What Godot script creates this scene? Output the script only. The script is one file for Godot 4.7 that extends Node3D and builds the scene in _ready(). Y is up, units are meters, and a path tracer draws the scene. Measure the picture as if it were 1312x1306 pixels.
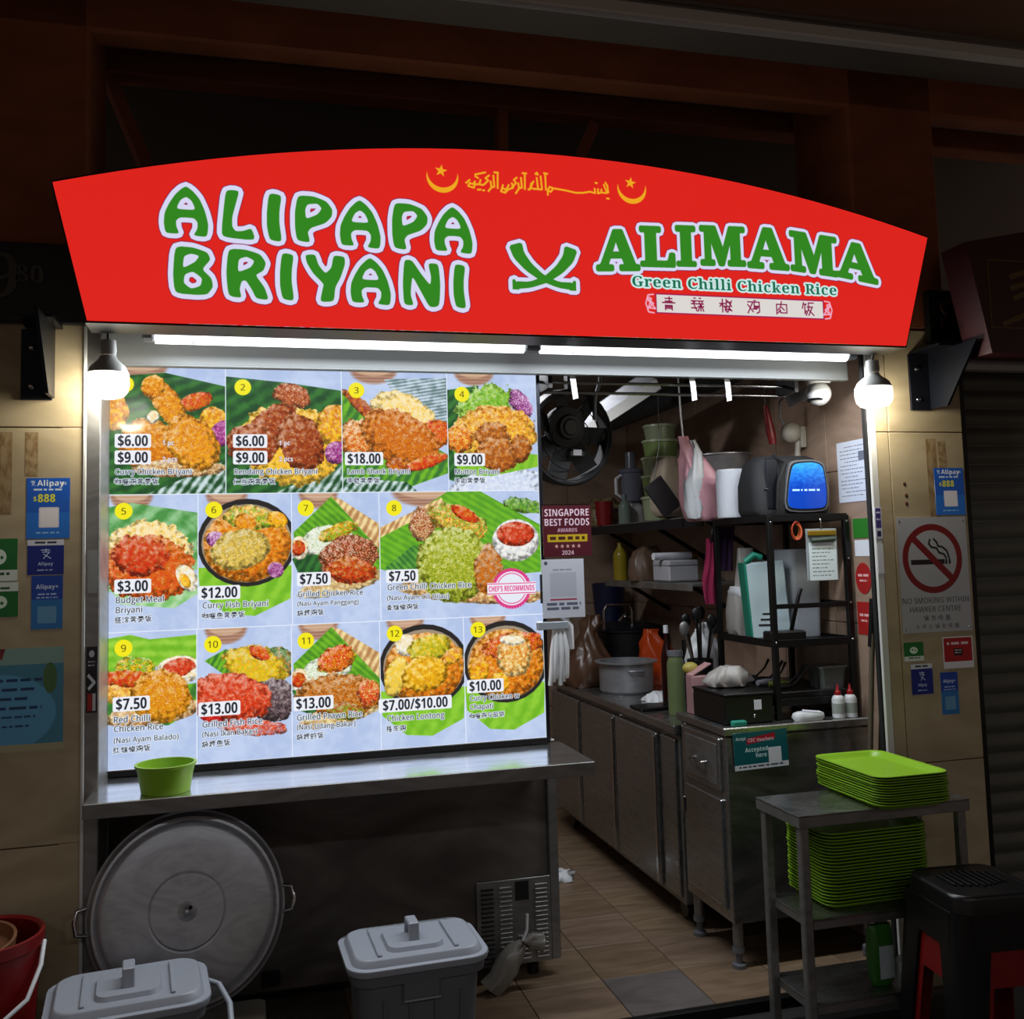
extends Node3D
# A hawker stall at night: lit sign and menu screen, steel counter, kitchen inside. x runs along the stall front, z towards the street.

class Geo:
	var v := PackedVector3Array()
	var n := PackedVector3Array()
	var t := PackedVector2Array()
	var x := Transform3D()

	func tri(a: Vector3, b: Vector3, c: Vector3, na: Vector3, nb: Vector3, nc: Vector3, ua := Vector2(), ub := Vector2(), uc := Vector2()) -> void:
		var f := (b - a).cross(c - a)
		if f.length_squared() < 1e-18:
			return
		if f.dot(na + nb + nc) > 0.0:
			var k := b
			b = c
			c = k
			k = nb
			nb = nc
			nc = k
			var u := ub
			ub = uc
			uc = u
		v.append_array([x * a, x * b, x * c])
		n.append_array([(x.basis * na).normalized(), (x.basis * nb).normalized(), (x.basis * nc).normalized()])
		t.append_array([ua, ub, uc])

	func quad(a: Vector3, b: Vector3, c: Vector3, d: Vector3, out: Vector3, ua := Vector2(0, 1), ub := Vector2(1, 1), uc := Vector2(1, 0), ud := Vector2(0, 0)) -> void:
		var f := (b - a).cross(c - a)
		if f.length_squared() < 1e-16:
			f = (c - a).cross(d - a)
		f = f.normalized()
		if f.dot(out) < 0.0:
			f = -f
		tri(a, b, c, f, f, f, ua, ub, uc)
		tri(a, c, d, f, f, f, ua, uc, ud)

	func box(c: Vector3, s: Vector3, bev := 0.0) -> Geo:
		var h := s / 2.0
		bev = minf(bev, minf(h.x, minf(h.y, h.z)) * 0.9)
		for ax in 3:
			for sg in [-1.0, 1.0]:
				var p := Vector3()
				var e1 := Vector3()
				var e2 := Vector3()
				p[ax] = h[ax] * sg
				e1[(ax + 1) % 3] = h[(ax + 1) % 3] - bev
				e2[(ax + 2) % 3] = h[(ax + 2) % 3] - bev
				quad(c + p - e1 - e2, c + p + e1 - e2, c + p + e1 + e2, c + p - e1 + e2, p)
		if bev > 0.0:
			for ax in 3:
				for s1 in [-1.0, 1.0]:
					for s2 in [-1.0, 1.0]:
						var b1: int = (ax + 1) % 3
						var b2: int = (ax + 2) % 3
						var p1 := Vector3()
						p1[b1] = h[b1] * s1
						p1[b2] = (h[b2] - bev) * s2
						var p2 := Vector3()
						p2[b1] = (h[b1] - bev) * s1
						p2[b2] = h[b2] * s2
						var l := Vector3()
						l[ax] = h[ax] - bev
						quad(c + p1 - l, c + p1 + l, c + p2 + l, c + p2 - l, p1 + p2)
			for sx in [-1.0, 1.0]:
				for sy in [-1.0, 1.0]:
					for sz in [-1.0, 1.0]:
						var s3 := Vector3(sx, sy, sz)
						var q := h - Vector3.ONE * bev
						var a := Vector3(h.x, q.y, q.z) * s3
						var b := Vector3(q.x, h.y, q.z) * s3
						var d := Vector3(q.x, q.y, h.z) * s3
						tri(c + a, c + b, c + d, s3, s3, s3)
		return self

	func bar(a: Vector3, b: Vector3, w: float, h: float, bev := 0.0, up := Vector3.UP) -> Geo:
		var d := b - a
		var z := d.normalized()
		if absf(z.dot(up)) > 0.98:
			up = Vector3.RIGHT
		var xx := up.cross(z).normalized()
		var keep := x
		x = x * Transform3D(Basis(xx, z.cross(xx), z), (a + b) / 2.0)
		box(Vector3(), Vector3(w, h, d.length()), bev)
		x = keep
		return self

	# rows of points; smooth normals by central differences. wrap closes each row.
	func grid(rows: Array, wrap := false, flip := false) -> Geo:
		var nr := rows.size()
		var nc: int = rows[0].size()
		var nn := []
		for i in nr:
			var line := PackedVector3Array()
			for j in nc:
				var a: Vector3 = rows[mini(i + 1, nr - 1)][j] - rows[maxi(i - 1, 0)][j]
				var j1 := (j + 1) % nc if wrap else mini(j + 1, nc - 1)
				var j0 := (j - 1 + nc) % nc if wrap else maxi(j - 1, 0)
				var b: Vector3 = rows[i][j1] - rows[i][j0]
				if b.length_squared() < 1e-14:
					var o := mini(i + 1, nr - 1) if i == 0 else maxi(i - 1, 0)
					b = rows[o][j1] - rows[o][j0]
				var c := a.cross(b).normalized()
				line.append(-c if flip else c)
			nn.append(line)
		for i in nr - 1:
			for j in (nc if wrap else nc - 1):
				var k := (j + 1) % nc
				var u0 := float(j) / nc
				var u1 := float(j + 1) / nc
				var v0 := float(i) / (nr - 1)
				var v1 := float(i + 1) / (nr - 1)
				tri(rows[i][j], rows[i + 1][j], rows[i + 1][k], nn[i][j], nn[i + 1][j], nn[i + 1][k], Vector2(u0, v0), Vector2(u0, v1), Vector2(u1, v1))
				tri(rows[i][j], rows[i + 1][k], rows[i][k], nn[i][j], nn[i + 1][k], nn[i][k], Vector2(u0, v0), Vector2(u1, v1), Vector2(u1, v0))
		return self

	func cap(ring: PackedVector3Array, out: Vector3) -> Geo:
		var c := Vector3()
		for p in ring:
			c += p
		c /= ring.size()
		for j in ring.size():
			tri(c, ring[j], ring[(j + 1) % ring.size()], out, out, out)
		return self

	# profile of (radius, y), turned round the y axis; corners sharper than about 35 degrees stay sharp
	func lathe(prof: Array, seg := 28, sx := 1.0, sz := 1.0) -> Geo:
		var turn := 0.0
		var path := prof.duplicate()
		path.append(Vector2(0, prof[prof.size() - 1].y))
		path.append(Vector2(0, prof[0].y))
		for i in path.size():
			turn += path[i].cross(path[(i + 1) % path.size()])
		var run := [prof[0]]
		for i in range(1, prof.size()):
			run.append(prof[i])
			var last := i == prof.size() - 1
			if not last:
				var a: Vector2 = prof[i] - prof[i - 1]
				var b: Vector2 = prof[i + 1] - prof[i]
				if a.normalized().dot(b.normalized()) > 0.82:
					continue
			var rows := []
			for p: Vector2 in run:
				var ring := PackedVector3Array()
				for j in seg:
					var w := TAU * j / seg
					ring.append(Vector3(cos(w) * p.x * sx, p.y, sin(w) * p.x * sz))
				rows.append(ring)
			grid(rows, true, turn < 0.0)
			run = [prof[i]]
		return self

	func tube(path: Array, r, seg := 8, closed := false) -> Geo:
		var rows := []
		var m := path.size()
		var side := Vector3()
		for i in m:
			var a: Vector3 = path[(i - 1 + m) % m] if closed else path[maxi(i - 1, 0)]
			var b: Vector3 = path[(i + 1) % m] if closed else path[mini(i + 1, m - 1)]
			var d := (b - a).normalized()
			if side == Vector3() or side.slide(d).length() < 0.1:
				side = d.cross(Vector3.UP if absf(d.y) < 0.9 else Vector3.RIGHT)
			side = side.slide(d).normalized()
			var up := d.cross(side)
			var rr: float = r[i] if r is Array else r
			var ring := PackedVector3Array()
			for j in seg:
				var w := TAU * j / seg
				ring.append(path[i] + (side * cos(w) + up * sin(w)) * rr)
			rows.append(ring)
		if closed:
			rows.append(rows[0])
		grid(rows, true, true)
		if not closed:
			cap(rows[0], (path[0] - path[1]).normalized())
			cap(rows[m - 1], (path[m - 1] - path[m - 2]).normalized())
		return self

	# flat outline in x and y, from z0 to z1 (front); uv spans the given rectangle
	func prism(poly: PackedVector2Array, z0: float, z1: float, front := true, sides := true, back := true, rect := Rect2(0, 0, 1, 1)) -> Geo:
		var ids := Geometry2D.triangulate_polygon(poly)
		for k in range(0, ids.size(), 3):
			var q := [poly[ids[k]], poly[ids[k + 1]], poly[ids[k + 2]]]
			var u := []
			for p: Vector2 in q:
				u.append(Vector2((p.x - rect.position.x) / rect.size.x, 1.0 - (p.y - rect.position.y) / rect.size.y))
			if front:
				tri(Vector3(q[0].x, q[0].y, z1), Vector3(q[1].x, q[1].y, z1), Vector3(q[2].x, q[2].y, z1), Vector3.BACK, Vector3.BACK, Vector3.BACK, u[0], u[1], u[2])
			if back:
				tri(Vector3(q[0].x, q[0].y, z0), Vector3(q[1].x, q[1].y, z0), Vector3(q[2].x, q[2].y, z0), Vector3.FORWARD, Vector3.FORWARD, Vector3.FORWARD)
		if sides:
			var turn := 1.0 if not Geometry2D.is_polygon_clockwise(poly) else -1.0
			for k in poly.size():
				var a := poly[k]
				var b := poly[(k + 1) % poly.size()]
				var d := b - a
				quad(Vector3(a.x, a.y, z0), Vector3(b.x, b.y, z0), Vector3(b.x, b.y, z1), Vector3(a.x, a.y, z1), Vector3(d.y, -d.x, 0) * turn)
		return self

	func ball(c: Vector3, r: Vector3, seg := 16, rings := 10) -> Geo:
		var rows := []
		for i in rings + 1:
			var w := PI * i / rings
			var ring := PackedVector3Array()
			for j in seg:
				var u := TAU * j / seg
				ring.append(c + Vector3(sin(w) * cos(u) * r.x, cos(w) * r.y, sin(w) * sin(u) * r.z))
			rows.append(ring)
		return grid(rows, true, true)

	# a soft closed body: rings of a superellipse along y; prof rows are (y, half width, half depth, x shift, z shift); creased by noise
	func sack(prof: Array, seg := 28, power := 2.4, crease := 0.0, sd := 1, freq := 14.0) -> Geo:
		var f := FastNoiseLite.new()
		f.seed = sd
		f.frequency = freq
		f.noise_type = FastNoiseLite.TYPE_SIMPLEX
		f.fractal_type = FastNoiseLite.FRACTAL_RIDGED
		f.fractal_octaves = 2
		var rows := []
		for p in prof:
			var ring := PackedVector3Array()
			for j in seg:
				var w := TAU * j / seg
				var cx := signf(cos(w)) * pow(absf(cos(w)), 2.0 / power)
				var cz := signf(sin(w)) * pow(absf(sin(w)), 2.0 / power)
				var q := Vector3(cx * p[1] + p[3], p[0], cz * p[2] + p[4])
				var k := f.get_noise_3d(q.x, q.y * 0.6, q.z) * crease
				ring.append(q + Vector3(cx, 0.3 * (f.get_noise_3d(q.z, q.x, q.y)), cz) * k)
			rows.append(ring)
		grid(rows, true)
		cap(rows[0], Vector3.DOWN)
		cap(rows[rows.size() - 1], Vector3.UP)
		return self

	func mesh() -> ArrayMesh:
		var a := []
		a.resize(Mesh.ARRAY_MAX)
		a[Mesh.ARRAY_VERTEX] = v
		a[Mesh.ARRAY_NORMAL] = n
		a[Mesh.ARRAY_TEX_UV] = t
		var m := ArrayMesh.new()
		m.add_surface_from_arrays(Mesh.PRIMITIVE_TRIANGLES, a)
		return m


var counts := {}
var mats := {}
var rng := RandomNumberGenerator.new()

func g(at := Vector3()) -> Geo:
	var o := Geo.new()
	o.x.origin = at
	return o

func obj(called: String, shape, m: Material, parent: Node3D) -> MeshInstance3D:
	var o := MeshInstance3D.new()
	o.name = called
	o.mesh = shape.mesh() if shape is Geo else shape
	o.material_override = m
	parent.add_child(o, true)
	return o

func numbered(called: String) -> String:
	counts[called] = counts.get(called, -1) + 1
	return called if counts[called] == 0 else "%s_%03d" % [called, counts[called]]

func thing(called: String, label: String, category: String, at := Vector3(), turn := 0.0, group := "") -> Node3D:
	var o := Node3D.new()
	o.name = numbered(called)
	add_child(o)
	o.position = at
	o.rotation_degrees.y = turn
	o.set_meta("label", label)
	o.set_meta("category", category)
	if group:
		o.set_meta("group", group)
	return o

func copy(src: Node3D, called: String, label: String, at: Vector3, turn := 0.0) -> Node3D:
	var o: Node3D = src.duplicate()
	o.name = numbered(called)
	add_child(o)
	o.position = at
	o.rotation_degrees.y = turn
	o.set_meta("label", label)
	return o

func structure(called: String, label := "", category := "") -> Node3D:
	var o := Node3D.new()
	o.name = numbered(called)
	add_child(o)
	o.set_meta("kind", "structure")
	if label:
		o.set_meta("label", label)
		o.set_meta("category", category)
	return o

func noise_tex(freq: float, lo: Color, hi: Color, stretch := Vector2.ONE, oct := 4, sd := 1, size := 256) -> ImageTexture:
	var f := FastNoiseLite.new()
	f.seed = sd
	f.noise_type = FastNoiseLite.TYPE_SIMPLEX_SMOOTH
	f.frequency = 1.0
	f.fractal_octaves = oct
	var im := Image.create(size, size, false, Image.FORMAT_RGB8)
	for y in size:
		for x in size:
			# wraps round by walking two circles
			var a := TAU * x / size
			var b := TAU * y / size
			var r := freq / TAU
			var k := f.get_noise_3d(cos(a) * r * stretch.x + 3.0 * cos(b) * r * stretch.y, sin(a) * r * stretch.x, sin(b) * r * stretch.y)
			im.set_pixel(x, y, lo.lerp(hi, clampf(0.5 + k * 0.9, 0, 1)))
	return ImageTexture.create_from_image(im)

func mat(called: String, c: Color, rough := 0.6, metal := 0.0) -> StandardMaterial3D:
	if not mats.has(called):
		var m := StandardMaterial3D.new()
		m.resource_name = called
		m.albedo_color = c
		m.roughness = rough
		m.metallic = metal
		mats[called] = m
	return mats[called]

func tri_mat(called: String, tex: Texture2D, scale: float, rough := 0.6, metal := 0.0, rough_tex: Texture2D = null) -> StandardMaterial3D:
	var m := mat(called, Color.WHITE, rough, metal)
	m.albedo_texture = tex
	m.uv1_triplanar = true
	m.uv1_scale = Vector3.ONE * scale
	if rough_tex:
		m.roughness_texture = rough_tex
	return m

func glow(called: String, c: Color, e: float) -> StandardMaterial3D:
	var m := mat(called, Color(0.9, 0.9, 0.9), 0.4)
	m.emission_enabled = true
	m.emission = c
	m.emission_energy_multiplier = e
	return m

func clear(called: String, c: Color, a: float, rough := 0.08) -> StandardMaterial3D:
	var m := mat(called, Color(c, a), rough)
	m.transparency = BaseMaterial3D.TRANSPARENCY_ALPHA
	return m

func lamp_area(called: String, at: Vector3, size: Vector2, c: Color, e: float, towards: Vector3, parent: Node3D) -> void:
	var l := AreaLight3D.new()
	l.name = called
	l.area_size = size
	l.light_color = c
	l.light_energy = e
	l.area_range = 12.0
	l.area_attenuation = 2.0
	l.shadow_enabled = true
	parent.add_child(l)
	var up := Vector3.UP if absf(towards.normalized().y) < 0.9 else Vector3.FORWARD
	l.transform = Transform3D(Basis.looking_at(towards, up), at)

func lamp_omni(called: String, at: Vector3, size: float, c: Color, e: float, parent: Node3D) -> void:
	var l := OmniLight3D.new()
	l.name = called
	l.light_size = size
	l.light_color = c
	l.light_energy = e
	l.omni_range = 12.0
	l.omni_attenuation = 2.0
	l.shadow_enabled = true
	parent.add_child(l)
	l.position = at

# ---------------------------------------------------------------- print: lettering and pictures on flat things

const HAN := {
	"青": ["2171", "2373", "0494", "5054", "2629", "2676", "7679", "2777", "2878"],
	"辣": ["2030", "0242", "1224", "3223", "0444", "2549", "0747", "6070", "5292", "6263", "8283", "5494", "7479", "5696", "7459", "7499"],
	"椒": ["0343", "2029", "2305", "2446", "5055", "5282", "4575", "5559", "4748", "7698", "6195", "9169", "6798"],
	"鸡": ["0141", "4125", "2509", "0348", "6050", "5155", "5191", "9194", "5494", "9498", "9879", "5585", "4676"],
	"肉": ["1219", "1292", "9298", "9878", "5044", "4426", "5476", "4648", "4628", "4878"],
	"饭": ["1004", "1131", "3122", "2328", "2836", "9050", "5054", "5439", "4383", "8359", "5599"],
	"咖": ["0206", "0222", "2226", "0626", "3363", "4020", "4038", "6368", "6858", "7297", "7297", "7298", "7292", "9298", "7797"],
	"喱": ["0206", "0222", "2226", "0626", "3191", "3139", "4353", "4383", "8386", "4686", "4383", "6369", "4585", "4787", "3999"],
	"黄": ["1181", "3033", "6063", "0393", "2527", "2575", "7577", "2777", "5357", "2636", "3718", "6789"],
	"姜": ["2031", "7061", "1181", "2272", "0393", "5053", "4539", "0595", "3579", "6519"],
	"仁": ["2005", "1419", "4282", "3898"],
	"当": ["5044", "1123", "8163", "1484", "8489", "1989", "1686"],
	"羊": ["2031", "7061", "1282", "1484", "0696", "5159"],
	"腿": ["1018", "1030", "3039", "1333", "1636", "4152", "5181", "8184", "5185", "5383", "6679", "4557", "4999"],
	"经": ["3003", "0333", "3306", "0636", "0938", "4181", "8145", "5286", "4686", "6669", "3999"],
	"济": ["0112", "0314", "0928", "6061", "3292", "4387", "8347", "5659", "7679"],
	"鱼": ["3014", "3161", "6152", "1216", "1282", "8286", "1686", "1484", "5256", "0999"],
	"烧": ["0214", "3225", "2128", "2509", "2639", "4272", "6095", "8445", "4696", "5649", "7678", "7898"],
	"烤": ["0214", "3225", "2028", "2509", "2639", "4181", "6063", "3393", "9044", "4575", "7478", "7868"],
	"红": ["3003", "0333", "3306", "0636", "0938", "4282", "6268", "4898"],
	"虾": ["0206", "0242", "4246", "0646", "2029", "0939", "5191", "7179", "7396"],
	"隆": ["1019", "1031", "3113", "1335", "3515", "6042", "5171", "7145", "4285", "4686", "6569", "4989", "5777"],
	"东": ["1191", "4014", "1484", "5258", "5848", "3618", "6688"],
	"与": ["2181", "2024", "2474", "7478", "7858", "0666"],
	"煎": ["2031", "7061", "0191", "1318", "1343", "4348", "1545", "6367", "8388", "0819", "3839", "5859", "7889"],
	"饼": ["1004", "1131", "3122", "2328", "2836", "5061", "9081", "4292", "3595", "5257", "5739", "8289"],
	"请": ["0112", "0323", "2328", "2837", "4191", "4383", "3595", "6065", "4649", "4686", "8689", "4787"],
	"勿": ["3005", "2282", "8288", "8868", "4229", "6249"],
	"吸": ["0206", "0222", "2226", "0626", "4181", "8173", "7393", "9359", "5138", "5599"],
	"烟": ["0214", "3225", "2028", "2509", "2639", "4149", "4191", "9199", "4999", "5484", "6258", "6588"],
	"小": ["5058", "5847", "3316", "7386"],
	"中": ["1216", "1282", "8286", "1686", "5059"],
	"心": ["1417", "3238", "3878", "7876", "5143", "8396"],
	"支": ["1181", "5053", "2383", "8339", "3599"],
	"付": ["2004", "1319", "3393", "7079", "7967", "5456"],
}

class Pic:
	var im: Image
	var w: int
	var h: int
	var nz := FastNoiseLite.new()
	var rect := Rect2(0, 0, 1, 1)

	func _init(ww: int, hh: int, c: Color) -> void:
		w = ww
		h = hh
		im = Image.create(w, h, false, Image.FORMAT_RGB8)
		im.fill(c)
		nz.noise_type = FastNoiseLite.TYPE_SIMPLEX
		nz.frequency = 0.06
		rect = Rect2(0, 0, w, h)

	func put(px: int, py: int, c: Color, a: float) -> void:
		if px >= 0 and py >= 0 and px < w and py < h and a > 0.004:
			im.set_pixel(px, py, im.get_pixel(px, py).lerp(c, minf(a, 1.0)))

	# coverage of closed outlines (pixels), clipped to the picture
	func mask(polys: Array, odd := false, pad := 2) -> Dictionary:
		var box := Rect2(polys[0][0], Vector2())
		for p: PackedVector2Array in polys:
			for q in p:
				box = box.expand(q)
		var x0 := maxi(0, int(floor(box.position.x)) - pad)
		var y0 := maxi(0, int(floor(box.position.y)) - pad)
		var x1 := mini(w, int(ceil(box.end.x)) + pad)
		var y1 := mini(h, int(ceil(box.end.y)) + pad)
		var mw := maxi(0, x1 - x0)
		var mh := maxi(0, y1 - y0)
		var a := PackedFloat32Array()
		a.resize(mw * mh)
		const SUB := 3
		for y in mh:
			for s in SUB:
				var sy := y0 + y + (s + 0.5) / SUB
				var hits := []
				for p: PackedVector2Array in polys:
					var q0 := p[p.size() - 1]
					for q1 in p:
						if (q0.y <= sy) != (q1.y <= sy):
							hits.append([q0.x + (sy - q0.y) / (q1.y - q0.y) * (q1.x - q0.x), 1 if q1.y > q0.y else -1])
						q0 = q1
				if hits.size() < 2:
					continue
				hits.sort()
				var wind := 0
				for k in hits.size() - 1:
					wind += hits[k][1]
					if (k % 2 == 0) if odd else wind != 0:
						var l: float = maxf(hits[k][0] - x0, 0.0)
						var r: float = minf(hits[k + 1][0] - x0, mw)
						for px in range(int(l), mini(int(ceil(r)), mw)):
							a[y * mw + px] += maxf(0.0, minf(r, px + 1.0) - maxf(l, px)) / SUB
		return {"x": x0, "y": y0, "w": mw, "h": mh, "a": a}

	func paint(m: Dictionary, c: Color, opacity := 1.0) -> void:
		var a: PackedFloat32Array = m.a
		for y in m.h:
			for x in m.w:
				var k: float = a[y * m.w + x]
				if k > 0.004:
					put(m.x + x, m.y + y, c, k * opacity)

	# the same shape grown by r pixels
	func paint_grown(m: Dictionary, r: float, c: Color) -> void:
		var mw: int = m.w
		var mh: int = m.h
		var d := PackedFloat32Array()
		d.resize(mw * mh)
		for i in mw * mh:
			d[i] = 1.0 - m.a[i] if m.a[i] > 0.01 else 999.0
		for y in mh:
			for x in mw:
				var i := y * mw + x
				var k := d[i]
				if x > 0: k = minf(k, d[i - 1] + 1.0)
				if y > 0: k = minf(k, d[i - mw] + 1.0)
				if x > 0 and y > 0: k = minf(k, d[i - mw - 1] + 1.414)
				if x < mw - 1 and y > 0: k = minf(k, d[i - mw + 1] + 1.414)
				d[i] = k
		for yy in mh:
			var y := mh - 1 - yy
			for xx in mw:
				var x := mw - 1 - xx
				var i := y * mw + x
				var k := d[i]
				if x < mw - 1: k = minf(k, d[i + 1] + 1.0)
				if y < mh - 1: k = minf(k, d[i + mw] + 1.0)
				if x < mw - 1 and y < mh - 1: k = minf(k, d[i + mw + 1] + 1.414)
				if x > 0 and y < mh - 1: k = minf(k, d[i + mw - 1] + 1.414)
				d[i] = k
				if k < r + 1.0:
					put(m.x + x, m.y + y, c, clampf(r + 0.5 - k, 0, 1))

	func poly(pts: PackedVector2Array, c: Color) -> void:
		paint(mask([pts]), c)

	func box(x0: float, y0: float, x1: float, y1: float, c: Color) -> void:
		im.fill_rect(Rect2i(int(x0), int(y0), int(x1 - x0), int(y1 - y0)), c)

	func rounded(x0: float, y0: float, x1: float, y1: float, r: float, c: Color) -> void:
		var p := PackedVector2Array()
		for k in 4:
			var cc := Vector2(x1 - r if k in [0, 3] else x0 + r, y1 - r if k < 2 else y0 + r)
			for s in 5:
				p.append(cc + Vector2.from_angle(PI / 2 * k + PI / 8 * s) * r)
		poly(p, c)

	func disc(x: float, y: float, rx: float, ry: float, c: Color) -> void:
		var p := PackedVector2Array()
		for k in 28:
			p.append(Vector2(x + cos(TAU * k / 28) * rx, y + sin(TAU * k / 28) * ry))
		poly(p, c)

	func line_polys(pts: Array, r0: float, r1 := -1.0) -> Array:
		var out := []
		var m := pts.size()
		for k in m - 1:
			var a: Vector2 = pts[k]
			var b: Vector2 = pts[k + 1]
			var ra := r0 if r1 < 0 else lerpf(r0, r1, float(k) / (m - 1))
			var rb := r0 if r1 < 0 else lerpf(r0, r1, float(k + 1) / (m - 1))
			var d := (b - a).normalized()
			var s := Vector2(-d.y, d.x)
			out.append(PackedVector2Array([a + s * ra - d * ra * 0.5, b + s * rb + d * rb * 0.5, b - s * rb + d * rb * 0.5, a - s * ra - d * ra * 0.5]))
		return out

	func line(pts: Array, r: float, c: Color) -> void:
		paint(mask(line_polys(pts, r)), c)

	# food: an uneven mound at cell-relative place. Colours a to b by coarse noise, speck by fine noise.
	func pile(cx: float, cy: float, rx: float, ry: float, turn: float, a: Color, b: Color, speck: Color, grain := 0.25, ragged := 0.16, sd := 1) -> void:
		var c := rect.position + Vector2(cx, cy) * rect.size
		rx *= rect.size.x
		ry *= rect.size.y
		nz.seed = sd
		var big := maxf(rx, ry) * (1.0 + ragged)
		var co := cos(-turn)
		var si := sin(-turn)
		for y in range(maxi(int(c.y - big), int(rect.position.y)), mini(int(c.y + big), int(rect.end.y))):
			for x in range(maxi(int(c.x - big), int(rect.position.x)), mini(int(c.x + big), int(rect.end.x))):
				var dx := x - c.x
				var dy := y - c.y
				var u := (dx * co - dy * si) / rx
				var v := (dx * si + dy * co) / ry
				var d := sqrt(u * u + v * v)
				if d > 1.0 + ragged:
					continue
				var k := nz.get_noise_2d(x * 0.45, y * 0.45) * 0.8 + nz.get_noise_2d(x * 1.6, y * 1.6) * 0.3
				var edge := 1.0 + k * ragged - d
				if edge < -0.02:
					continue
				var f := nz.get_noise_2d(x * 2.9 + 91.0, y * 2.9)
				var m := nz.get_noise_2d(x * 1.1 - 40.0, y * 1.1)
				var col := a.lerp(b, clampf(0.5 + m * 0.9 - v * 0.25, 0, 1))
				if f > 0.45 - grain:
					col = col.lerp(speck, clampf((f - 0.45 + grain) * 2.4, 0, 0.75))
				var lump := nz.get_noise_2d(x * 0.8 + 300.0, y * 0.8)
				col = col.lightened(clampf(-v * 0.25 - u * 0.1 + lump * 0.45 + f * 0.06, 0, 0.5)).darkened(clampf(v * 0.2 + (d - 0.78) * 1.1 - lump * 0.5, 0, 0.5))
				if m + f * 0.4 > 0.55:
					col = col.lerp(Color(1.0, 0.95, 0.85), 0.35)
				put(x, y, col, clampf(edge * minf(rx, ry) * 0.6 + 0.5, 0, 1))

	# leaf or cloth: outline in cell fractions, with ribs in one direction
	func leaf(pts: Array, a: Color, b: Color, turn := 0.0, gap := 7.0) -> void:
		var p := PackedVector2Array()
		for q: Vector2 in pts:
			p.append(rect.position + Vector2(clampf(q.x, 0, 1), clampf(q.y, 0, 1)) * rect.size)
		var m := mask([p])
		var s := Vector2.from_angle(turn)
		for y in m.h:
			for x in m.w:
				var k: float = m.a[y * m.w + x]
				if k > 0.01:
					var l := s.dot(Vector2(m.x + x, m.y + y)) / gap
					var n2 := nz.get_noise_2d((m.x + x) * 0.4, (m.y + y) * 0.4)
					put(m.x + x, m.y + y, a.lerp(b, clampf(0.5 + 0.45 * sin(l * TAU) + n2 * 0.7, 0, 1)), k)

	func clip_oval(cx: float, cy: float, rx: float, ry: float, c: Color) -> void:
		var o := rect.position + Vector2(cx, cy) * rect.size
		var r := Vector2(rx, ry) * rect.size
		for y in range(int(rect.position.y), mini(int(rect.end.y), int(o.y + r.y) + 1)):
			for x in range(maxi(int(rect.position.x), int(o.x - r.x)), mini(int(rect.end.x), int(o.x + r.x) + 1)):
				var d := Vector2((x - o.x) / r.x, (y - o.y) / r.y).length()
				put(x, y, c.lightened(0.12 * sin(y * 0.8)), clampf((1.0 - d) * 6.0, 0, 1))

	func oval(cx: float, cy: float, rx: float, ry: float, c: Color) -> void:
		disc(rect.position.x + cx * rect.size.x, rect.position.y + cy * rect.size.y, rx * rect.size.x, ry * rect.size.y, c)

	func tex() -> ImageTexture:
		return ImageTexture.create_from_image(im)

var fonts := {}

func font_rid(face: String) -> RID:
	if not fonts.has(face):
		var f := SystemFont.new()
		f.font_names = ["Droid Serif" if face.begins_with("serif") else "Droid Sans"]
		f.font_weight = 700 if face.ends_with("bold") else 400
		fonts[face] = f
	return fonts[face].get_rids()[0]

# outlines of one character at 64 pixels to the em, and how far it moves on
func glyph(c: String, face: String) -> Array:
	var ts := TextServerManager.get_primary_interface()
	var r := font_rid(face)
	var gi := ts.font_get_glyph_index(r, 64, c.unicode_at(0), 0)
	var d := ts.font_get_glyph_contours(r, 64, gi)
	var out := []
	var pts: PackedVector3Array = d.get("points", PackedVector3Array())
	var from := 0
	for e: int in d.get("contours", []):
		var q := []
		for k in range(from, e + 1):
			var p := pts[k]
			var nx := pts[from if k == e else k + 1]
			q.append(p)
			if p.z == 0.0 and nx.z == 0.0:
				q.append(Vector3((p.x + nx.x) / 2, (p.y + nx.y) / 2, 1))
		from = e + 1
		var poly := PackedVector2Array()
		var m := q.size()
		for k in m:
			var p: Vector3 = q[k]
			if p.z != 0.0:
				poly.append(Vector2(p.x, p.y))
			else:
				var a: Vector3 = q[(k - 1 + m) % m]
				var b: Vector3 = q[(k + 1) % m]
				for s in [0.25, 0.5, 0.75]:
					poly.append(Vector2(a.x, a.y) * (1 - s) * (1 - s) + Vector2(p.x, p.y) * 2 * s * (1 - s) + Vector2(b.x, b.y) * s * s)
		out.append(poly)
	return [out, ts.font_get_glyph_advance(r, 64, gi).x]

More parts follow.
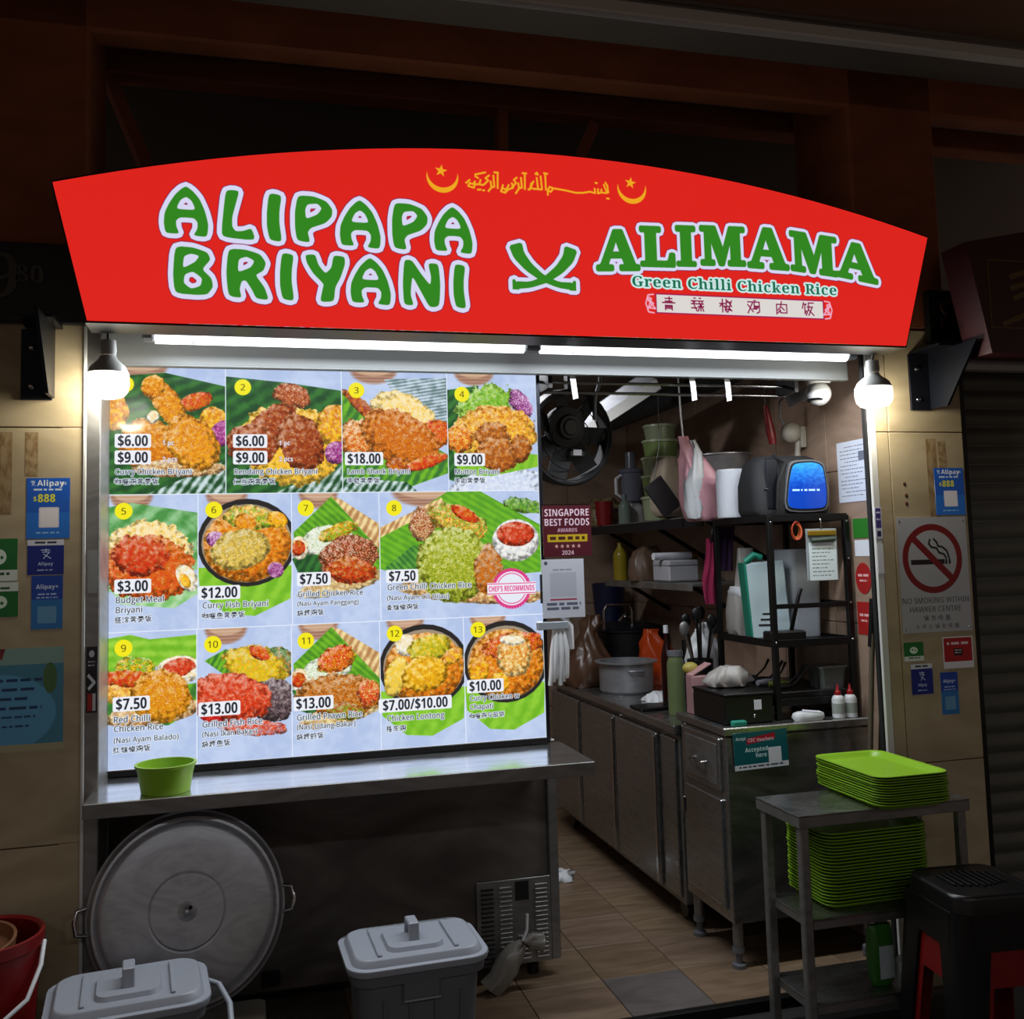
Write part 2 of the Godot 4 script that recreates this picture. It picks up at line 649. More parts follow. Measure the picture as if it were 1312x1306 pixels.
func text_polys(s: String, at: Vector2, size: float, face := "sans_bold", wide := 1.0, track := 0.0) -> Array:
	var out := []
	var x := at.x
	var k := size / 46.0   # 46: height of a capital at 64
	for c in s:
		if HAN.has(c):
			for st in HAN[c]:
				var a := Vector2(st.substr(0, 1).to_int(), st.substr(1, 1).to_int())
				var b := Vector2(st.substr(2, 1).to_int(), st.substr(3, 1).to_int())
				var d := (b - a).normalized()
				var r := 0.42
				var n2 := Vector2(-d.y, d.x) * r
				var o := Vector2(x, at.y - size)
				var f := size / 9.5
				out.append(PackedVector2Array([o + (a + n2 - d * r) * f, o + (b + n2 + d * r) * f, o + (b - n2 + d * r) * f, o + (a - n2 - d * r) * f]))
			x += size * 1.18 + track
			continue
		var gl := glyph(c, face)
		for p: PackedVector2Array in gl[0]:
			var q := PackedVector2Array()
			for v in p:
				q.append(Vector2(x + v.x * k * wide, at.y + v.y * k))
			out.append(q)
		x += gl[1] * k * wide + track
	return out

func write(p: Pic, s: String, at: Vector2, size: float, c: Color, face := "sans_bold", wide := 1.0, track := 0.0, halo := 0.0, halo_c := Color.WHITE) -> void:
	var polys := text_polys(s, at, size, face, wide, track)
	if polys.is_empty():
		return
	var m := p.mask(polys, false, 2 + int(ceil(halo)))
	if halo > 0.0:
		p.paint_grown(m, halo, halo_c)
	p.paint(m, c)

func write_mid(p: Pic, s: String, mid: Vector2, size: float, c: Color, face := "sans_bold", wide := 1.0) -> void:
	var polys := text_polys(s, Vector2(), size, face, wide)
	var lo := 1e9
	var hi := -1e9
	for q: PackedVector2Array in polys:
		for v in q:
			lo = minf(lo, v.x)
			hi = maxf(hi, v.x)
	write(p, s, Vector2(mid.x - (lo + hi) / 2, mid.y + size / 2), size, c, face, wide)

func soften(p: Array, times := 2) -> PackedVector2Array:
	var q := PackedVector2Array(p)
	for k in times:
		var r := PackedVector2Array()
		for i in q.size():
			var a := q[i]
			var b := q[(i + 1) % q.size()]
			var s := 0.25 if k else 0.16
			r.append(a.lerp(b, s))
			r.append(a.lerp(b, 1 - s))
		q = r
	return q

const LETTERS := {
	"A": [[50, 0, 65, 9, 80, 24, 92, 47, 100, 75, 97, 100, 66, 98, 75, 85, 76, 72, 68, 63, 36, 63, 27, 70, 28, 82, 35, 96, 4, 96, 0, 75, 2, 55, 12, 36, 25, 18, 40, 5], [50, 21, 62, 28, 72, 47, 27, 47, 37, 28]],
	"L": [[12, 0, 52, 0, 42, 25, 30, 55, 30, 74, 40, 83, 62, 82, 88, 75, 100, 100, 0, 96, 0, 75, 5, 40]],
	"I": [[15, 0, 100, 3, 84, 35, 82, 60, 100, 100, 18, 97, 0, 70, 0, 40]],
	"P": [[8, 0, 50, 0, 84, 9, 100, 26, 98, 42, 80, 57, 42, 68, 33, 78, 40, 100, 5, 97, 0, 70, 0, 35], [33, 18, 60, 15, 72, 25, 60, 39, 29, 50, 27, 30]],
	"B": [[5, 0, 50, 1, 86, 10, 94, 25, 76, 42, 75, 48, 96, 64, 100, 82, 86, 98, 60, 100, 5, 98, 0, 60], [27, 20, 45, 14, 66, 18, 56, 31, 24, 46], [29, 58, 50, 51, 73, 65, 69, 81, 45, 88, 26, 76]],
	"R": [[5, 0, 45, 0, 80, 8, 94, 25, 88, 41, 70, 50, 73, 56, 90, 75, 100, 100, 70, 98, 60, 80, 46, 62, 36, 64, 31, 80, 36, 98, 5, 95, 0, 50], [29, 20, 48, 14, 67, 22, 58, 36, 27, 47]],
	"Y": [[2, 2, 26, 0, 33, 22, 50, 40, 65, 27, 70, 0, 97, 2, 98, 18, 86, 48, 73, 68, 70, 98, 36, 100, 43, 72, 46, 62, 20, 40, 5, 18]],
	"N": [[5, 0, 25, 0, 50, 30, 73, 53, 76, 35, 68, 5, 96, 5, 100, 50, 96, 97, 70, 100, 50, 70, 26, 34, 22, 55, 20, 75, 28, 97, 2, 96, 0, 50]],
}

func sign_picture() -> ImageTexture:
	var red := Color(0.865, 0.145, 0.115)
	var green := Color(0.20, 0.52, 0.13)
	var halo := Color(0.84, 0.84, 0.95)
	var gold := Color(0.93, 0.66, 0.13)
	var p := Pic.new(2048, 436, red)
	for l in [["A", 218, 138, 306, 244], ["L", 333, 140, 401, 246], ["I", 424, 141, 455, 246], ["P", 482, 142, 561, 244], ["A", 576, 144, 664, 250], ["P", 689, 145, 768, 249], ["A", 781, 146, 868, 251],
			["B", 236, 266, 315, 367], ["R", 341, 266, 427, 372], ["I", 450, 269, 479, 372], ["Y", 501, 269, 588, 372], ["A", 597, 271, 684, 374], ["N", 710, 271, 793, 375], ["I", 822, 275, 850, 375]]:
		var polys := []
		for c: Array in LETTERS[l[0]]:
			var pts := []
			for k in range(0, c.size(), 2):
				pts.append(Vector2(lerpf(l[1], l[3], c[k] / 100.0), lerpf(l[2], l[4], c[k + 1] / 100.0)))
			polys.append(soften(pts))
		var m := p.mask(polys, true, 16)
		p.paint_grown(m, 12.5, Color(0.50, 0.10, 0.28))
		p.paint_grown(m, 11.0, halo)
		p.paint(m, green)
	var all := []
	for l in [["A", 1156, 171, 1267, 276, -0.05], ["L", 1265, 160, 1356, 260, -0.02], ["I", 1356, 154, 1410, 255, -0.02], ["M", 1418, 149, 1539, 250, -0.02], ["A", 1540, 146, 1655, 252, 0.02], ["M", 1656, 150, 1788, 262, 0.08], ["A", 1780, 164, 1900, 276, 0.13]]:
		var gl: Array = glyph(l[0], "serif_bold")[0]
		var b := Rect2(gl[0][0], Vector2())
		for q: PackedVector2Array in gl:
			for v in q:
				b = b.expand(v)
		for q: PackedVector2Array in gl:
			var r := PackedVector2Array()
			for v in q:
				var u := (v - b.position) / b.size
				var hgt: float = (l[4] - l[2]) - absf(l[5]) * (l[3] - l[1])
				r.append(Vector2(lerpf(l[1] + 5, l[3] - 5, u.x), l[2] + 4 + u.y * (hgt - 8) + (u.x if l[5] > 0 else u.x - 1) * l[5] * (l[3] - l[1])))
			all.append(r)
	var m2 := p.mask(all, false, 20)
	p.paint_grown(m2, 14.5, Color(0.50, 0.10, 0.28))
	p.paint_grown(m2, 13.0, halo)
	p.paint_grown(m2, 5.0, green)
	write(p, "Green Chilli Chicken Rice", Vector2(1242, 307), 25, Color(0.10, 0.42, 0.30), "serif_bold", 1.13, 1.2, 5.0, Color(0.80, 0.92, 0.92))
	# ribbon with the Chinese name
	p.box(1300, 321, 1742, 369, Color(0.62, 0.12, 0.32))
	p.box(1303, 324, 1739, 366, Color(0.86, 0.84, 0.82))
	for s in [[1288, 346, -1], [1752, 345, 1]]:
		for k in 3:
			p.line([Vector2(s[0] + s[2] * 8, s[1] - 16 + k * 3), Vector2(s[0] - s[2] * (2 + k * 5), s[1] - 12 + k * 12), Vector2(s[0] + s[2] * 8, s[1] + 16 - k * 3)], 1.8, Color(0.93, 0.66, 0.76))
		p.line([Vector2(s[0] - s[2] * 8, s[1] - 22), Vector2(s[0] + s[2] * 6, s[1] - 20), Vector2(s[0] + s[2] * 12, s[1]), Vector2(s[0] + s[2] * 6, s[1] + 20), Vector2(s[0] - s[2] * 8, s[1] + 22)], 1.8, Color(0.93, 0.66, 0.76))
	var kx := 1334
	for c in "青辣椒鸡肉饭":
		write(p, c, Vector2(kx - 16, 361), 32, Color(0.50, 0.06, 0.26))
		kx += 73
	# crossed blades
	var blades := []
	for s in [[966, 1], [1098, -1]]:
		var pts := []
		for q in [[0, 222], [8, 248], [30, 274], [62, 298], [100, 312], [134, 314]]:
			pts.append(Vector2(s[0] + s[1] * q[0], q[1] + (s[0] - 966) * 0.02))
		var up := PackedVector2Array()
		var down := PackedVector2Array()
		for i in pts.size():
			var d: Vector2 = (pts[mini(i + 1, 5)] - pts[maxi(i - 1, 0)]).normalized()
			var r: float = [16.0, 14.0, 11.0, 8.0, 7.0, 9.0][i]
			up.append(pts[i] + Vector2(-d.y, d.x) * r * s[1])
			down.append(pts[i] - Vector2(-d.y, d.x) * r * s[1])
		down.reverse()
		up.append_array(down)
		blades.append(soften(Array(up), 1))
		var e: Vector2 = pts[5]
		blades.append(PackedVector2Array([e + Vector2(-10 * s[1], 4), e + Vector2(2 * s[1], -14), e + Vector2(7 * s[1], -12), e + Vector2(7 * s[1], 10), e + Vector2(-8 * s[1], 10)]))
	for q in blades:
		if Geometry2D.is_polygon_clockwise(q):
			q.reverse()
	var fixed := []
	for q: PackedVector2Array in blades:
		if Geometry2D.is_polygon_clockwise(q):
			q.reverse()
		fixed.append(q)
	var m3 := p.mask(fixed, false, 14)
	p.paint_grown(m3, 11.5, Color(0.50, 0.10, 0.28))
	p.paint_grown(m3, 10.0, halo)
	p.paint(m3, green)
	# crescents and stars
	for c in [[803, 79, -0.05], [1252, 75, -0.12]]:
		var o := Vector2(c[0], c[1])
		var q := PackedVector2Array()
		for k in 25:
			q.append(o + Vector2.from_angle(lerpf(-0.22, PI + 0.22, k / 24.0)) * 36)
		for k in 25:
			q.append(o + Vector2(0, -10) + Vector2.from_angle(lerpf(PI + 0.02, -0.02, k / 24.0)) * Vector2(34, 35).length() / 1.44)
		p.poly(q, gold)
		var st := PackedVector2Array()
		for k in 10:
			st.append(o + Vector2(-3, -14) + Vector2.from_angle(-PI / 2 + 0.15 + TAU * k / 10) * (15.0 if k % 2 == 0 else 6.0))
		p.poly(st, gold)
	# the line of Arabic script, traced stroke by stroke (right to left)
	var ink := [
		[1030, 148, 1042, 165, 1046, 205, 1030, 208, 1005, 204, 985, 210], [1022, 160, 1036, 200], [1008, 186, 1005, 206], [988, 184, 985, 208], [968, 182, 970, 208, 940, 200, 900, 206, 860, 206, 800, 192, 730, 180], [730, 180, 712, 172, 700, 190, 716, 200, 728, 186], [700, 196, 700, 218],
		[688, 100, 690, 190], [680, 96, 702, 100], [662, 112, 668, 186, 650, 186], [640, 120, 646, 184, 626, 184], [632, 100, 648, 104, 640, 92], [622, 140, 604, 176, 626, 184], [610, 150, 600, 186, 590, 186],
		[574, 100, 572, 186], [560, 96, 584, 98], [552, 120, 556, 176, 536, 180], [536, 150, 540, 180, 520, 208], [530, 120, 512, 134, 524, 150, 500, 176], [500, 150, 508, 176, 480, 186], [484, 160, 470, 186, 450, 180], [452, 160, 440, 196, 462, 204, 478, 188],
		[424, 92, 422, 180], [404, 92, 428, 94], [400, 108, 404, 170, 386, 176], [384, 140, 388, 174, 370, 196], [378, 108, 356, 124, 372, 136, 346, 160, 330, 160], [358, 92, 300, 104], [330, 132, 322, 158, 300, 156], [318, 124, 300, 112], [300, 140, 290, 156, 270, 150, 262, 166, 292, 176, 300, 156], [272, 132, 250, 150],
		[340, 190, 350, 190], [312, 186, 330, 186], [462, 196, 470, 196], [1036, 238, 1050, 240], [972, 150, 984, 152],
	]
	for s: Array in ink:
		var pts := []
		for k in range(0, s.size(), 2):
			pts.append(Vector2(856 + (s[k] - 250) * 0.4235, 25.5 + 0.423 * s[k + 1] - 0.0306 * (s[k] - 250)))
		p.line(pts, 2.3, gold)
	return p.tex()

const CLOTH := Color(0.76, 0.82, 0.94)

func menu_picture() -> ImageTexture:
	var p := Pic.new(1024, 908, CLOTH)
	var lime := Color(0.45, 0.72, 0.16)
	var leafd := Color(0.13, 0.30, 0.16)
	var leafm := Color(0.22, 0.46, 0.20)
	var curry := Color(0.93, 0.62, 0.10)
	var amber := Color(0.83, 0.45, 0.06)
	var rice := Color(0.98, 0.80, 0.30)
	var pale := Color(0.95, 0.86, 0.62)
	var chili := Color(0.84, 0.20, 0.08)
	var brick := Color(0.60, 0.22, 0.08)
	var brown := Color(0.42, 0.17, 0.07)
	var onion := Color(0.52, 0.14, 0.44)
	var egg := Color(0.98, 0.78, 0.12)
	var white := Color(0.96, 0.95, 0.92)
	var wood := Color(0.72, 0.52, 0.33)
	var cells := []
	for r in [[0, [0, 268, 536, 794, 1024]], [1, [0, 206, 416, 622, 1024]], [2, [0, 203, 413, 618, 822, 1024]]]:
		for k in r[1].size() - 1:
			cells.append(Rect2(r[1][k], [0, 299, 607][r[0]], r[1][k + 1] - r[1][k], [299, 308, 301][r[0]]))
	for i in cells.size():
		p.rect = cells[i]
		var last := i > 3
		p.nz.seed = i + 5
		p.leaf([Vector2(0, 0), Vector2(1, 0), Vector2(1, 1), Vector2(0, 1)], CLOTH, Color(0.70, 0.77, 0.91), 0.4, 160)
		# a blurred clay bowl at the top edge of most pictures
		if i in [0, 2, 3, 4, 5, 6, 7, 9, 10, 11, 12]:
			p.clip_oval(0.30, 0.0, 0.24, 0.13, Color(0.66, 0.50, 0.42))
			p.clip_oval(0.30, -0.01, 0.20, 0.07, Color(0.80, 0.66, 0.55))
		match i:
			0:
				p.leaf([Vector2(0, 0.10), Vector2(0.5, 0.06), Vector2(1, 0.16), Vector2(1, 0.86), Vector2(0.55, 1), Vector2(0, 1)], leafd, leafm, 1.2, 26)
				p.leaf([Vector2(0.35, 1), Vector2(1, 0.74), Vector2(1, 1)], Color(0.80, 0.87, 0.88), leafd, 0.6, 17)
				p.pile(0.90, 0.42, 0.12, 0.10, 0.4, egg, amber, egg, 0.1, 0.1, 3)
				p.pile(0.96, 0.53, 0.09, 0.11, 0.4, onion, Color(0.75, 0.3, 0.6), white, 0.1, 0.1, 4)
				p.pile(0.09, 0.37, 0.12, 0.14, 0.0, egg, amber, chili, 0.1, 0.08, 6)
				p.pile(0.36, 0.62, 0.24, 0.20, 0.3, amber, curry, brick, 0.2, 0.14, 7)
				p.pile(0.62, 0.80, 0.38, 0.07, 0.0, wood, pale, brown, 0.2, 0.1, 8)
				p.pile(0.75, 0.28, 0.14, 0.07, -0.4, amber, chili, curry, 0.2, 0.2, 9)
				p.pile(0.52, 0.30, 0.11, 0.22, -0.55, curry, amber, egg, 0.2, 0.12, 10)
				p.pile(0.40, 0.17, 0.10, 0.09, 0.0, amber, curry, egg, 0.2, 0.16, 11)
				p.pile(0.72, 0.60, 0.20, 0.24, -0.7, curry, amber, egg, 0.25, 0.10, 12)
				p.pile(0.40, 0.40, 0.05, 0.05, 0.0, white, pale, amber, 0.1, 0.2, 13)
			1:
				p.leaf([Vector2(0, 0.08), Vector2(0.5, 0.12), Vector2(1, 0.18), Vector2(1, 1), Vector2(0, 1)], leafd, leafm, 1.0, 30)
				p.leaf([Vector2(0.4, 1), Vector2(1, 0.78), Vector2(1, 1)], Color(0.80, 0.87, 0.88), leafd, 0.6, 17)
				p.pile(0.55, 0.62, 0.46, 0.32, 0.2, rice, Color(0.93, 0.68, 0.1), egg, 0.3, 0.12, 21)
				p.pile(0.93, 0.46, 0.16, 0.17, 0.2, egg, amber, white, 0.0, 0.05, 22)
				p.pile(0.95, 0.68, 0.11, 0.09, -0.4, onion, Color(0.7, 0.3, 0.6), white, 0.2, 0.1, 23)
				p.pile(0.36, 0.48, 0.30, 0.13, -0.75, brick, Color(0.72, 0.36, 0.14), brown, 0.3, 0.14, 24)
				p.pile(0.22, 0.62, 0.22, 0.16, 0.2, brick, Color(0.72, 0.36, 0.14), brown, 0.3, 0.14, 25)
				p.pile(0.56, 0.22, 0.17, 0.09, 0.3, Color(0.74, 0.38, 0.2), brick, pale, 0.2, 0.2, 26)
				p.pile(0.64, 0.60, 0.19, 0.24, -0.35, brick, Color(0.70, 0.34, 0.10), brown, 0.3, 0.12, 27)
			2:
				p.leaf([Vector2(0, 0.2), Vector2(0, 0.9), Vector2(0.5, 1), Vector2(1, 0.85), Vector2(1, 0.7)], leafm, lime, 0.5, 20)
				p.leaf([Vector2(0.4, 0.08), Vector2(1, 0.06), Vector2(1, 0.5), Vector2(0.7, 0.5)], Color(0.78, 0.84, 0.90), Color(0.40, 0.50, 0.50), 1.4, 8)
				p.leaf([Vector2(0, 1), Vector2(0, 0.88), Vector2(0.6, 0.92), Vector2(0.7, 1)], Color(0.80, 0.87, 0.88), leafd, 0.6, 15)
				p.pile(0.58, 0.42, 0.36, 0.22, 0.55, pale, rice, white, 0.3, 0.12, 31)
				p.pile(0.18, 0.30, 0.22, 0.05, 0.75, amber, brick, onion, 0.2, 0.2, 32)
				p.pile(0.16, 0.56, 0.18, 0.16, 0.1, amber, pale, chili, 0.4, 0.2, 33)
				p.pile(0.90, 0.52, 0.14, 0.12, -0.5, amber, chili, curry, 0.2, 0.16, 34)
				p.pile(0.55, 0.56, 0.40, 0.21, 0.45, amber, Color(0.75, 0.34, 0.05), curry, 0.2, 0.12, 35)
				p.pile(0.78, 0.76, 0.22, 0.05, -0.3, chili, amber, chili, 0.1, 0.1, 36)
				p.pile(0.50, 0.78, 0.10, 0.06, 0.1, amber, brick, curry, 0.1, 0.1, 37)
			3:
				p.leaf([Vector2(0, 0.16), Vector2(0.35, 0.12), Vector2(0.3, 1), Vector2(0, 0.9)], leafd, leafm, 0.8, 22)
				p.pile(0.55, 0.96, 0.55, 0.14, -0.1, Color(0.88, 0.91, 0.96), CLOTH, white, 0.1, 0.02, 41)
				p.leaf([Vector2(0.05, 0.62), Vector2(1, 0.70), Vector2(1, 0.80), Vector2(0.45, 0.88), Vector2(0.1, 0.85)], lime, Color(0.55, 0.78, 0.2), 0.3, 22)
				p.pile(0.42, 0.28, 0.32, 0.16, -0.3, lime, Color(0.62, 0.80, 0.22), leafm, 0.3, 0.3, 42)
				p.pile(0.82, 0.26, 0.17, 0.08, 0.9, onion, Color(0.66, 0.36, 0.66), white, 0.3, 0.2, 43)
				p.pile(0.52, 0.52, 0.48, 0.24, 0.0, rice, amber, egg, 0.35, 0.12, 44)
				p.pile(0.13, 0.56, 0.15, 0.12, 0.0, amber, rice, chili, 0.4, 0.2, 45)
				p.pile(0.48, 0.54, 0.20, 0.12, 0.1, Color(0.62, 0.36, 0.14), amber, brown, 0.3, 0.25, 46)
				p.pile(0.55, 0.70, 0.24, 0.15, 0.1, Color(0.66, 0.36, 0.12), amber, brown, 0.3, 0.25, 47)
				p.pile(0.80, 0.64, 0.12, 0.12, 0.1, Color(0.62, 0.34, 0.12), amber, brown, 0.3, 0.25, 48)
			4:
				p.leaf([Vector2(0, 0.1), Vector2(0.3, 0.06), Vector2(1, 0.14), Vector2(1, 0.56), Vector2(0, 0.72)], Color(0.30, 0.58, 0.28), Color(0.58, 0.78, 0.56), 0.9, 40)
				p.leaf([Vector2(0.1, 0.70), Vector2(1, 0.60), Vector2(1, 0.74), Vector2(0.75, 0.84), Vector2(0.2, 0.80)], Color(0.50, 0.76, 0.44), Color(0.72, 0.86, 0.68), 0.5, 30)
				p.pile(0.48, 0.44, 0.46, 0.25, 0.0, pale, rice, white, 0.35, 0.12, 51)
				p.pile(0.48, 0.54, 0.48, 0.24, 0.1, Color(0.86, 0.34, 0.10), amber, chili, 0.3, 0.14, 52)
				p.pile(0.40, 0.44, 0.30, 0.15, 0.2, chili, Color(0.82, 0.36, 0.14), brick, 0.3, 0.2, 53)
				p.pile(0.88, 0.62, 0.10, 0.11, -0.5, white, pale, white, 0.0, 0.04, 54)
				p.pile(0.86, 0.64, 0.05, 0.06, -0.5, egg, curry, egg, 0.0, 0.04, 55)
			5, 11, 12:
				p.leaf([Vector2(0, 0.55), Vector2(1, 0.55), Vector2(0.98, 0.80), Vector2(0.6, 0.92), Vector2(0.3, 0.90), Vector2(0.02, 0.74)], lime, Color(0.56, 0.80, 0.22), 0.5, 34)
				p.oval(0.52, 0.37, 0.53, 0.33, Color(0.16, 0.15, 0.15))
				p.oval(0.52, 0.375, 0.485, 0.295, Color(0.62, 0.56, 0.48))
				p.pile(0.52, 0.385, 0.47, 0.28, 0.0, amber, curry, chili, 0.2, 0.03, 60 + i)
				if i == 5:
					p.pile(0.55, 0.18, 0.30, 0.09, 0.1, lime, rice, chili, 0.3, 0.2, 61)
					p.pile(0.50, 0.22, 0.12, 0.07, 0.7, curry, amber, egg, 0.1, 0.1, 62)
					p.pile(0.84, 0.20, 0.12, 0.06, 0.3, egg, curry, chili, 0.1, 0.1, 63)
					p.pile(0.18, 0.34, 0.10, 0.06, 0.5, onion, Color(0.8, 0.6, 0.8), white, 0.2, 0.1, 64)
					p.pile(0.82, 0.58, 0.09, 0.06, 0.3, Color(0.75, 0.5, 0.7), onion, white, 0.1, 0.1, 65)
					p.pile(0.44, 0.42, 0.32, 0.15, -0.15, Color(0.90, 0.76, 0.30), Color(0.72, 0.60, 0.20), pale, 0.3, 0.12, 66)
				elif i == 11:
					p.pile(0.30, 0.20, 0.12, 0.09, 0.0, white, pale, white, 0.1, 0.1, 71)
					p.pile(0.58, 0.23, 0.26, 0.10, -0.2, Color(0.72, 0.66, 0.12), egg, lime, 0.3, 0.2, 72)
					p.pile(0.18, 0.44, 0.13, 0.16, 0.3, Color(0.90, 0.78, 0.32), egg, pale, 0.2, 0.08, 73)
					p.pile(0.52, 0.43, 0.28, 0.14, -0.2, Color(0.86, 0.62, 0.06), egg, amber, 0.2, 0.12, 74)
					p.pile(0.86, 0.30, 0.14, 0.06, -0.5, egg, amber, pale, 0.2, 0.12, 75)
				else:
					p.pile(0.60, 0.24, 0.40, 0.10, -0.1, amber, chili, rice, 0.2, 0.15, 81)
					p.pile(0.62, 0.32, 0.22, 0.18, 0.1, pale, amber, rice, 0.3, 0.12, 82)
					p.pile(0.60, 0.20, 0.16, 0.04, 0.1, white, pale, white, 0.1, 0.1, 83)
					p.pile(0.17, 0.42, 0.13, 0.11, 0.0, egg, amber, curry, 0.1, 0.05, 84)
					p.pile(0.42, 0.54, 0.12, 0.09, 0.3, curry, egg, amber, 0.1, 0.06, 85)
			6, 10:
				p.leaf([Vector2(0.02, 0.30), Vector2(0.45, 0.03), Vector2(1, 0.45), Vector2(1, 0.62), Vector2(0.05, 0.55)], lime, Color(0.30, 0.56, 0.14), 2.3, 13)
				p.leaf([Vector2(0.45, 0.03), Vector2(0.55, 0.05), Vector2(1, 0.25), Vector2(1, 0.45)], wood, pale, 0.5, 16)
				p.leaf([Vector2(0, 0.50), Vector2(0.25, 0.45), Vector2(0.6, 0.80), Vector2(0.1, 0.66)], leafm, leafd, 0.5, 18)
				p.pile(0.55, 0.70, 0.50, 0.08, -0.2, pale, wood, lime, 0.1, 0.1, 91)
				p.pile(0.38, 0.36, 0.30, 0.11, -0.2, white, Color(0.86, 0.90, 0.82), lime, 0.2, 0.15, 92)
				p.pile(0.52, 0.30, 0.24, 0.06, -0.35, lime, egg, chili, 0.4, 0.2, 93)
				p.pile(0.08, 0.42, 0.10, 0.09, 0.0, white, pale, chili, 0.0, 0.05, 94)
				p.pile(0.07, 0.42, 0.08, 0.06, 0.0, chili, amber, brick, 0.3, 0.1, 95)
				if i == 6:
					p.pile(0.64, 0.50, 0.34, 0.17, -0.1, brown, Color(0.66, 0.24, 0.12), pale, 0.35, 0.14, 96)
					p.pile(0.66, 0.60, 0.30, 0.10, 0.1, chili, amber, brown, 0.4, 0.2, 97)
				else:
					p.pile(0.50, 0.28, 0.22, 0.10, -0.4, amber, chili, rice, 0.3, 0.2, 98)
					p.pile(0.52, 0.55, 0.46, 0.16, 0.1, amber, Color(0.80, 0.52, 0.2), brown, 0.4, 0.2, 99)
					p.pile(0.86, 0.55, 0.13, 0.10, 0.3, chili, amber, pale, 0.3, 0.2, 100)
					p.pile(0.60, 0.68, 0.22, 0.07, 0.1, lime, brick, amber, 0.4, 0.2, 101)
			7:
				p.leaf([Vector2(0, 0.34), Vector2(0.42, 0.0), Vector2(0.62, 0.0), Vector2(1, 0.28), Vector2(1, 0.66), Vector2(0.3, 0.72), Vector2(0, 0.60)], Color(0.34, 0.62, 0.16), lime, 2.1, 15)
				p.leaf([Vector2(0, 0.28), Vector2(0.38, 0.05), Vector2(0.40, 0.10), Vector2(0, 0.36)], wood, pale, 0.5, 12)
				p.leaf([Vector2(0.02, 0.60), Vector2(0.2, 0.42), Vector2(0.36, 0.50), Vector2(0.4, 0.76)], leafm, Color(0.40, 0.66, 0.24), 2.4, 12)
				p.pile(0.55, 0.80, 0.46, 0.09, 0.1, wood, pale, amber, 0.2, 0.08, 111)
				p.pile(0.90, 0.12, 0.14, 0.06, 0.2, lime, leafm, wood, 0.2, 0.2, 112)
				p.pile(0.26, 0.26, 0.08, 0.14, 0.0, wood, brick, pale, 0.4, 0.2, 113)
				p.pile(0.48, 0.24, 0.20, 0.12, 0.4, rice, lime, chili, 0.4, 0.2, 114)
				p.pile(0.52, 0.18, 0.10, 0.05, 0.5, chili, amber, chili, 0.2, 0.1, 115)
				p.pile(0.44, 0.58, 0.23, 0.30, 0.15, Color(0.62, 0.66, 0.12), Color(0.80, 0.80, 0.30), Color(0.40, 0.52, 0.10), 0.45, 0.08, 116)
				p.pile(0.66, 0.62, 0.09, 0.20, 0.2, amber, wood, brick, 0.3, 0.2, 117)
				p.pile(0.84, 0.40, 0.15, 0.17, 0.0, white, Color(0.82, 0.84, 0.86), white, 0.0, 0.02, 118)
				p.pile(0.84, 0.35, 0.12, 0.10, 0.0, chili, Color(0.88, 0.30, 0.16), brick, 0.4, 0.04, 119)
			8:
				p.leaf([Vector2(0, 0.05), Vector2(0.3, 0.02), Vector2(0.5, 0.06), Vector2(1, 0.04), Vector2(1, 0.22), Vector2(0, 0.32)], lime, Color(0.60, 0.82, 0.26), 1.6, 24)
				p.leaf([Vector2(0, 0.45), Vector2(1, 0.40), Vector2(1, 0.60), Vector2(0.7, 0.70), Vector2(0, 0.66)], leafm, lime, 0.4, 30)
				p.pile(0.55, 0.60, 0.52, 0.09, -0.1, wood, pale, amber, 0.2, 0.08, 121)
				p.pile(0.36, 0.26, 0.22, 0.08, 0.1, egg, lime, brown, 0.3, 0.2, 122)
				p.pile(0.80, 0.30, 0.24, 0.11, -0.1, white, pale, white, 0.0, 0.04, 123)
				p.pile(0.80, 0.28, 0.18, 0.07, -0.2, chili, Color(0.9, 0.34, 0.2), brick, 0.4, 0.1, 124)
				p.pile(0.32, 0.42, 0.34, 0.12, 0.05, rice, amber, pale, 0.3, 0.15, 125)
				p.pile(0.30, 0.34, 0.36, 0.06, 0.1, chili, amber, brick, 0.2, 0.2, 126)
				p.pile(0.62, 0.48, 0.32, 0.19, 0.4, Color(0.86, 0.56, 0.08), amber, egg, 0.3, 0.12, 127)
			9:
				p.leaf([Vector2(0.08, 0.24), Vector2(0.3, 0.16), Vector2(0.5, 0.22), Vector2(0.3, 0.36)], leafm, lime, 0.5, 12)
				p.pile(0.84, 0.28, 0.22, 0.12, 0.2, wood, leafm, amber, 0.2, 0.1, 131)
				p.pile(0.60, 0.30, 0.34, 0.15, 0.3, egg, Color(0.90, 0.66, 0.1), lime, 0.3, 0.2, 132)
				p.pile(0.66, 0.20, 0.12, 0.05, 0.6, chili, amber, chili, 0.2, 0.2, 133)
				p.pile(0.80, 0.56, 0.26, 0.16, 0.3, Color(0.32, 0.26, 0.28), Color(0.52, 0.42, 0.44), Color(0.12, 0.09, 0.1), 0.35, 0.15, 134)
				p.pile(0.36, 0.52, 0.44, 0.18, 0.2, chili, Color(0.92, 0.36, 0.22), brick, 0.35, 0.16, 135)
				p.pile(0.16, 0.62, 0.15, 0.08, 0.0, Color(0.8, 0.08, 0.12), chili, brick, 0.2, 0.12, 136)
				p.pile(0.60, 0.76, 0.36, 0.06, 0.1, Color(0.72, 0.50, 0.56), chili, pale, 0.2, 0.2, 137)
	# hairline gaps between the pictures
	var gap := Color(0.90, 0.93, 0.99)
	for r in cells:
		p.box(r.end.x - 1, r.position.y, r.end.x + 1, r.end.y, gap)
		p.box(r.position.x, r.end.y - 1, r.end.x, r.end.y + 1, gap)
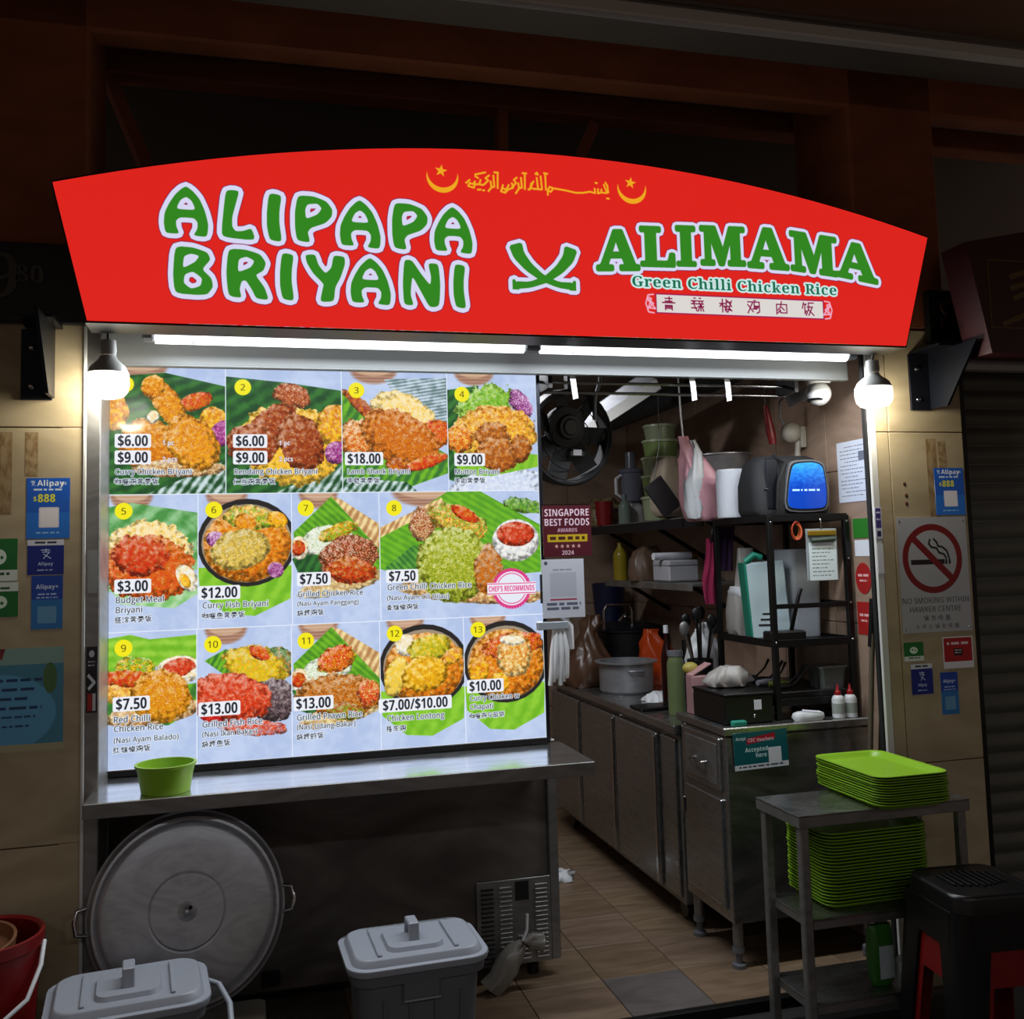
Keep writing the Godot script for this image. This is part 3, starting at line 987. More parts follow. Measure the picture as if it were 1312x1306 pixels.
	# numbers in yellow discs
	var num := [[48, 46], [307, 49], [572, 52], [832, 58], [46, 336], [241, 336], [449, 335], [658, 338], [47, 642], [238, 643], [446, 645], [654, 638], [858, 638]]
	for i in 13:
		p.disc(num[i][0], num[i][1], 19, 19, Color(0.96, 0.91, 0.12))
		write_mid(p, str(i + 1), Vector2(num[i][0], num[i][1]), 15, Color(0.30, 0.26, 0.06), "sans", 1.1)
	# prices on white tags
	var tags := [["$6.00", 65, 176], ["$9.00", 65, 214], ["$6.00", 323, 176], ["$9.00", 323, 215], ["$18.00", 588, 218], ["$9.00", 848, 221], ["$3.00", 66, 505], ["$12.00", 253, 526], ["$7.50", 466, 502], ["$7.50", 675, 502], ["$7.50", 64, 765], ["$13.00", 252, 788], ["$13.00", 462, 789], ["$7.00/$10.00", 701, 806], ["$10.00", 873, 774]]
	for q in tags:
		var half: float = 7.0 * q[0].length() + 4.0
		p.rounded(q[1] - half, q[2] - 16, q[1] + half, q[2] + 16, 4, Color(0.93, 0.94, 0.97))
		write_mid(p, q[0], Vector2(q[1], q[2]), 24, Color(0.10, 0.11, 0.15), "sans_bold", 0.80)
	# names
	var dark := Color(0.13, 0.16, 0.20)
	var names := [["Curry Chicken Briyani", 27, 246, 14], ["咖喱鸡黄姜饭", 27, 269, 15], ["Rendang Chicken Briyani", 286, 247, 14], ["仁当鸡黄姜饭", 286, 271, 15], ["Lamb Shank Briyani", 547, 248, 14], ["羊腿黄姜饭", 547, 271, 15], ["Mutton Briyani", 809, 250, 14], ["羊肉黄姜饭", 809, 273, 15],
		["Budget Meal", 29, 535, 15], ["Briyani", 29, 557, 15], ["经济黄姜饭", 29, 579, 15], ["Curry Fish Briyani", 215, 554, 15], ["咖喱鱼黄姜饭", 215, 578, 15], ["Grilled Chicken Rice", 428, 536, 14], ["(Nasi Ayam Panggang)", 427, 557, 12], ["烧烤鸡饭", 427, 580, 15],
		["Green Chilli Chicken Rice", 638, 528, 15], ["(Nasi Ayam Cili Hijau)", 637, 552, 13], ["青辣椒鸡饭", 636, 576, 15], ["Red Chilli", 26, 798, 15], ["Chicken Rice", 27, 818, 15], ["(Nasi Ayam Balado)", 27, 842, 13], ["红辣椒鸡饭", 27, 864, 15], ["Grilled Fish Rice", 214, 821, 15], ["(Nasi Ikan Bakar)", 214, 842, 13], ["烧烤鱼饭", 214, 865, 15],
		["Grilled Prawn Rice", 423, 820, 15], ["(Nasi Udang Bakar)", 423, 841, 13], ["烧烤虾饭", 423, 864, 15], ["Chicken Lontong", 632, 836, 15], ["隆东鸡", 631, 861, 15], ["Curry Chicken w", 833, 801, 14], ["Chapati", 833, 822, 14], ["咖喱鸡与煎饼", 832, 844, 14]]
	for q in names:
		var fit: float = 1.0
		write(p, q[0], Vector2(q[1], q[2] + 7), q[3] - 1.5, dark, "sans", 0.98 * fit, 0.0, 2.2, Color(0.90, 0.93, 0.98))
	for q in [[150, 182], [150, 220], [410, 182], [410, 220]]:
		write(p, "2 pcs" if q[1] > 200 else "1 pc", Vector2(q[0] - 22, q[1] + 4), 11, Color(0.95, 0.93, 0.96), "sans_bold", 0.9, 0.0, 1.2, Color(0.55, 0.45, 0.5))
	# round stamp across the picture of number eight
	var pink := Color(0.86, 0.24, 0.52)
	for k in 40:
		var d := Vector2.from_angle(TAU * k / 40)
		p.disc(946 + d.x * 47, 541 + d.y * 47, 3.6, 3.6, pink)
	p.disc(946, 541, 46, 46, pink)
	p.disc(946, 541, 42, 42, Color(0.93, 0.90, 0.95))
	p.disc(946, 541, 38, 38, pink)
	p.disc(946, 541, 36, 36, Color(0.90, 0.92, 0.96))
	p.box(884, 526, 1008, 556, Color(0.94, 0.92, 0.96))
	p.box(884, 528, 1008, 530, pink)
	p.box(884, 552, 1008, 554, pink)
	write_mid(p, "CHEF'S RECOMMENDS", Vector2(946, 541), 13, pink, "sans_bold", 0.62)
	return p.tex()

# ---------------------------------------------------------------- the place

func set_view() -> void:
	var cam := Camera3D.new()
	cam.name = "camera"
	cam.projection = Camera3D.PROJECTION_FRUSTUM
	cam.near = 0.05
	cam.far = 60.0
	cam.size = 1306.0 / 1274.0 * cam.near
	cam.frustum_offset = Vector2(0, -48.5 / 1274.0 * cam.near)
	add_child(cam)
	cam.transform = Transform3D(Basis.from_euler(Vector3(deg_to_rad(4.824), deg_to_rad(-14.92), deg_to_rad(-1.614)), EULER_ORDER_YXZ), Vector3(0, 1.5, 3.16))
	cam.current = true
	var w := WorldEnvironment.new()
	w.name = "surroundings"
	var e := Environment.new()
	e.background_mode = Environment.BG_COLOR
	e.background_color = Color(0.37, 0.325, 0.295)   # night air of the hawker centre, faintly lit by distant lamps
	e.tonemap_mode = Environment.TONE_MAPPER_LINEAR
	e.tonemap_exposure = 1.0
	e.sdfgi_enabled = true
	e.ssao_enabled = true
	e.ssil_enabled = true
	w.environment = e
	add_child(w)

const HALL_LIGHT := 1.1
const KITCHEN_LIGHT := 1.5
const TUBE_LIGHT := 1.25
const TUBE_FRONT := 0.30
const BULB_LIGHT := 0.16
const MENU_LIGHT := 0.10
const SIGN_LIGHT := 0.04

func make_materials() -> void:
	var streak := noise_tex(22.0, Color(0.585, 0.585, 0.58), Color(0.635, 0.635, 0.63), Vector2(0.15, 1.2), 2, 3)
	var smear := noise_tex(5.0, Color(0.17, 0.17, 0.17), Color(0.38, 0.38, 0.38), Vector2.ONE, 4, 4)
	tri_mat("steel", streak, 1.3, 1.0, 0.92, smear)
	tri_mat("steel_dull", noise_tex(6.0, Color(0.50, 0.50, 0.49), Color(0.60, 0.595, 0.585), Vector2.ONE, 4, 5), 1.6, 0.42, 0.75)
	tri_mat("aluminium", noise_tex(7.0, Color(0.60, 0.605, 0.62), Color(0.68, 0.685, 0.70), Vector2.ONE, 5, 6), 2.4, 0.40, 0.6)
	mat("chrome", Color(0.75, 0.75, 0.76), 0.18, 1.0)
	mat("black_metal", Color(0.045, 0.045, 0.05), 0.42, 0.3)
	mat("black_plastic", Color(0.035, 0.035, 0.04), 0.35)
	mat("black_matte", Color(0.03, 0.03, 0.03), 0.8)
	mat("dark_steel", Color(0.13, 0.14, 0.17), 0.38, 0.7)
	mat("white_plastic", Color(0.84, 0.85, 0.86), 0.45)
	mat("white_paint", Color(0.80, 0.80, 0.78), 0.5)
	mat("paper", Color(0.86, 0.87, 0.90), 0.75)
	tri_mat("cream_tile", noise_tex(4.0, Color(0.62, 0.56, 0.44), Color(0.70, 0.64, 0.52), Vector2.ONE, 4, 8), 1.1, 0.42)
	mat("tan_paint", Color(0.50, 0.42, 0.36), 0.6)
	tri_mat("orange_paint", noise_tex(5.0, Color(0.48, 0.25, 0.13), Color(0.56, 0.31, 0.17), Vector2.ONE, 4, 9), 0.8, 0.75)
	tri_mat("inner_tile", noise_tex(5.0, Color(0.56, 0.47, 0.40), Color(0.64, 0.54, 0.47), Vector2.ONE, 4, 10), 1.4, 0.4)
	mat("valance_paint", Color(0.40, 0.41, 0.41), 0.6)
	tri_mat("steel_polished", noise_tex(9.0, Color(0.80, 0.80, 0.81), Color(0.88, 0.88, 0.88), Vector2(0.2, 1.2), 3, 13), 1.5, 1.0, 0.95, noise_tex(5.0, Color(0.10, 0.10, 0.10), Color(0.22, 0.22, 0.22), Vector2.ONE, 4, 14))
	mat("lamp_grey", Color(0.62, 0.62, 0.60), 0.5)
	mat("grout", Color(0.34, 0.30, 0.25), 0.9)
	mat("ceiling_board", Color(0.48, 0.45, 0.41), 0.8)
	mat("concrete", Color(0.44, 0.41, 0.38), 0.85)
	mat("brown_paint", Color(0.42, 0.30, 0.22), 0.75)
	mat("green_plastic", Color(0.52, 0.70, 0.15), 0.36)
	mat("grey_plastic", Color(0.40, 0.41, 0.43), 0.42)
	mat("grey_lid", Color(0.60, 0.62, 0.66), 0.42)
	mat("red_plastic", Color(0.46, 0.05, 0.05), 0.4)
	mat("asphalt", Color(0.13, 0.125, 0.12), 0.7)
	for k in 4:
		var c: Color = [Color(0.50, 0.41, 0.32), Color(0.53, 0.44, 0.34), Color(0.48, 0.39, 0.30), Color(0.52, 0.43, 0.35)][k]
		tri_mat("floor_tile_%d" % k, noise_tex(4.0, c.darkened(0.18), c.lightened(0.06), Vector2(0.5, 1.3), 5, 20 + k), 2.2, 0.42)
	tri_mat("floor_tile_grey", noise_tex(4.0, Color(0.33, 0.30, 0.29), Color(0.40, 0.37, 0.36), Vector2.ONE, 4, 26), 2.0, 0.55)
	clear("clear_plastic", Color(0.85, 0.88, 0.90), 0.30, 0.15)
	clear("film", Color(0.86, 0.84, 0.82), 0.45, 0.2)

func build_shell() -> void:
	# floor inside: a slab with single tiles laid on it
	var f := structure("floor", "beige ceramic tile floor inside the stall with one grey tile", "floor")
	obj("slab", g().box(Vector3(0.91, -0.045, -1.3), Vector3(2.78, 0.076, 2.6)), mats["grout"], f)
	var tile := Geo.new().box(Vector3(), Vector3(0.2905, 0.009, 0.2905), 0.0015).mesh()
	rng.seed = 11
	for i in range(-3, 4):
		for j in 9:
			var grey := i == 0 and j == 0
			var o := obj("tile", tile, mats["floor_tile_grey"] if grey else mats["floor_tile_%d" % rng.randi_range(0, 3)], f)
			o.position = Vector3(1.343 + i * 0.293, -0.004, -0.147 - j * 0.293)
	var s := structure("trim_1", "dark strip along the front edge of the stall floor", "trim")
	obj("edge", g().box(Vector3(0.91, -0.024, 0.012), Vector3(2.78, 0.046, 0.024), 0.004), mats["black_metal"], s)
	var out := structure("pavement", "dark grey concrete floor in front of the stall", "floor")
	obj("slab", g().box(Vector3(0.9, -0.09, 2.9), Vector3(9.0, 0.1, 5.8)), mats["asphalt"], out)
	# pillars, faced with large cream panels below and painted above
	var px := {"wall_left": [-1.40, -0.464, "cream tiled pillar beside the menu screen carrying payment stickers"], "wall_right": [2.226, 2.60, "cream tiled pillar carrying the no smoking notice"]}
	for k in px:
		var a: float = px[k][0]
		var b: float = px[k][1]
		var p := structure(k, px[k][2], "pillar")
		var a2 := a if k == "wall_left" else 2.288
		obj("core", g().box(Vector3((a2 + b) / 2, 1.16, -0.19), Vector3(b - a2, 2.32, 0.36)), mats["grout"], p)
		obj("backing", g().box(Vector3((a + b) / 2, 1.16, -0.016), Vector3(b - a, 2.32, 0.013)), mats["grout"], p)
		obj("upper_pillar", g().box(Vector3((a + b) / 2 - (0.04 if k == "wall_right" else 0.0), 3.2, -0.19), Vector3(b - a, 1.8, 0.38), 0.01), mats["orange_paint"], p)
		var ys := [-0.04, 0.714, 1.914, 2.30]
		var xs := [-1.40, -0.464] if k == "wall_left" else [2.226, 2.279, 2.60]
		for i in ys.size() - 1:
			for j in xs.size() - 1:
				obj("panel", g().box(Vector3((xs[j] + xs[j + 1]) / 2, (ys[i] + ys[i + 1]) / 2, -0.004), Vector3(xs[j + 1] - xs[j] - 0.003, ys[i + 1] - ys[i] - 0.003, 0.012), 0.002), mats["cream_tile"], p)
	# steel jambs of the opening
	var jl := structure("trim_2", "brushed steel jamb between the left pillar and menu screen", "jamb")
	obj("post", g().box(Vector3(-0.443, 1.13, -0.10), Vector3(0.040, 2.26, 0.22), 0.003), mats["steel_dull"], jl)
	obj("bead", g().box(Vector3(-0.467, 1.13, 0.006), Vector3(0.010, 2.26, 0.012), 0.002), mats["white_paint"], jl)
	var jr := structure("trim_3", "white steel jamb at the kitchen side of the opening", "jamb")
	obj("post", g().box(Vector3(2.208, 1.13, -0.006), Vector3(0.030, 2.26, 0.030), 0.003), mats["white_paint"], jr)
	obj("gasket", g().box(Vector3(2.189, 1.13, -0.010), Vector3(0.008, 2.26, 0.020)), mats["black_matte"], jr)
	# kitchen: side walls, back wall, ceiling
	var wr := structure("wall_kitchen_side", "tan tiled side wall inside the kitchen", "wall")
	obj("core", g().box(Vector3(2.32, 1.2, -1.3), Vector3(0.06, 2.4, 2.6)), mats["grout"], wr)
	for i in 4:
		for j in 7:
			obj("tile", g().box(Vector3(2.286, 0.30 + i * 0.60, -0.21 - j * 0.40), Vector3(0.010, 0.597, 0.397), 0.0015), mats["inner_tile"], wr)
	var wl := structure("wall_kitchen_far_side", "tan tiled side wall behind the menu screen", "wall")
	obj("panel", g().box(Vector3(-0.50, 1.2, -1.3), Vector3(0.06, 2.4, 2.6)), mats["inner_tile"], wl)
	var wb := structure("wall_back", "tan tiled rear wall of the kitchen", "wall")
	obj("core", g().box(Vector3(0.9, 1.2, -2.64), Vector3(2.9, 2.4, 0.06)), mats["grout"], wb)
	for i in 4:
		for j in 7:
			obj("tile", g().box(Vector3(2.08 - j * 0.40, 0.30 + i * 0.60, -2.605), Vector3(0.397, 0.597, 0.010), 0.0015), mats["inner_tile"], wb)
	var ce := structure("ceiling", "grimy board ceiling over the kitchen", "ceiling")
	obj("board", g().box(Vector3(0.9, 2.40, -1.36), Vector3(2.9, 0.04, 2.6)), mats["ceiling_board"], ce)
	# concrete frame above the stall
	var bm := structure("beam", "orange painted concrete beam above the shop sign", "beam")
	obj("lintel", g().box(Vector3(1.0, 3.62, -0.05), Vector3(7.0, 0.94, 0.10), 0.01), mats["orange_paint"], bm)
	obj("gutter", g().box(Vector3(1.0, 3.245, 0.29), Vector3(7.0, 0.045, 0.045), 0.006), mats["white_paint"], bm)
	for k in 2:
		obj("conduit", g().tube([Vector3(-2.5, 3.35 + k * 0.04, 0.26), Vector3(4.5, 3.35 + k * 0.04, 0.26)], 0.012, 8), mats["concrete"], bm)
	obj("bracket_slab", g().box(Vector3(1.0, 3.31, 0.14), Vector3(7.0, 0.03, 0.30)), mats["concrete"], bm)
	var bm2 := structure("beam", "dark inner crossbar seen through the gap above the sign", "beam")
	obj("bar", g().box(Vector3(1.0, 3.26, -0.45), Vector3(6.6, 0.09, 0.10), 0.005), mats["orange_paint"], bm2)
	for q in [[-0.46, 3.2, -0.26, 2.7], [1.34, 3.2, 1.16, 2.78], [0.96, 3.22, 0.96, 2.7]]:
		obj("strut", g().bar(Vector3(q[0], q[1], -0.45), Vector3(q[2], q[3], -0.5), 0.06, 0.04), mats["orange_paint"], bm2)
	obj("louver", g().box(Vector3(1.0, 2.72, -0.9), Vector3(6.6, 0.02, 0.05)), mats["concrete"], bm2)
	var vo := structure("wall_upper_back", "bare concrete wall deep in the gap above the stall", "wall")
	obj("panel", g().box(Vector3(1.0, 3.3, -1.6), Vector3(7.0, 1.8, 0.06)), mats["concrete"], vo)
	obj("roof", g().box(Vector3(1.0, 4.1, -0.8), Vector3(7.0, 0.04, 1.7)), mats["concrete"], vo)
	# low walkway ceiling in front of the stalls, and the hall behind it
	var hr := structure("ceiling_outside", "brown painted low ceiling over the walkway", "ceiling")
	obj("panel", g().box(Vector3(1.0, 3.31, 2.42), Vector3(10.0, 0.04, 4.2)), mats["brown_paint"], hr)
	obj("hall_ceiling", g().box(Vector3(1.0, 4.24, 6.2), Vector3(10.0, 0.04, 4.0)), mats["concrete"], hr)

func build_hall_lamps() -> void:
	# lit battens of the dining hall across the walkway, whose light falls on the stall fronts
	for k in 3:
		var t := thing("hall_lamp", "long batten lamp hanging in the dining hall across the walkway", "lamp", Vector3(-1.6 + k * 2.4, 3.9, 6.2), 0.0, "hall lamps")
		obj("housing", g().box(Vector3(0, 0.03, 0), Vector3(1.3, 0.05, 0.14), 0.008), mats["white_paint"], t)
		obj("tube", g().tube([Vector3(-0.6, -0.02, 0), Vector3(0.6, -0.02, 0)], 0.03, 12), glow("tube_glow", Color(0.96, 0.98, 1.0), 2.6), t)
		obj("rod", g().tube([Vector3(0, 0.05, 0), Vector3(0, 0.3, 0)], 0.01, 6), mats["black_metal"], t)
		lamp_area("hall_light", Vector3(0, -0.06, -0.02), Vector2(1.2, 0.12), Color(0.98, 0.98, 1.0), HALL_LIGHT, Vector3(0, -0.5, -0.87), t)

func build_sign() -> void:
	var t := thing("shop_sign", "large red arched lightbox sign with green lettering over the stall", "sign", Vector3(0.877, 2.17, 0.0))
	var arc := func(grow: float, low: float) -> PackedVector2Array:
		var q := PackedVector2Array([Vector2(-1.298 - grow, -low), Vector2(1.276 + grow, -low)])
		for k in 33:
			var w := 1.0 - 2.0 * k / 32.0
			q.append(Vector2(w * (1.388 + grow), 0.57 + grow - 0.190 * w * w))
		return q
	obj("casing", g().prism(arc.call(0.006, 0.006), 0.17, 0.294), mats["black_metal"], t)
	var m := glow("sign_print", Color.WHITE, 1.0)
	m.albedo_color = Color(0.05, 0.05, 0.05)
	m.roughness = 0.25
	m.emission = Color.BLACK
	m.emission_texture = sign_picture()
	obj("face", g().prism(arc.call(0.0, 0.0), 0.290, 0.300, true, true, false, Rect2(-0.52 - 0.877, 2.75 - 436.0 / 736.0 - 2.17, 2048.0 / 736.0, 436.0 / 736.0)), m, t)
	lamp_area("sign_light", Vector3(0, 0.28, 0.32), Vector2(2.5, 0.45), Color(1.0, 0.25, 0.2), SIGN_LIGHT, Vector3.BACK, t)
	# gusset brackets bolted to the pillars
	for s in [[-0.60, -1, "dark steel gusset bracket bolted to the pillar by the menu screen"], [2.42, 1, "dark steel gusset bracket bolted to the pillar over the no smoking notice"]]:
		var b := thing("sign_bracket", s[2], "bracket", Vector3(s[0], 2.0, 0.0), 0.0, "brackets under the shop sign")
		obj("plate", g().box(Vector3(0.0, 0.10, 0.008), Vector3(0.085, 0.21, 0.010), 0.001), mats["dark_steel"], b)
		var gus := g()
		gus.x = Transform3D(Basis(Vector3.BACK, Vector3.UP, Vector3.LEFT), Vector3(0.045 * s[1] * (1.0 if s[1] > 0 else -1.0), 0, 0.012))
		gus.prism(PackedVector2Array([Vector2(0, 0), Vector2(0.09, 0), Vector2(0.26, 0.21), Vector2(0, 0.21)]), -0.005, 0.005)
		obj("gusset", gus, mats["dark_steel"], b)
		obj("top_flange", g().box(Vector3(0.02, 0.212, 0.085), Vector3(0.10, 0.008, 0.16)), mats["dark_steel"], b)
		for y in [0.035, 0.15]:
			obj("bolt", g(Vector3(-0.012, y, 0.014)).ball(Vector3(), Vector3(0.010, 0.010, 0.008), 10, 6), mats["chrome"], b)

func build_lamps() -> void:
	for k in 2:
		var t := thing("tube_lamp", ["white batten tube lamp above the menu screen", "white batten tube lamp above the kitchen opening"][k], "lamp", Vector3([0.31, 1.53][k], 2.215, 0.0), 0.0, "batten lamps under the sign")
		obj("housing", g().box(Vector3(0, 0.02, 0.0), Vector3(1.22, 0.035, 0.06), 0.006), mats["white_paint"], t)
		obj("tube", g().tube([Vector3(-0.58, -0.018, 0.012), Vector3(0.58, -0.018, 0.012)], 0.026, 16), glow("tube_glow", Color(0.96, 0.98, 1.0), 2.6), t)
		for s in [-1, 1]:
			obj("end_cap", g().box(Vector3(0.60 * s, -0.010, 0.012), Vector3(0.035, 0.055, 0.045), 0.006), mats["grey_plastic"], t)
			obj("clip", g().tube([Vector3(0.47 * s, 0.012, 0.040), Vector3(0.47 * s, -0.012, 0.041), Vector3(0.47 * s, -0.042, 0.022)], 0.0025, 6), mats["black_metal"], t)
		lamp_area("tube_light", Vector3(0, -0.052, 0.012), Vector2(1.16, 0.05), Color(0.94, 0.97, 1.0), TUBE_LIGHT, Vector3(0, -1, 0.0), t)
		lamp_area("tube_front_light", Vector3(0, -0.012, 0.052), Vector2(1.16, 0.05), Color(0.94, 0.97, 1.0), TUBE_FRONT, Vector3(0, -0.25, 1.0), t)
	for k in 2:
		var r: float = [0.058, 0.064][k]
		var t := thing("bulb_lamp", ["grey collared bulb hanging by the menu screen corner", "grey collared bulb hanging by the kitchen jamb"][k], "lamp", [Vector3(-0.392, 2.158, 0.10), Vector3(2.158, 2.158, 0.10)][k], 0.0, "bulbs at the ends of the sign")
		obj("socket", g().lathe([Vector2(0.0, 0.0), Vector2(0.022, 0.0), Vector2(0.024, -0.03), Vector2(0.022, -0.045)], 18), mats["lamp_grey"], t)
		obj("collar", g().lathe([Vector2(0.022, -0.045), Vector2(0.026, -0.055), Vector2(r * 0.85, -0.078), Vector2(r, -0.098)], 24), mats["lamp_grey"], t)
		obj("bulb", g().lathe([Vector2(r, -0.098), Vector2(r * 1.02, -0.13), Vector2(r * 0.95, -0.150), Vector2(r * 0.75, -0.164), Vector2(r * 0.4, -0.171), Vector2(0.0, -0.173)], 24), glow("bulb_glow", Color(1.0, 0.98, 0.92), 3.0), t)
		obj("cord", g().tube([Vector3(0, 0, 0), Vector3(0.0, 0.05, 0.02), Vector3(0.01, 0.12, 0.045), Vector3(0.02, 0.18, 0.066)], 0.004, 6), mats["black_plastic"], t)
		lamp_omni("bulb_light", Vector3(0, -0.14, 0), 0.05, Color(1.0, 0.97, 0.90), BULB_LIGHT, t)
	# steel valance behind the tubes, with the folded shutter rails under it
	var v := structure("trim_4", "grey steel valance behind the tube lamps", "valance")
	obj("panel", g().box(Vector3(0.88, 2.230, -0.125), Vector3(2.64, 0.20, 0.03), 0.004), mats["valance_paint"], v)
	obj("lip", g().box(Vector3(0.88, 2.130, -0.125), Vector3(2.64, 0.008, 0.032), 0.002), mats["valance_paint"], v)
	var r2 := thing("hanging_rail", "three chrome rods running under the valance", "rail", Vector3(1.6, 2.12, -0.20))
	for k in 3:
		obj("rod", g().tube([Vector3(-0.58, 0.03 - k * 0.028, -0.05 * k), Vector3(0.44, 0.03 - k * 0.028, -0.05 * k)], 0.006, 8), mats["chrome"], r2)
	for s in [-0.56, 0.42]:
		obj("hanger", g().box(Vector3(s, 0.10, -0.05), Vector3(0.015, 0.26, 0.14)), mats["black_metal"], r2)
	for x in [-0.49, -0.03, 0.11]:
		obj("strap", g(Vector3(x, -0.01, 0.045)).bar(Vector3(0, 0.06, 0.0), Vector3(0.003, 0.0, 0.012), 0.020, 0.003, 0.0, Vector3.BACK).bar(Vector3(0.003, 0.002, 0.012), Vector3(0.018, -0.06, -0.01), 0.020, 0.003, 0.0, Vector3.BACK), mats["white_plastic"], r2)
	var kl := thing("kitchen_lamp", "short batten lamp on the kitchen ceiling", "lamp", Vector3(0.75, 2.38, -0.95))
	obj("housing", g().box(Vector3(0, -0.008, 0), Vector3(0.9, 0.016, 0.07), 0.003), mats["white_paint"], kl)
	obj("tube", g().tube([Vector3(-0.43, -0.022, 0), Vector3(0.43, -0.022, 0)], 0.008, 10), glow("tube_glow", Color(0.96, 0.98, 1.0), 2.6), kl)
	lamp_area("kitchen_light", Vector3(0, -0.034, 0), Vector2(0.86, 0.05), Color(0.97, 0.98, 1.0), KITCHEN_LIGHT, Vector3.DOWN, kl)

func build_menu() -> void:
	var t := thing("menu_screen", "bright menu screen with thirteen numbered dishes standing on the counter", "screen", Vector3(0.272, 0.853, -0.22))
	obj("cabinet", g().box(Vector3(0, 0.652, -0.018), Vector3(1.46, 1.304, 0.06), 0.004), mats["black_metal"], t)
	var m := glow("menu_print", Color.WHITE, 1.0)
	m.albedo_color = Color(0.04, 0.04, 0.04)
	m.roughness = 0.12
	m.emission = Color.BLACK
	m.emission_texture = menu_picture()
	var q := g(Vector3(0, 0, 0.030))
	q.quad(Vector3(-0.717, 0.020, 0), Vector3(0.717, 0.020, 0), Vector3(0.717, 1.292, 0), Vector3(-0.717, 1.292, 0), Vector3.BACK)
	obj("screen_face", q, m, t)
	for e in [[0.0, 0.010, 1.46, 0.02], [0.0, 1.298, 1.46, 0.012]]:
		obj("bezel", g().box(Vector3(e[0], e[1], 0.022), Vector3(e[2], e[3], 0.024), 0.002), mats["black_metal"], t)
	for s in [-1, 1]:
		obj("bezel", g().box(Vector3(0.7235 * s, 0.652, 0.022), Vector3(0.013, 1.304, 0.024), 0.002), mats["dark_steel"], t)
	lamp_area("menu_light", Vector3(0, 0.65, 0.05), Vector2(1.43, 1.27), Color(0.92, 0.95, 1.0), MENU_LIGHT, Vector3.BACK, t)
	# counter shelf in front
	var c := thing("counter", "stainless steel counter shelf in front of the menu screen", "counter", Vector3(0.30, 0.0, -0.04))
	obj("top", g().box(Vector3(0, 0.846, 0), Vector3(1.49, 0.008, 0.37), 0.002), mats["steel_polished"], c)
	obj("front_lip", g().box(Vector3(0, 0.829, 0.183), Vector3(1.49, 0.042, 0.006), 0.002), mats["steel_dull"], c)
	for s in [-1, 1]:
		obj("end_lip", g().box(Vector3(0.743 * s, 0.829, 0.0), Vector3(0.006, 0.042, 0.37), 0.002), mats["steel_dull"], c)
	for xx in [-0.6, 0.0, 0.70]:
		var gus := g(Vector3(xx, 0, 0))
		gus.x.basis = Basis(Vector3.BACK, Vector3.UP, Vector3.LEFT)
		gus.prism(PackedVector2Array([Vector2(-0.34, 0.70), Vector2(-0.30, 0.70), Vector2(0.15, 0.82), Vector2(0.15, 0.841), Vector2(-0.34, 0.841)]), -0.003, 0.003)
		obj("bracket", gus, mats["steel_dull"], c)

func build_freezer() -> void:
	var t := thing("chest_freezer", "grimy stainless undercounter cabinet with a vent grille", "cabinet", Vector3(0.305, 0.0, -0.38))
	var dirt := noise_tex(3.0, Color(0.30, 0.28, 0.265), Color(0.44, 0.42, 0.40), Vector2.ONE, 5, 33, 256)
	var m := tri_mat("freezer_skin", dirt, 1.2, 0.42, 0.35)
	obj("body", g().box(Vector3(-0.005, 0.45, -0.32), Vector3(1.52, 0.76, 0.62), 0.006), m, t)
	obj("corner_post", g().box(Vector3(0.752, 0.445, -0.012), Vector3(0.036, 0.77, 0.036), 0.004), mats["steel_dull"], t)
	# grille: columns of punched louvers, with one panel missing
	var gx: float = 0.60
	obj("grille_frame", g().box(Vector3(gx, 0.205, 0.001), Vector3(0.272, 0.292, 0.006), 0.001), mats["steel_dull"], t)
	for col in 4:
		for k in 17:
			if col == 2 and k > 5:
				continue
			obj("louver", g().box(Vector3(gx - 0.098 + col * 0.066, 0.078 + k * 0.0155, 0.008), Vector3(0.046, 0.006, 0.010), 0.001), mats["steel_dull"] if col != 0 else mats["black_metal"], t)
	obj("opening", g().box(Vector3(gx + 0.030, 0.31, 0.0045), Vector3(0.05, 0.065, 0.003)), mats["black_matte"], t)
	for x in [-0.68, 0.68]:
		for z in [-0.06, -0.56]:
			obj("foot", g(Vector3(x, 0.0, z)).lathe([Vector2(0.0, 0.0), Vector2(0.022, 0.0), Vector2(0.022, 0.03), Vector2(0.014, 0.04), Vector2(0.014, 0.075)], 14), mats["black_plastic"], t)
	obj("hatch", g().box(Vector3(-0.24, 0.12, 0.0005), Vector3(0.06, 0.05, 0.004), 0.001), mats["black_metal"], t)

# ---------------------------------------------------------------- things in front of the stall

func ring_box(y: float, w: float, d: float, r: float, n := 5, c := Vector2()) -> PackedVector3Array:
	var out := PackedVector3Array()
	r = minf(r, minf(w, d) / 2 - 0.0005)
	for k in 4:
		var cx := (w / 2 - r) * (1 if k in [0, 3] else -1)
		var cz := (d / 2 - r) * (1 if k < 2 else -1)
		for s in n + 1:
			var a := PI / 2 * k + PI / 2 * s / n
			out.append(Vector3(c.x + cx + cos(a) * r, y, c.y + cz + sin(a) * r))
	return out

# stacked rounded-rectangle sections: [y, w, d, r]; hard edge where a section is given twice
func shell(q: Geo, rows: Array, bottom := true, top := true) -> Geo:
	var run := []
	for k in rows.size():
		run.append(ring_box(rows[k][0], rows[k][1], rows[k][2], rows[k][3]))
		var hard: bool = k < rows.size() - 1 and rows[k] == rows[k + 1]
		if (hard or k == rows.size() - 1) and run.size() > 1:
			q.grid(run, true)
			run = []
		elif hard:
			run = []
	if bottom:
		var f: Array = rows[0]
		q.cap(ring_box(f[0], f[1], f[2], f[3]), Vector3.DOWN)
	if top:
		var l: Array = rows[rows.size() - 1]
		q.cap(ring_box(l[0], l[1], l[2], l[3]), Vector3.UP)
	return q

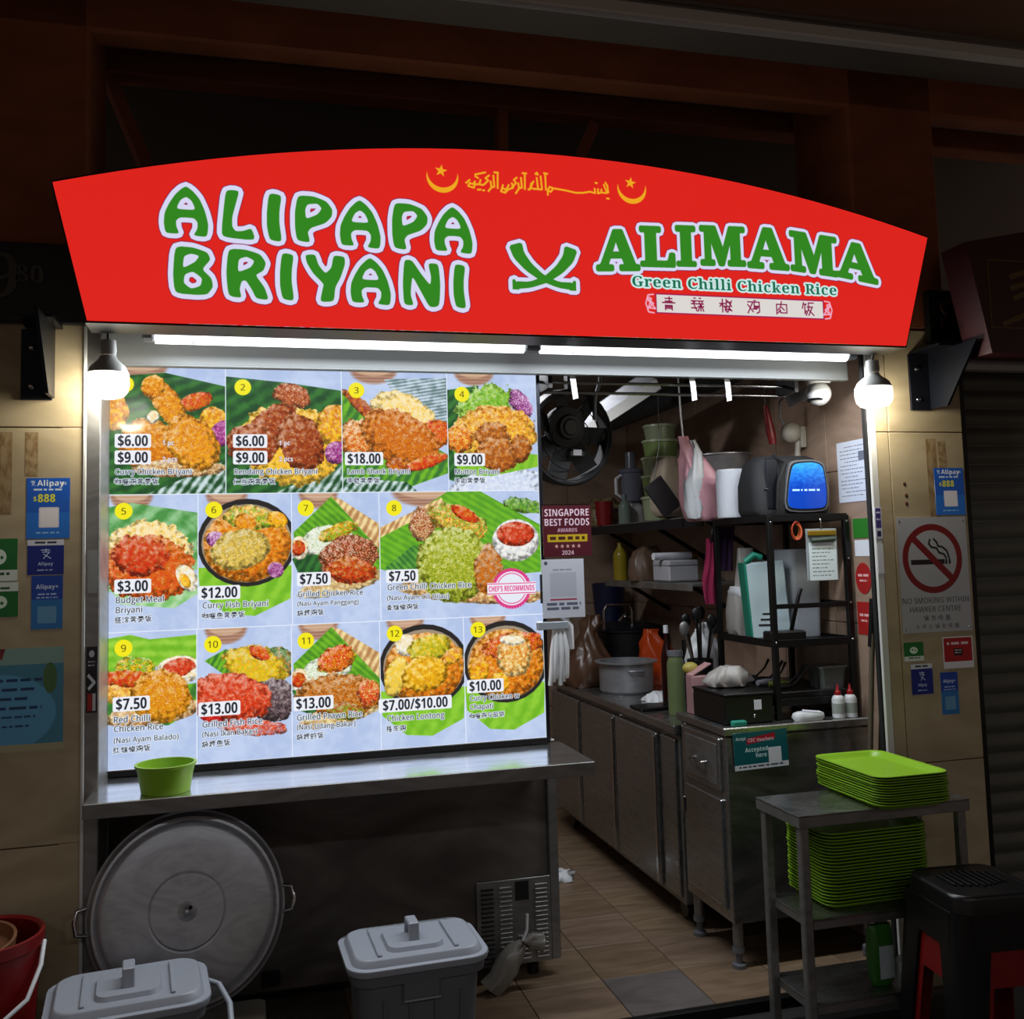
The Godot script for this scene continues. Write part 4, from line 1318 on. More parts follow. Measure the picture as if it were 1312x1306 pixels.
func sharp(rows: Array) -> Array:
	var out := [rows[0]]
	for k in range(1, rows.size() - 1):
		out.append(rows[k])
		out.append(rows[k])
	out.append(rows[rows.size() - 1])
	return out

func print_mat(called: String, p: Pic, rough := 0.5) -> StandardMaterial3D:
	var m := mat(called, Color.WHITE, rough)
	m.albedo_texture = p.tex()
	return m

func sheet(called: String, label: String, category: String, lo: Vector2, hi: Vector2, z: float, m: Material, thick := 0.0012, tilt := 0.0, group := "") -> Node3D:
	var t := thing(called, label, category, Vector3((lo.x + hi.x) / 2, (lo.y + hi.y) / 2, z + thick / 2), 0.0, group)
	t.rotation_degrees.z = tilt
	obj("sheet", g().box(Vector3(), Vector3(hi.x - lo.x, hi.y - lo.y, thick)), m, t)
	return t

func bars(p: Pic, x0: float, x1: float, y: float, h: float, c: Color, sd := 1) -> void:
	rng.seed = sd * 7 + int(y)
	var x := x0
	while x < x1:
		var l := rng.randf_range(h, h * 5.0)
		p.box(x, y, minf(x + l, x1), y + h, c)
		x += l + h * 0.8

func pay_blue() -> StandardMaterial3D:
	if mats.has("pay_blue"):
		return mats["pay_blue"]
	var p := Pic.new(176, 260, Color(0.09, 0.36, 0.76))
	p.box(0, 150, 176, 260, Color(0.12, 0.45, 0.82))
	write(p, "支", Vector2(14, 34), 22, Color.WHITE)
	write(p, "Alipay", Vector2(42, 34), 24, Color.WHITE, "sans_bold", 1.1)
	write(p, "HK", Vector2(140, 30), 13, Color.WHITE, "sans", 1.0)
	bars(p, 28, 148, 46, 8, Color(0.85, 0.90, 0.97), 3)
	write(p, "$", Vector2(26, 100), 20, Color(0.96, 0.92, 0.30))
	write(p, "888", Vector2(44, 104), 34, Color(0.96, 0.92, 0.30), "sans_bold", 0.95, 0, 1.5, Color(0.25, 0.45, 0.25))
	p.rounded(50, 126, 132, 214, 6, Color(0.88, 0.86, 0.90))
	p.rounded(56, 132, 126, 208, 4, Color(0.93, 0.92, 0.94))
	bars(p, 40, 140, 232, 7, Color(0.55, 0.75, 0.95), 4)
	return print_mat("pay_blue", p, 0.35)

func pay_navy() -> StandardMaterial3D:
	if mats.has("pay_navy"):
		return mats["pay_navy"]
	var p := Pic.new(150, 160, Color(0.04, 0.14, 0.50))
	p.box(0, 0, 150, 26, Color(0.84, 0.86, 0.90))
	bars(p, 30, 120, 8, 9, Color(0.20, 0.22, 0.30), 5)
	write(p, "支", Vector2(52, 88), 46, Color(0.80, 0.86, 0.96))
	write_mid(p, "Alipay", Vector2(75, 110), 15, Color(0.80, 0.86, 0.96))
	bars(p, 40, 110, 136, 6, Color(0.66, 0.74, 0.92), 6)
	return print_mat("pay_navy", p, 0.35)

func pay_sky() -> StandardMaterial3D:
	if mats.has("pay_sky"):
		return mats["pay_sky"]
	var p := Pic.new(130, 240, Color(0.08, 0.26, 0.64))
	p.box(0, 108, 130, 240, Color(0.16, 0.46, 0.72))
	write_mid(p, "Alipay+", Vector2(65, 50), 19, Color(0.88, 0.92, 0.98))
	bars(p, 26, 104, 80, 7, Color(0.70, 0.80, 0.95), 7)
	bars(p, 20, 110, 96, 6, Color(0.70, 0.80, 0.95), 8)
	p.rounded(26, 138, 104, 214, 4, Color(0.40, 0.62, 0.78))
	return print_mat("pay_sky", p, 0.35)

func pay_green() -> StandardMaterial3D:
	if mats.has("pay_green"):
		return mats["pay_green"]
	var p := Pic.new(130, 130, Color(0.05, 0.42, 0.16))
	p.rounded(0, 96, 130, 130, 2, Color(0.84, 0.88, 0.85))
	p.disc(65, 56, 27, 24, Color(0.86, 0.93, 0.87))
	p.disc(57, 52, 6, 6, Color(0.05, 0.42, 0.16))
	p.disc(76, 58, 5, 5, Color(0.05, 0.42, 0.16))
	bars(p, 30, 104, 104, 8, Color(0.10, 0.30, 0.16), 9)
	return print_mat("pay_green", p, 0.4)

func build_stickers() -> void:
	var z := 0.0022
	var left := "payment stickers on the pillar beside the menu"
	sheet("sticker", "bright blue sticker with 888 beside the menu screen", "sticker", Vector2(-0.624, 1.588), Vector2(-0.507, 1.765), z, pay_blue(), 0.0012, 0.0, left)
	sheet("sticker", "navy payment sticker directly under the blue 888 sticker by the menu", "sticker", Vector2(-0.620, 1.483), Vector2(-0.522, 1.584), z, pay_navy(), 0.0012, 0.0, left)
	sheet("sticker", "pale blue payment sticker lowest in the column by the menu", "sticker", Vector2(-0.608, 1.326), Vector2(-0.524, 1.480), z, pay_sky(), 0.0012, 0.0, left)
	sheet("sticker", "green sticker beside the blue 888 sticker by the menu", "sticker", Vector2(-0.745, 1.468), Vector2(-0.646, 1.590), z, pay_green(), 0.0012, 0.0, left)
	sheet("sticker", "plain green sticker above the teal poster", "sticker", Vector2(-0.740, 1.365), Vector2(-0.643, 1.464), z, pay_green(), 0.0012, 180.0, left)
	sheet("sticker", "bright blue sticker with 888 above the no smoking notice", "sticker", Vector2(2.461, 1.605), Vector2(2.588, 1.780), z + 0.002, pay_blue(), 0.0012)
	sheet("sticker", "navy payment sticker below the green sticker under the notice", "sticker", Vector2(2.312, 0.958), Vector2(2.402, 1.067), z, pay_navy())
	sheet("sticker", "pale blue payment sticker below the red sticker under the notice", "sticker", Vector2(2.434, 0.880), Vector2(2.507, 1.031), z, pay_sky())
	sheet("sticker", "small green sticker below the no smoking notice", "sticker", Vector2(2.288, 1.078), Vector2(2.370, 1.146), z, pay_green())
	var p := Pic.new(160, 150, Color(0.86, 0.86, 0.88))
	p.rounded(6, 6, 154, 118, 4, Color(0.66, 0.05, 0.10))
	bars(p, 22, 138, 26, 12, Color(0.90, 0.80, 0.82), 12)
	p.rounded(56, 56, 104, 90, 2, Color(0.16, 0.05, 0.07))
	bars(p, 62, 98, 62, 5, Color(0.85, 0.8, 0.8), 13)
	bars(p, 62, 98, 74, 5, Color(0.85, 0.8, 0.8), 14)
	sheet("sticker", "red and white card below the no smoking notice", "sticker", Vector2(2.452, 1.043), Vector2(2.582, 1.158), z, print_mat("red_card", p, 0.4))
	# no smoking notice
	p = Pic.new(330, 470, Color(0.66, 0.67, 0.68))
	for k in 240:
		rng.seed = k
		p.put(rng.randi_range(0, 329), rng.randi_range(0, 469), Color(0.5, 0.5, 0.5), 0.6)
	var c := Vector2(160, 170)
	p.line([c + Vector2(-98, 14), c + Vector2(52, 14)], 10, Color(0.06, 0.06, 0.07))
	p.box(c.x + 60, c.y + 4, c.x + 70, c.y + 24, Color(0.06, 0.06, 0.07))
	p.box(c.x + 76, c.y + 4, c.x + 86, c.y + 24, Color(0.06, 0.06, 0.07))
	p.line([c + Vector2(-8, -78), c + Vector2(-14, -60), c + Vector2(-2, -46), c + Vector2(22, -42), c + Vector2(32, -24), c + Vector2(56, -16), c + Vector2(66, 0)], 4, Color(0.06, 0.06, 0.07))
	p.line([c + Vector2(10, -80), c + Vector2(24, -66), c + Vector2(30, -50), c + Vector2(50, -46), c + Vector2(70, -30), c + Vector2(80, 0)], 4, Color(0.06, 0.06, 0.07))
	var maroon := Color(0.46, 0.05, 0.07)
	var ringp := PackedVector2Array()
	var hole := PackedVector2Array()
	for k in 60:
		ringp.append(c + Vector2.from_angle(TAU * k / 60) * 142)
		hole.append(c + Vector2.from_angle(TAU * k / 60) * 116)
	p.paint(p.mask([ringp, hole], true), maroon)
	p.line([c + Vector2(-92, -88), c + Vector2(92, 88)], 14, maroon)
	write_mid(p, "NO SMOKING WITHIN", Vector2(164, 340), 22, Color(0.22, 0.22, 0.23), "sans", 1.05)
	write_mid(p, "HAWKER CENTRE", Vector2(160, 376), 22, Color(0.22, 0.22, 0.23), "sans", 1.05)
	write_mid(p, "请 勿 吸 烟", Vector2(164, 412), 22, Color(0.25, 0.25, 0.26))
	write_mid(p, "小 中 心 请 勿 吸 烟", Vector2(164, 446), 20, Color(0.30, 0.30, 0.31))
	var t := sheet("no_smoking_notice", "silver notice with a barred cigarette on the right pillar", "notice", Vector2(2.288, 1.178), Vector2(2.584, 1.598), z, print_mat("no_smoking", p, 0.32), 0.003)
	for q in [[-0.136, 0.196], [0.136, 0.196], [-0.136, -0.196], [0.136, -0.196]]:
		obj("pin", g(Vector3(q[0], q[1], 0.0015)).ball(Vector3(), Vector3(0.004, 0.004, 0.002), 8, 4), mats["chrome"], t)
	# old tape and screw holes above the notice
	p = Pic.new(64, 200, Color(0.60, 0.52, 0.38))
	p.nz.frequency = 0.05
	for y in 200:
		for x in 64:
			p.put(x, y, Color(0.48, 0.37, 0.23), clampf(0.4 + p.nz.get_noise_2d(x * 0.6, y * 0.35) * 1.1, 0, 1))
	for q in [[2.435, 2.478, 1.60, 1.89], [2.487, 2.520, 1.78, 1.88]]:
		sheet("tape_residue", "strip of old brown tape residue above the no smoking notice", "tape", Vector2(q[0], q[2]), Vector2(q[1], q[3]), z - 0.0006, print_mat("tape", p, 0.6), 0.0008, 0.0, "tape residue")
	for q in [[2.334, 1.722], [2.339, 1.680], [2.338, 1.650]]:
		var o := thing("wall_plug", "small rusty wall plug above the no smoking notice", "plug", Vector3(q[0], q[1], z), 0.0, "wall plugs")
		obj("plug", g().ball(Vector3(), Vector3(0.007, 0.008, 0.003), 8, 5), mat("rust", Color(0.30, 0.14, 0.06), 0.8), o)
	for q in [[-0.70, -0.664, 1.66, 1.90], [-0.63, -0.595, 1.77, 1.90]]:
		sheet("tape_residue", "strip of old brown tape residue above the blue 888 sticker by the menu", "tape", Vector2(q[0], q[2]), Vector2(q[1], q[3]), z - 0.0006, mats["tape"], 0.0008, 0.0, "tape residue by the menu")
	# teal poster
	p = Pic.new(300, 400, Color(0.28, 0.52, 0.62))
	p.box(0, 0, 300, 64, Color(0.52, 0.66, 0.62))
	p.disc(120, 250, 160, 150, Color(0.36, 0.62, 0.78))
	p.leaf([Vector2(0, 0), Vector2(0.45, 0), Vector2(0.42, 0.10), Vector2(0, 0.18)], Color(0.40, 0.12, 0.16), Color(0.52, 0.22, 0.20), 0.5, 40)
	p.disc(262, 120, 20, 60, Color(0.30, 0.44, 0.26))
	for k in 6:
		bars(p, 40, 240 - (k % 3) * 18, 118 + k * 36, 11 if k < 4 else 7, Color(0.10, 0.24, 0.40), 20 + k)
	p.box(0, 372, 300, 400, Color(0.66, 0.64, 0.50))
	sheet("poster", "teal information poster low on the pillar by the menu", "poster", Vector2(-0.80, 0.982), Vector2(-0.520, 1.274), z, print_mat("teal_poster", p, 0.35))
	# narrow labels on the jambs
	p = Pic.new(48, 220, Color(0.05, 0.05, 0.06))
	p.box(6, 6, 42, 80, Color(0.10, 0.10, 0.12))
	p.disc(24, 24, 12, 12, Color(0.75, 0.76, 0.80))
	bars(p, 8, 40, 48, 5, Color(0.7, 0.7, 0.75), 31)
	bars(p, 8, 40, 60, 5, Color(0.7, 0.7, 0.75), 32)
	p.line([Vector2(10, 96), Vector2(36, 120), Vector2(12, 140)], 6, Color(0.80, 0.82, 0.86))
	p.box(6, 156, 26, 214, Color(0.62, 0.10, 0.10))
	p.box(28, 156, 42, 214, Color(0.75, 0.75, 0.78))
	sheet("jamb_label", "black and red narrow label on the steel jamb by the menu", "label", Vector2(-0.458, 1.080), Vector2(-0.428, 1.270), 0.0105, print_mat("jamb_label", p))
	sheet("jamb_label", "clear grey label high on the steel jamb by the menu", "label", Vector2(-0.456, 1.425), Vector2(-0.430, 1.550), 0.0105, mat("grey_label", Color(0.56, 0.58, 0.58), 0.4))
	p = Pic.new(40, 110, Color(0.80, 0.82, 0.88))
	p.box(4, 4, 36, 74, Color(0.26, 0.20, 0.48))
	bars(p, 8, 32, 16, 6, Color(0.8, 0.8, 0.9), 33)
	bars(p, 8, 32, 40, 6, Color(0.8, 0.8, 0.9), 34)
	p.box(8, 84, 32, 104, Color(0.16, 0.14, 0.3))
	sheet("jamb_label", "purple label on the white jamb of the kitchen opening", "label", Vector2(2.195, 1.525), Vector2(2.222, 1.638), 0.0105, print_mat("purple_label", p))
	sheet("jamb_label", "white label under the purple one on the white jamb", "label", Vector2(2.196, 1.398), Vector2(2.221, 1.505), 0.0105, mats["paper"])

func build_bins() -> void:
	var shape := func(t: Node3D, bail: bool) -> void:
		var b := g()
		shell(b, sharp([[0.0, 0.27, 0.19, 0.04], [0.005, 0.275, 0.195, 0.04], [0.42, 0.335, 0.245, 0.05], [0.42, 0.365, 0.27, 0.055], [0.45, 0.37, 0.275, 0.055]]), true, true)
		obj("body", b, mats["grey_plastic"], t)
		for k in [-0.1, -0.03, 0.04, 0.11]:
			obj("rib", g().bar(Vector3(k * 0.85, 0.03, 0.101), Vector3(k, 0.38, 0.121), 0.012, 0.006), mats["grey_plastic"], t)
		obj("grip", g().box(Vector3(0.0, 0.40, 0.127), Vector3(0.10, 0.05, 0.014), 0.004), mats["grey_plastic"], t)
		obj("grip_edge", g().box(Vector3(0.0, 0.375, 0.136), Vector3(0.10, 0.005, 0.010), 0.002), mats["grey_lid"], t)
		var l := g()
		shell(l, [[0.449, 0.385, 0.29, 0.06], [0.462, 0.392, 0.296, 0.062], [0.466, 0.388, 0.292, 0.062], [0.466, 0.388, 0.292, 0.062], [0.467, 0.358, 0.262, 0.05], [0.467, 0.358, 0.262, 0.05], [0.482, 0.345, 0.25, 0.05], [0.485, 0.335, 0.24, 0.05], [0.485, 0.335, 0.24, 0.05], [0.480, 0.16, 0.16, 0.03], [0.480, 0.16, 0.16, 0.03], [0.491, 0.15, 0.15, 0.03]])
		var lid := obj("lid", l, mats["grey_lid"], t)
		for s in [-1, 1]:
			obj("rib", g().box(Vector3(0.105 * s, 0.486, 0.0), Vector3(0.012, 0.006, 0.20), 0.002), mats["grey_lid"], lid)
		obj("handle", g().bar(Vector3(0, 0.488, -0.036), Vector3(0, 0.535, -0.026), 0.030, 0.010, 0.003, Vector3.BACK).bar(Vector3(0, 0.531, -0.030), Vector3(0, 0.531, 0.030), 0.030, 0.010, 0.003).bar(Vector3(0, 0.488, 0.036), Vector3(0, 0.535, 0.026), 0.030, 0.010, 0.003, Vector3.BACK), mats["grey_lid"], lid)
		if bail:
			obj("bail", g().tube([Vector3(0.19, 0.43, -0.09), Vector3(0.225, 0.42, -0.07), Vector3(0.248, 0.39, -0.01), Vector3(0.248, 0.35, 0.06), Vector3(0.232, 0.325, 0.11), Vector3(0.19, 0.33, 0.125)], 0.008, 8), mats["grey_lid"], t)
	var a := thing("waste_bin", "grey lidded bin with a loop bail in front of the round lid", "bin", Vector3(-0.300, -0.04, 0.37), 6.0, "grey bins")
	shape.call(a, true)
	var b2 := thing("waste_bin", "grey lidded bin standing in front of the cabinet below the counter", "bin", Vector3(0.435, -0.04, 0.30), 2.0, "grey bins")
	shape.call(b2, false)
	# red pail
	var p := thing("pail", "dark red plastic pail with a white bail at the pillar foot", "pail", Vector3(-0.685, -0.04, 0.20))
	obj("body", g().lathe([Vector2(0.0, 0.0), Vector2(0.115, 0.0), Vector2(0.148, 0.555), Vector2(0.156, 0.56), Vector2(0.157, 0.59), Vector2(0.150, 0.592), Vector2(0.143, 0.585), Vector2(0.112, 0.01), Vector2(0.0, 0.01)], 36), mats["red_plastic"], p)
	obj("bail", g().tube([Vector3(0.157, 0.56, 0.0), Vector3(0.16, 0.52, 0.06), Vector3(0.14, 0.46, 0.12), Vector3(0.08, 0.42, 0.165), Vector3(0.0, 0.40, 0.18), Vector3(-0.08, 0.42, 0.165), Vector3(-0.14, 0.46, 0.12), Vector3(-0.157, 0.56, 0.0)], 0.006, 8), mats["white_plastic"], p)
	var w := thing("ladle_bowl", "tan bowl floating in the red pail", "bowl", Vector3(-0.695, 0.472, 0.19))
	obj("bowl", g().lathe([Vector2(0.0, 0.0), Vector2(0.06, 0.005), Vector2(0.095, 0.04), Vector2(0.10, 0.07), Vector2(0.092, 0.07), Vector2(0.085, 0.04), Vector2(0.0, 0.012)], 28), mat("tan_plastic", Color(0.50, 0.33, 0.22), 0.5), w)
	w.rotation_degrees.x = 10
	var wt := thing("pail_water", "murky water filling the red pail", "water", Vector3(-0.685, 0.40, 0.20))
	obj("surface", g().lathe([Vector2(0.0, 0.05), Vector2(0.135, 0.05), Vector2(0.135, 0.04), Vector2(0.0, 0.04)], 28), mat("murk", Color(0.20, 0.12, 0.09), 0.12), wt)

func build_big_lid() -> void:
	var t := thing("round_lid", "huge dented aluminium pot lid leaning under the counter", "lid", Vector3(-0.172, 0.250, 0.150))
	t.rotation_degrees = Vector3(-13, 2, 0)
	t.scale = Vector3.ONE * 0.925
	var turn := Basis(Vector3.RIGHT, PI / 2)
	var q := g()
	q.x = Transform3D(turn, Vector3(0, 0.297, 0))
	q.lathe([Vector2(0.0, 0.012), Vector2(0.106, 0.012), Vector2(0.109, 0.0105), Vector2(0.112, 0.0095), Vector2(0.115, 0.0105), Vector2(0.118, 0.0115), Vector2(0.20, 0.010), Vector2(0.245, 0.006), Vector2(0.258, 0.0), Vector2(0.262, -0.006), Vector2(0.268, 0.001), Vector2(0.276, 0.0), Vector2(0.280, -0.02), Vector2(0.290, -0.045), Vector2(0.2965, -0.048), Vector2(0.297, -0.060), Vector2(0.285, -0.062), Vector2(0.272, -0.03), Vector2(0.20, -0.004), Vector2(0.0, 0.0)], 72)
	obj("disc", q, mats["aluminium"], t)
	var k := g()
	k.x = Transform3D(turn, Vector3(0.0, 0.297, 0.012))
	k.lathe([Vector2(0.030, 0.0), Vector2(0.022, 0.003), Vector2(0.010, 0.008), Vector2(0.006, 0.014), Vector2(0.0, 0.015)], 18)
	obj("boss", k, mats["aluminium"], t)
	obj("hole", g(Vector3(0.010, 0.308, 0.0235)).ball(Vector3(), Vector3(0.006, 0.006, 0.003), 8, 5), mats["black_matte"], t)
	for s in [-1, 1]:
		var x: float = 0.292 * s
		obj("handle", g().tube([Vector3(x, 0.335, -0.05), Vector3(x + 0.028 * s, 0.330, -0.04), Vector3(x + 0.034 * s, 0.297, -0.035), Vector3(x + 0.028 * s, 0.262, -0.04), Vector3(x, 0.257, -0.05)], 0.007, 8), mats["chrome"], t)
	var w := thing("white_block", "low white block propping up the big round lid", "block", Vector3(-0.12, -0.04, 0.13))
	var wb := g()
	shell(wb, [[0.0, 0.30, 0.16, 0.02], [0.272, 0.32, 0.17, 0.02], [0.272, 0.32, 0.17, 0.02], [0.276, 0.31, 0.16, 0.02]])
	obj("block", wb, mat("dirty_white", Color(0.52, 0.51, 0.47), 0.6), w)
	# green bowl on the counter
	var b := thing("bowl", "lime green plastic bowl standing on the steel counter", "bowl", Vector3(-0.235, 0.8505, 0.055))
	obj("bowl", g().lathe([Vector2(0.0, 0.004), Vector2(0.060, 0.004), Vector2(0.062, 0.0), Vector2(0.068, 0.0), Vector2(0.076, 0.05), Vector2(0.081, 0.071), Vector2(0.086, 0.074), Vector2(0.086, 0.080), Vector2(0.078, 0.080), Vector2(0.072, 0.05), Vector2(0.062, 0.008), Vector2(0.0, 0.008)], 40), mats["green_plastic"], b)
	# bundle of wrapping film pushed into the grille
	var f := thing("plastic_bundle", "crumpled clear plastic film tied at the vent grille", "plastic bag", Vector3(0.80, 0.0, -0.30))
	var fl := g()
	fl.x = Transform3D(Basis(Vector3.BACK, -0.75), Vector3(-0.01, 0.02, 0))
	fl.sack([[0.0, 0.03, 0.018, 0, 0], [0.04, 0.034, 0.022, 0.005, 0], [0.10, 0.038, 0.024, 0.0, 0], [0.15, 0.032, 0.02, -0.004, 0], [0.185, 0.008, 0.008, 0, 0]], 22, 2.0, 0.014, 7, 26.0)
	obj("film", fl, mat("grey_film", Color(0.52, 0.51, 0.48), 0.28), f)
	var f2 := g()
	f2.x = Transform3D(Basis(Vector3.BACK, -1.75), Vector3(0.115, 0.165, 0.0))
	f2.sack([[0.0, 0.008, 0.008, 0, 0], [0.03, 0.024, 0.016, 0, 0], [0.07, 0.026, 0.016, 0.004, 0], [0.075, 0.02, 0.01, 0.006, 0]], 18, 2.0, 0.012, 8, 30.0)
	obj("tuft", f2, mats["grey_film"], f)
	obj("stick", g().tube([Vector3(0.112, 0.165, 0.0), Vector3(0.13, 0.20, -0.005), Vector3(0.135, 0.25, -0.012)], 0.006, 8), mats["white_plastic"], f)

func build_table() -> void:
	var t := thing("steel_table", "narrow three tier stainless table holding the green trays", "table", Vector3(1.94, -0.04, 0.212))
	var w := 0.62
	var d := 0.27
	obj("top", g().box(Vector3(0, 0.712, 0), Vector3(w, 0.006, d), 0.001), mats["steel"], t)
	for s in [-1, 1]:
		obj("apron", g().box(Vector3(0, 0.695, (d / 2 - 0.004) * s), Vector3(w, 0.034, 0.006), 0.001), mats["steel_dull"], t)
		obj("apron", g().box(Vector3((w / 2 - 0.004) * s, 0.695, 0), Vector3(0.006, 0.034, d), 0.001), mats["steel_dull"], t)
	for sx in [-1, 1]:
		for sz in [-1, 1]:
			obj("leg", g().box(Vector3((w / 2 - 0.024) * sx, 0.348, (d / 2 - 0.024) * sz), Vector3(0.030, 0.696, 0.030), 0.004), mats["steel_dull"], t)
	for y in [0.395, 0.145]:
		obj("shelf", g().box(Vector3(0, y, 0), Vector3(w - 0.06, 0.006, d - 0.02), 0.001), mats["steel"], t)
		for s in [-1, 1]:
			obj("shelf_lip", g().box(Vector3(0, y - 0.012, (d / 2 - 0.014) * s), Vector3(w - 0.08, 0.03, 0.005), 0.001), mats["steel_dull"], t)
			obj("shelf_lip", g().box(Vector3((w / 2 - 0.034) * s, y - 0.012, 0), Vector3(0.005, 0.03, d - 0.06), 0.001), mats["steel_dull"], t)
	# trays: one shape, each tray its own object
	var q := g()
	shell(q, [[0.0, 0.205, 0.325, 0.03], [0.0, 0.205, 0.325, 0.03], [0.004, 0.222, 0.342, 0.035], [0.017, 0.243, 0.363, 0.04], [0.020, 0.250, 0.370, 0.042], [0.0205, 0.268, 0.388, 0.045], [0.0205, 0.268, 0.388, 0.045], [0.0175, 0.270, 0.390, 0.046], [0.0185, 0.262, 0.382, 0.044]], true, false)
	q.grid([ring_box(0.0205, 0.262, 0.382, 0.044), ring_box(0.018, 0.246, 0.366, 0.041), ring_box(0.005, 0.226, 0.346, 0.036), ring_box(0.0035, 0.214, 0.334, 0.033)], true)
	q.cap(ring_box(0.0035, 0.214, 0.334, 0.033), Vector3.UP)
	var m := q.mesh()
	rng.seed = 5
	for k in 12:
		var tr := thing("tray", "lime green tray in the short stack on the steel table top" if k < 11 else "topmost lime green tray of the stack on the steel table top", "tray", Vector3(2.015 + rng.randf_range(-0.003, 0.003), 0.6755 + k * 0.0078, 0.212 + rng.randf_range(-0.003, 0.003)), rng.randf_range(-0.8, 0.8), "trays on the table top")
		obj("tray", m, mats["green_plastic"], tr)
	for k in 23:
		var tr := thing("tray", "lime green tray in the tall stack on the table's middle shelf", "tray", Vector3(1.938 + rng.randf_range(-0.002, 0.002), 0.3585 + k * 0.0099, 0.168 + rng.randf_range(-0.002, 0.002)), 90.0 + rng.randf_range(-0.6, 0.6), "trays on the middle shelf")
		obj("tray", m, mats["green_plastic"], tr)
	var pk := thing("packet", "green and white packet hanging under the tray shelf", "packet", Vector3(1.94, 0.080, 0.27))
	var pg := g()
	pg.sack([[0.029, 0.030, 0.012, 0, 0], [0.05, 0.042, 0.022, 0, 0], [0.13, 0.045, 0.024, 0, 0], [0.20, 0.040, 0.014, 0, 0], [0.215, 0.038, 0.004, 0, 0]], 24, 3.0, 0.004, 4, 20)
	obj("bag", pg, mat("packet_green", Color(0.20, 0.44, 0.14), 0.35), pk)
	obj("label", g().box(Vector3(0.006, 0.105, 0.026), Vector3(0.052, 0.10, 0.004), 0.001), mat("packet_white", Color(0.70, 0.76, 0.78), 0.5), pk)

func stool(t: Node3D, h: float, w0: float, w1: float, m: Material, slots: bool) -> void:
	var th := 0.022
	var s := g()
	shell(s, [[h - 0.055, w0 + 0.012, w0 + 0.012, 0.06], [h - 0.012, w0 + 0.004, w0 + 0.004, 0.06], [h - 0.003, w0 - 0.006, w0 - 0.006, 0.055], [h, w0 - 0.022, w0 - 0.022, 0.05], [h - 0.003, w0 - 0.045, w0 - 0.045, 0.045]], false, true)
	var seat := obj("seat", s, m, t)
	if slots:
		for k in 9:
			obj("rib", g().box(Vector3(-0.08 + k * 0.02, h + 0.0005, -0.01), Vector3(0.009, 0.006, 0.15 - absf(k - 4.0) * 0.012), 0.002), m, seat)
	for sx in [-1, 1]:
		for sz in [-1, 1]:
			var leg := g()
			var rows := []
			for k in 8:
				var y := lerpf(h - 0.05, 0.0, k / 7.0)
				var hw := lerpf(w0 / 2 + 0.005, w1 / 2, k / 7.0)
				var span := lerpf(0.115, 0.075, pow(k / 7.0, 0.6))
				var r := PackedVector3Array()
				for a in [[hw - span, hw], [hw - 0.03, hw], [hw - 0.008, hw - 0.004], [hw - 0.004, hw - 0.008], [hw, hw - 0.03], [hw, hw - span], [hw - th * 0.4, hw - span], [hw - th * 0.4, hw - 0.034], [hw - 0.014, hw - 0.014], [hw - 0.034, hw - th * 0.4], [hw - span, hw - th * 0.4]]:
					r.append(Vector3(a[0] * sx, y, a[1] * sz))
				rows.append(r)
			leg.grid(rows, true, sx * sz < 0)
			obj("leg", leg, m, t)
	for k in 4:
		var ap := g()
		ap.x = Transform3D(Basis(Vector3.UP, PI / 2 * k), Vector3())
		ap.bar(Vector3(0, h - 0.05, w0 / 2 + 0.004), Vector3(0, h - 0.15, lerpf(w0, w1, 0.26) / 2 + 0.002), w0 * 0.75, 0.005, 0.001, Vector3.BACK)
		obj("apron", ap, m, t)

func build_stools() -> void:
	var a := thing("stool", "red plastic stool nested under the black stool", "stool", Vector3(2.080, -0.04, 0.550), -6.0)
	stool(a, 0.44, 0.27, 0.33, mats["red_plastic"], false)
	var b := thing("stool", "black plastic stool with a ribbed seat stacked on the red stool", "stool", Vector3(2.080, 0.052, 0.550), -6.0)
	stool(b, 0.45, 0.28, 0.345, mats["black_plastic"], true)

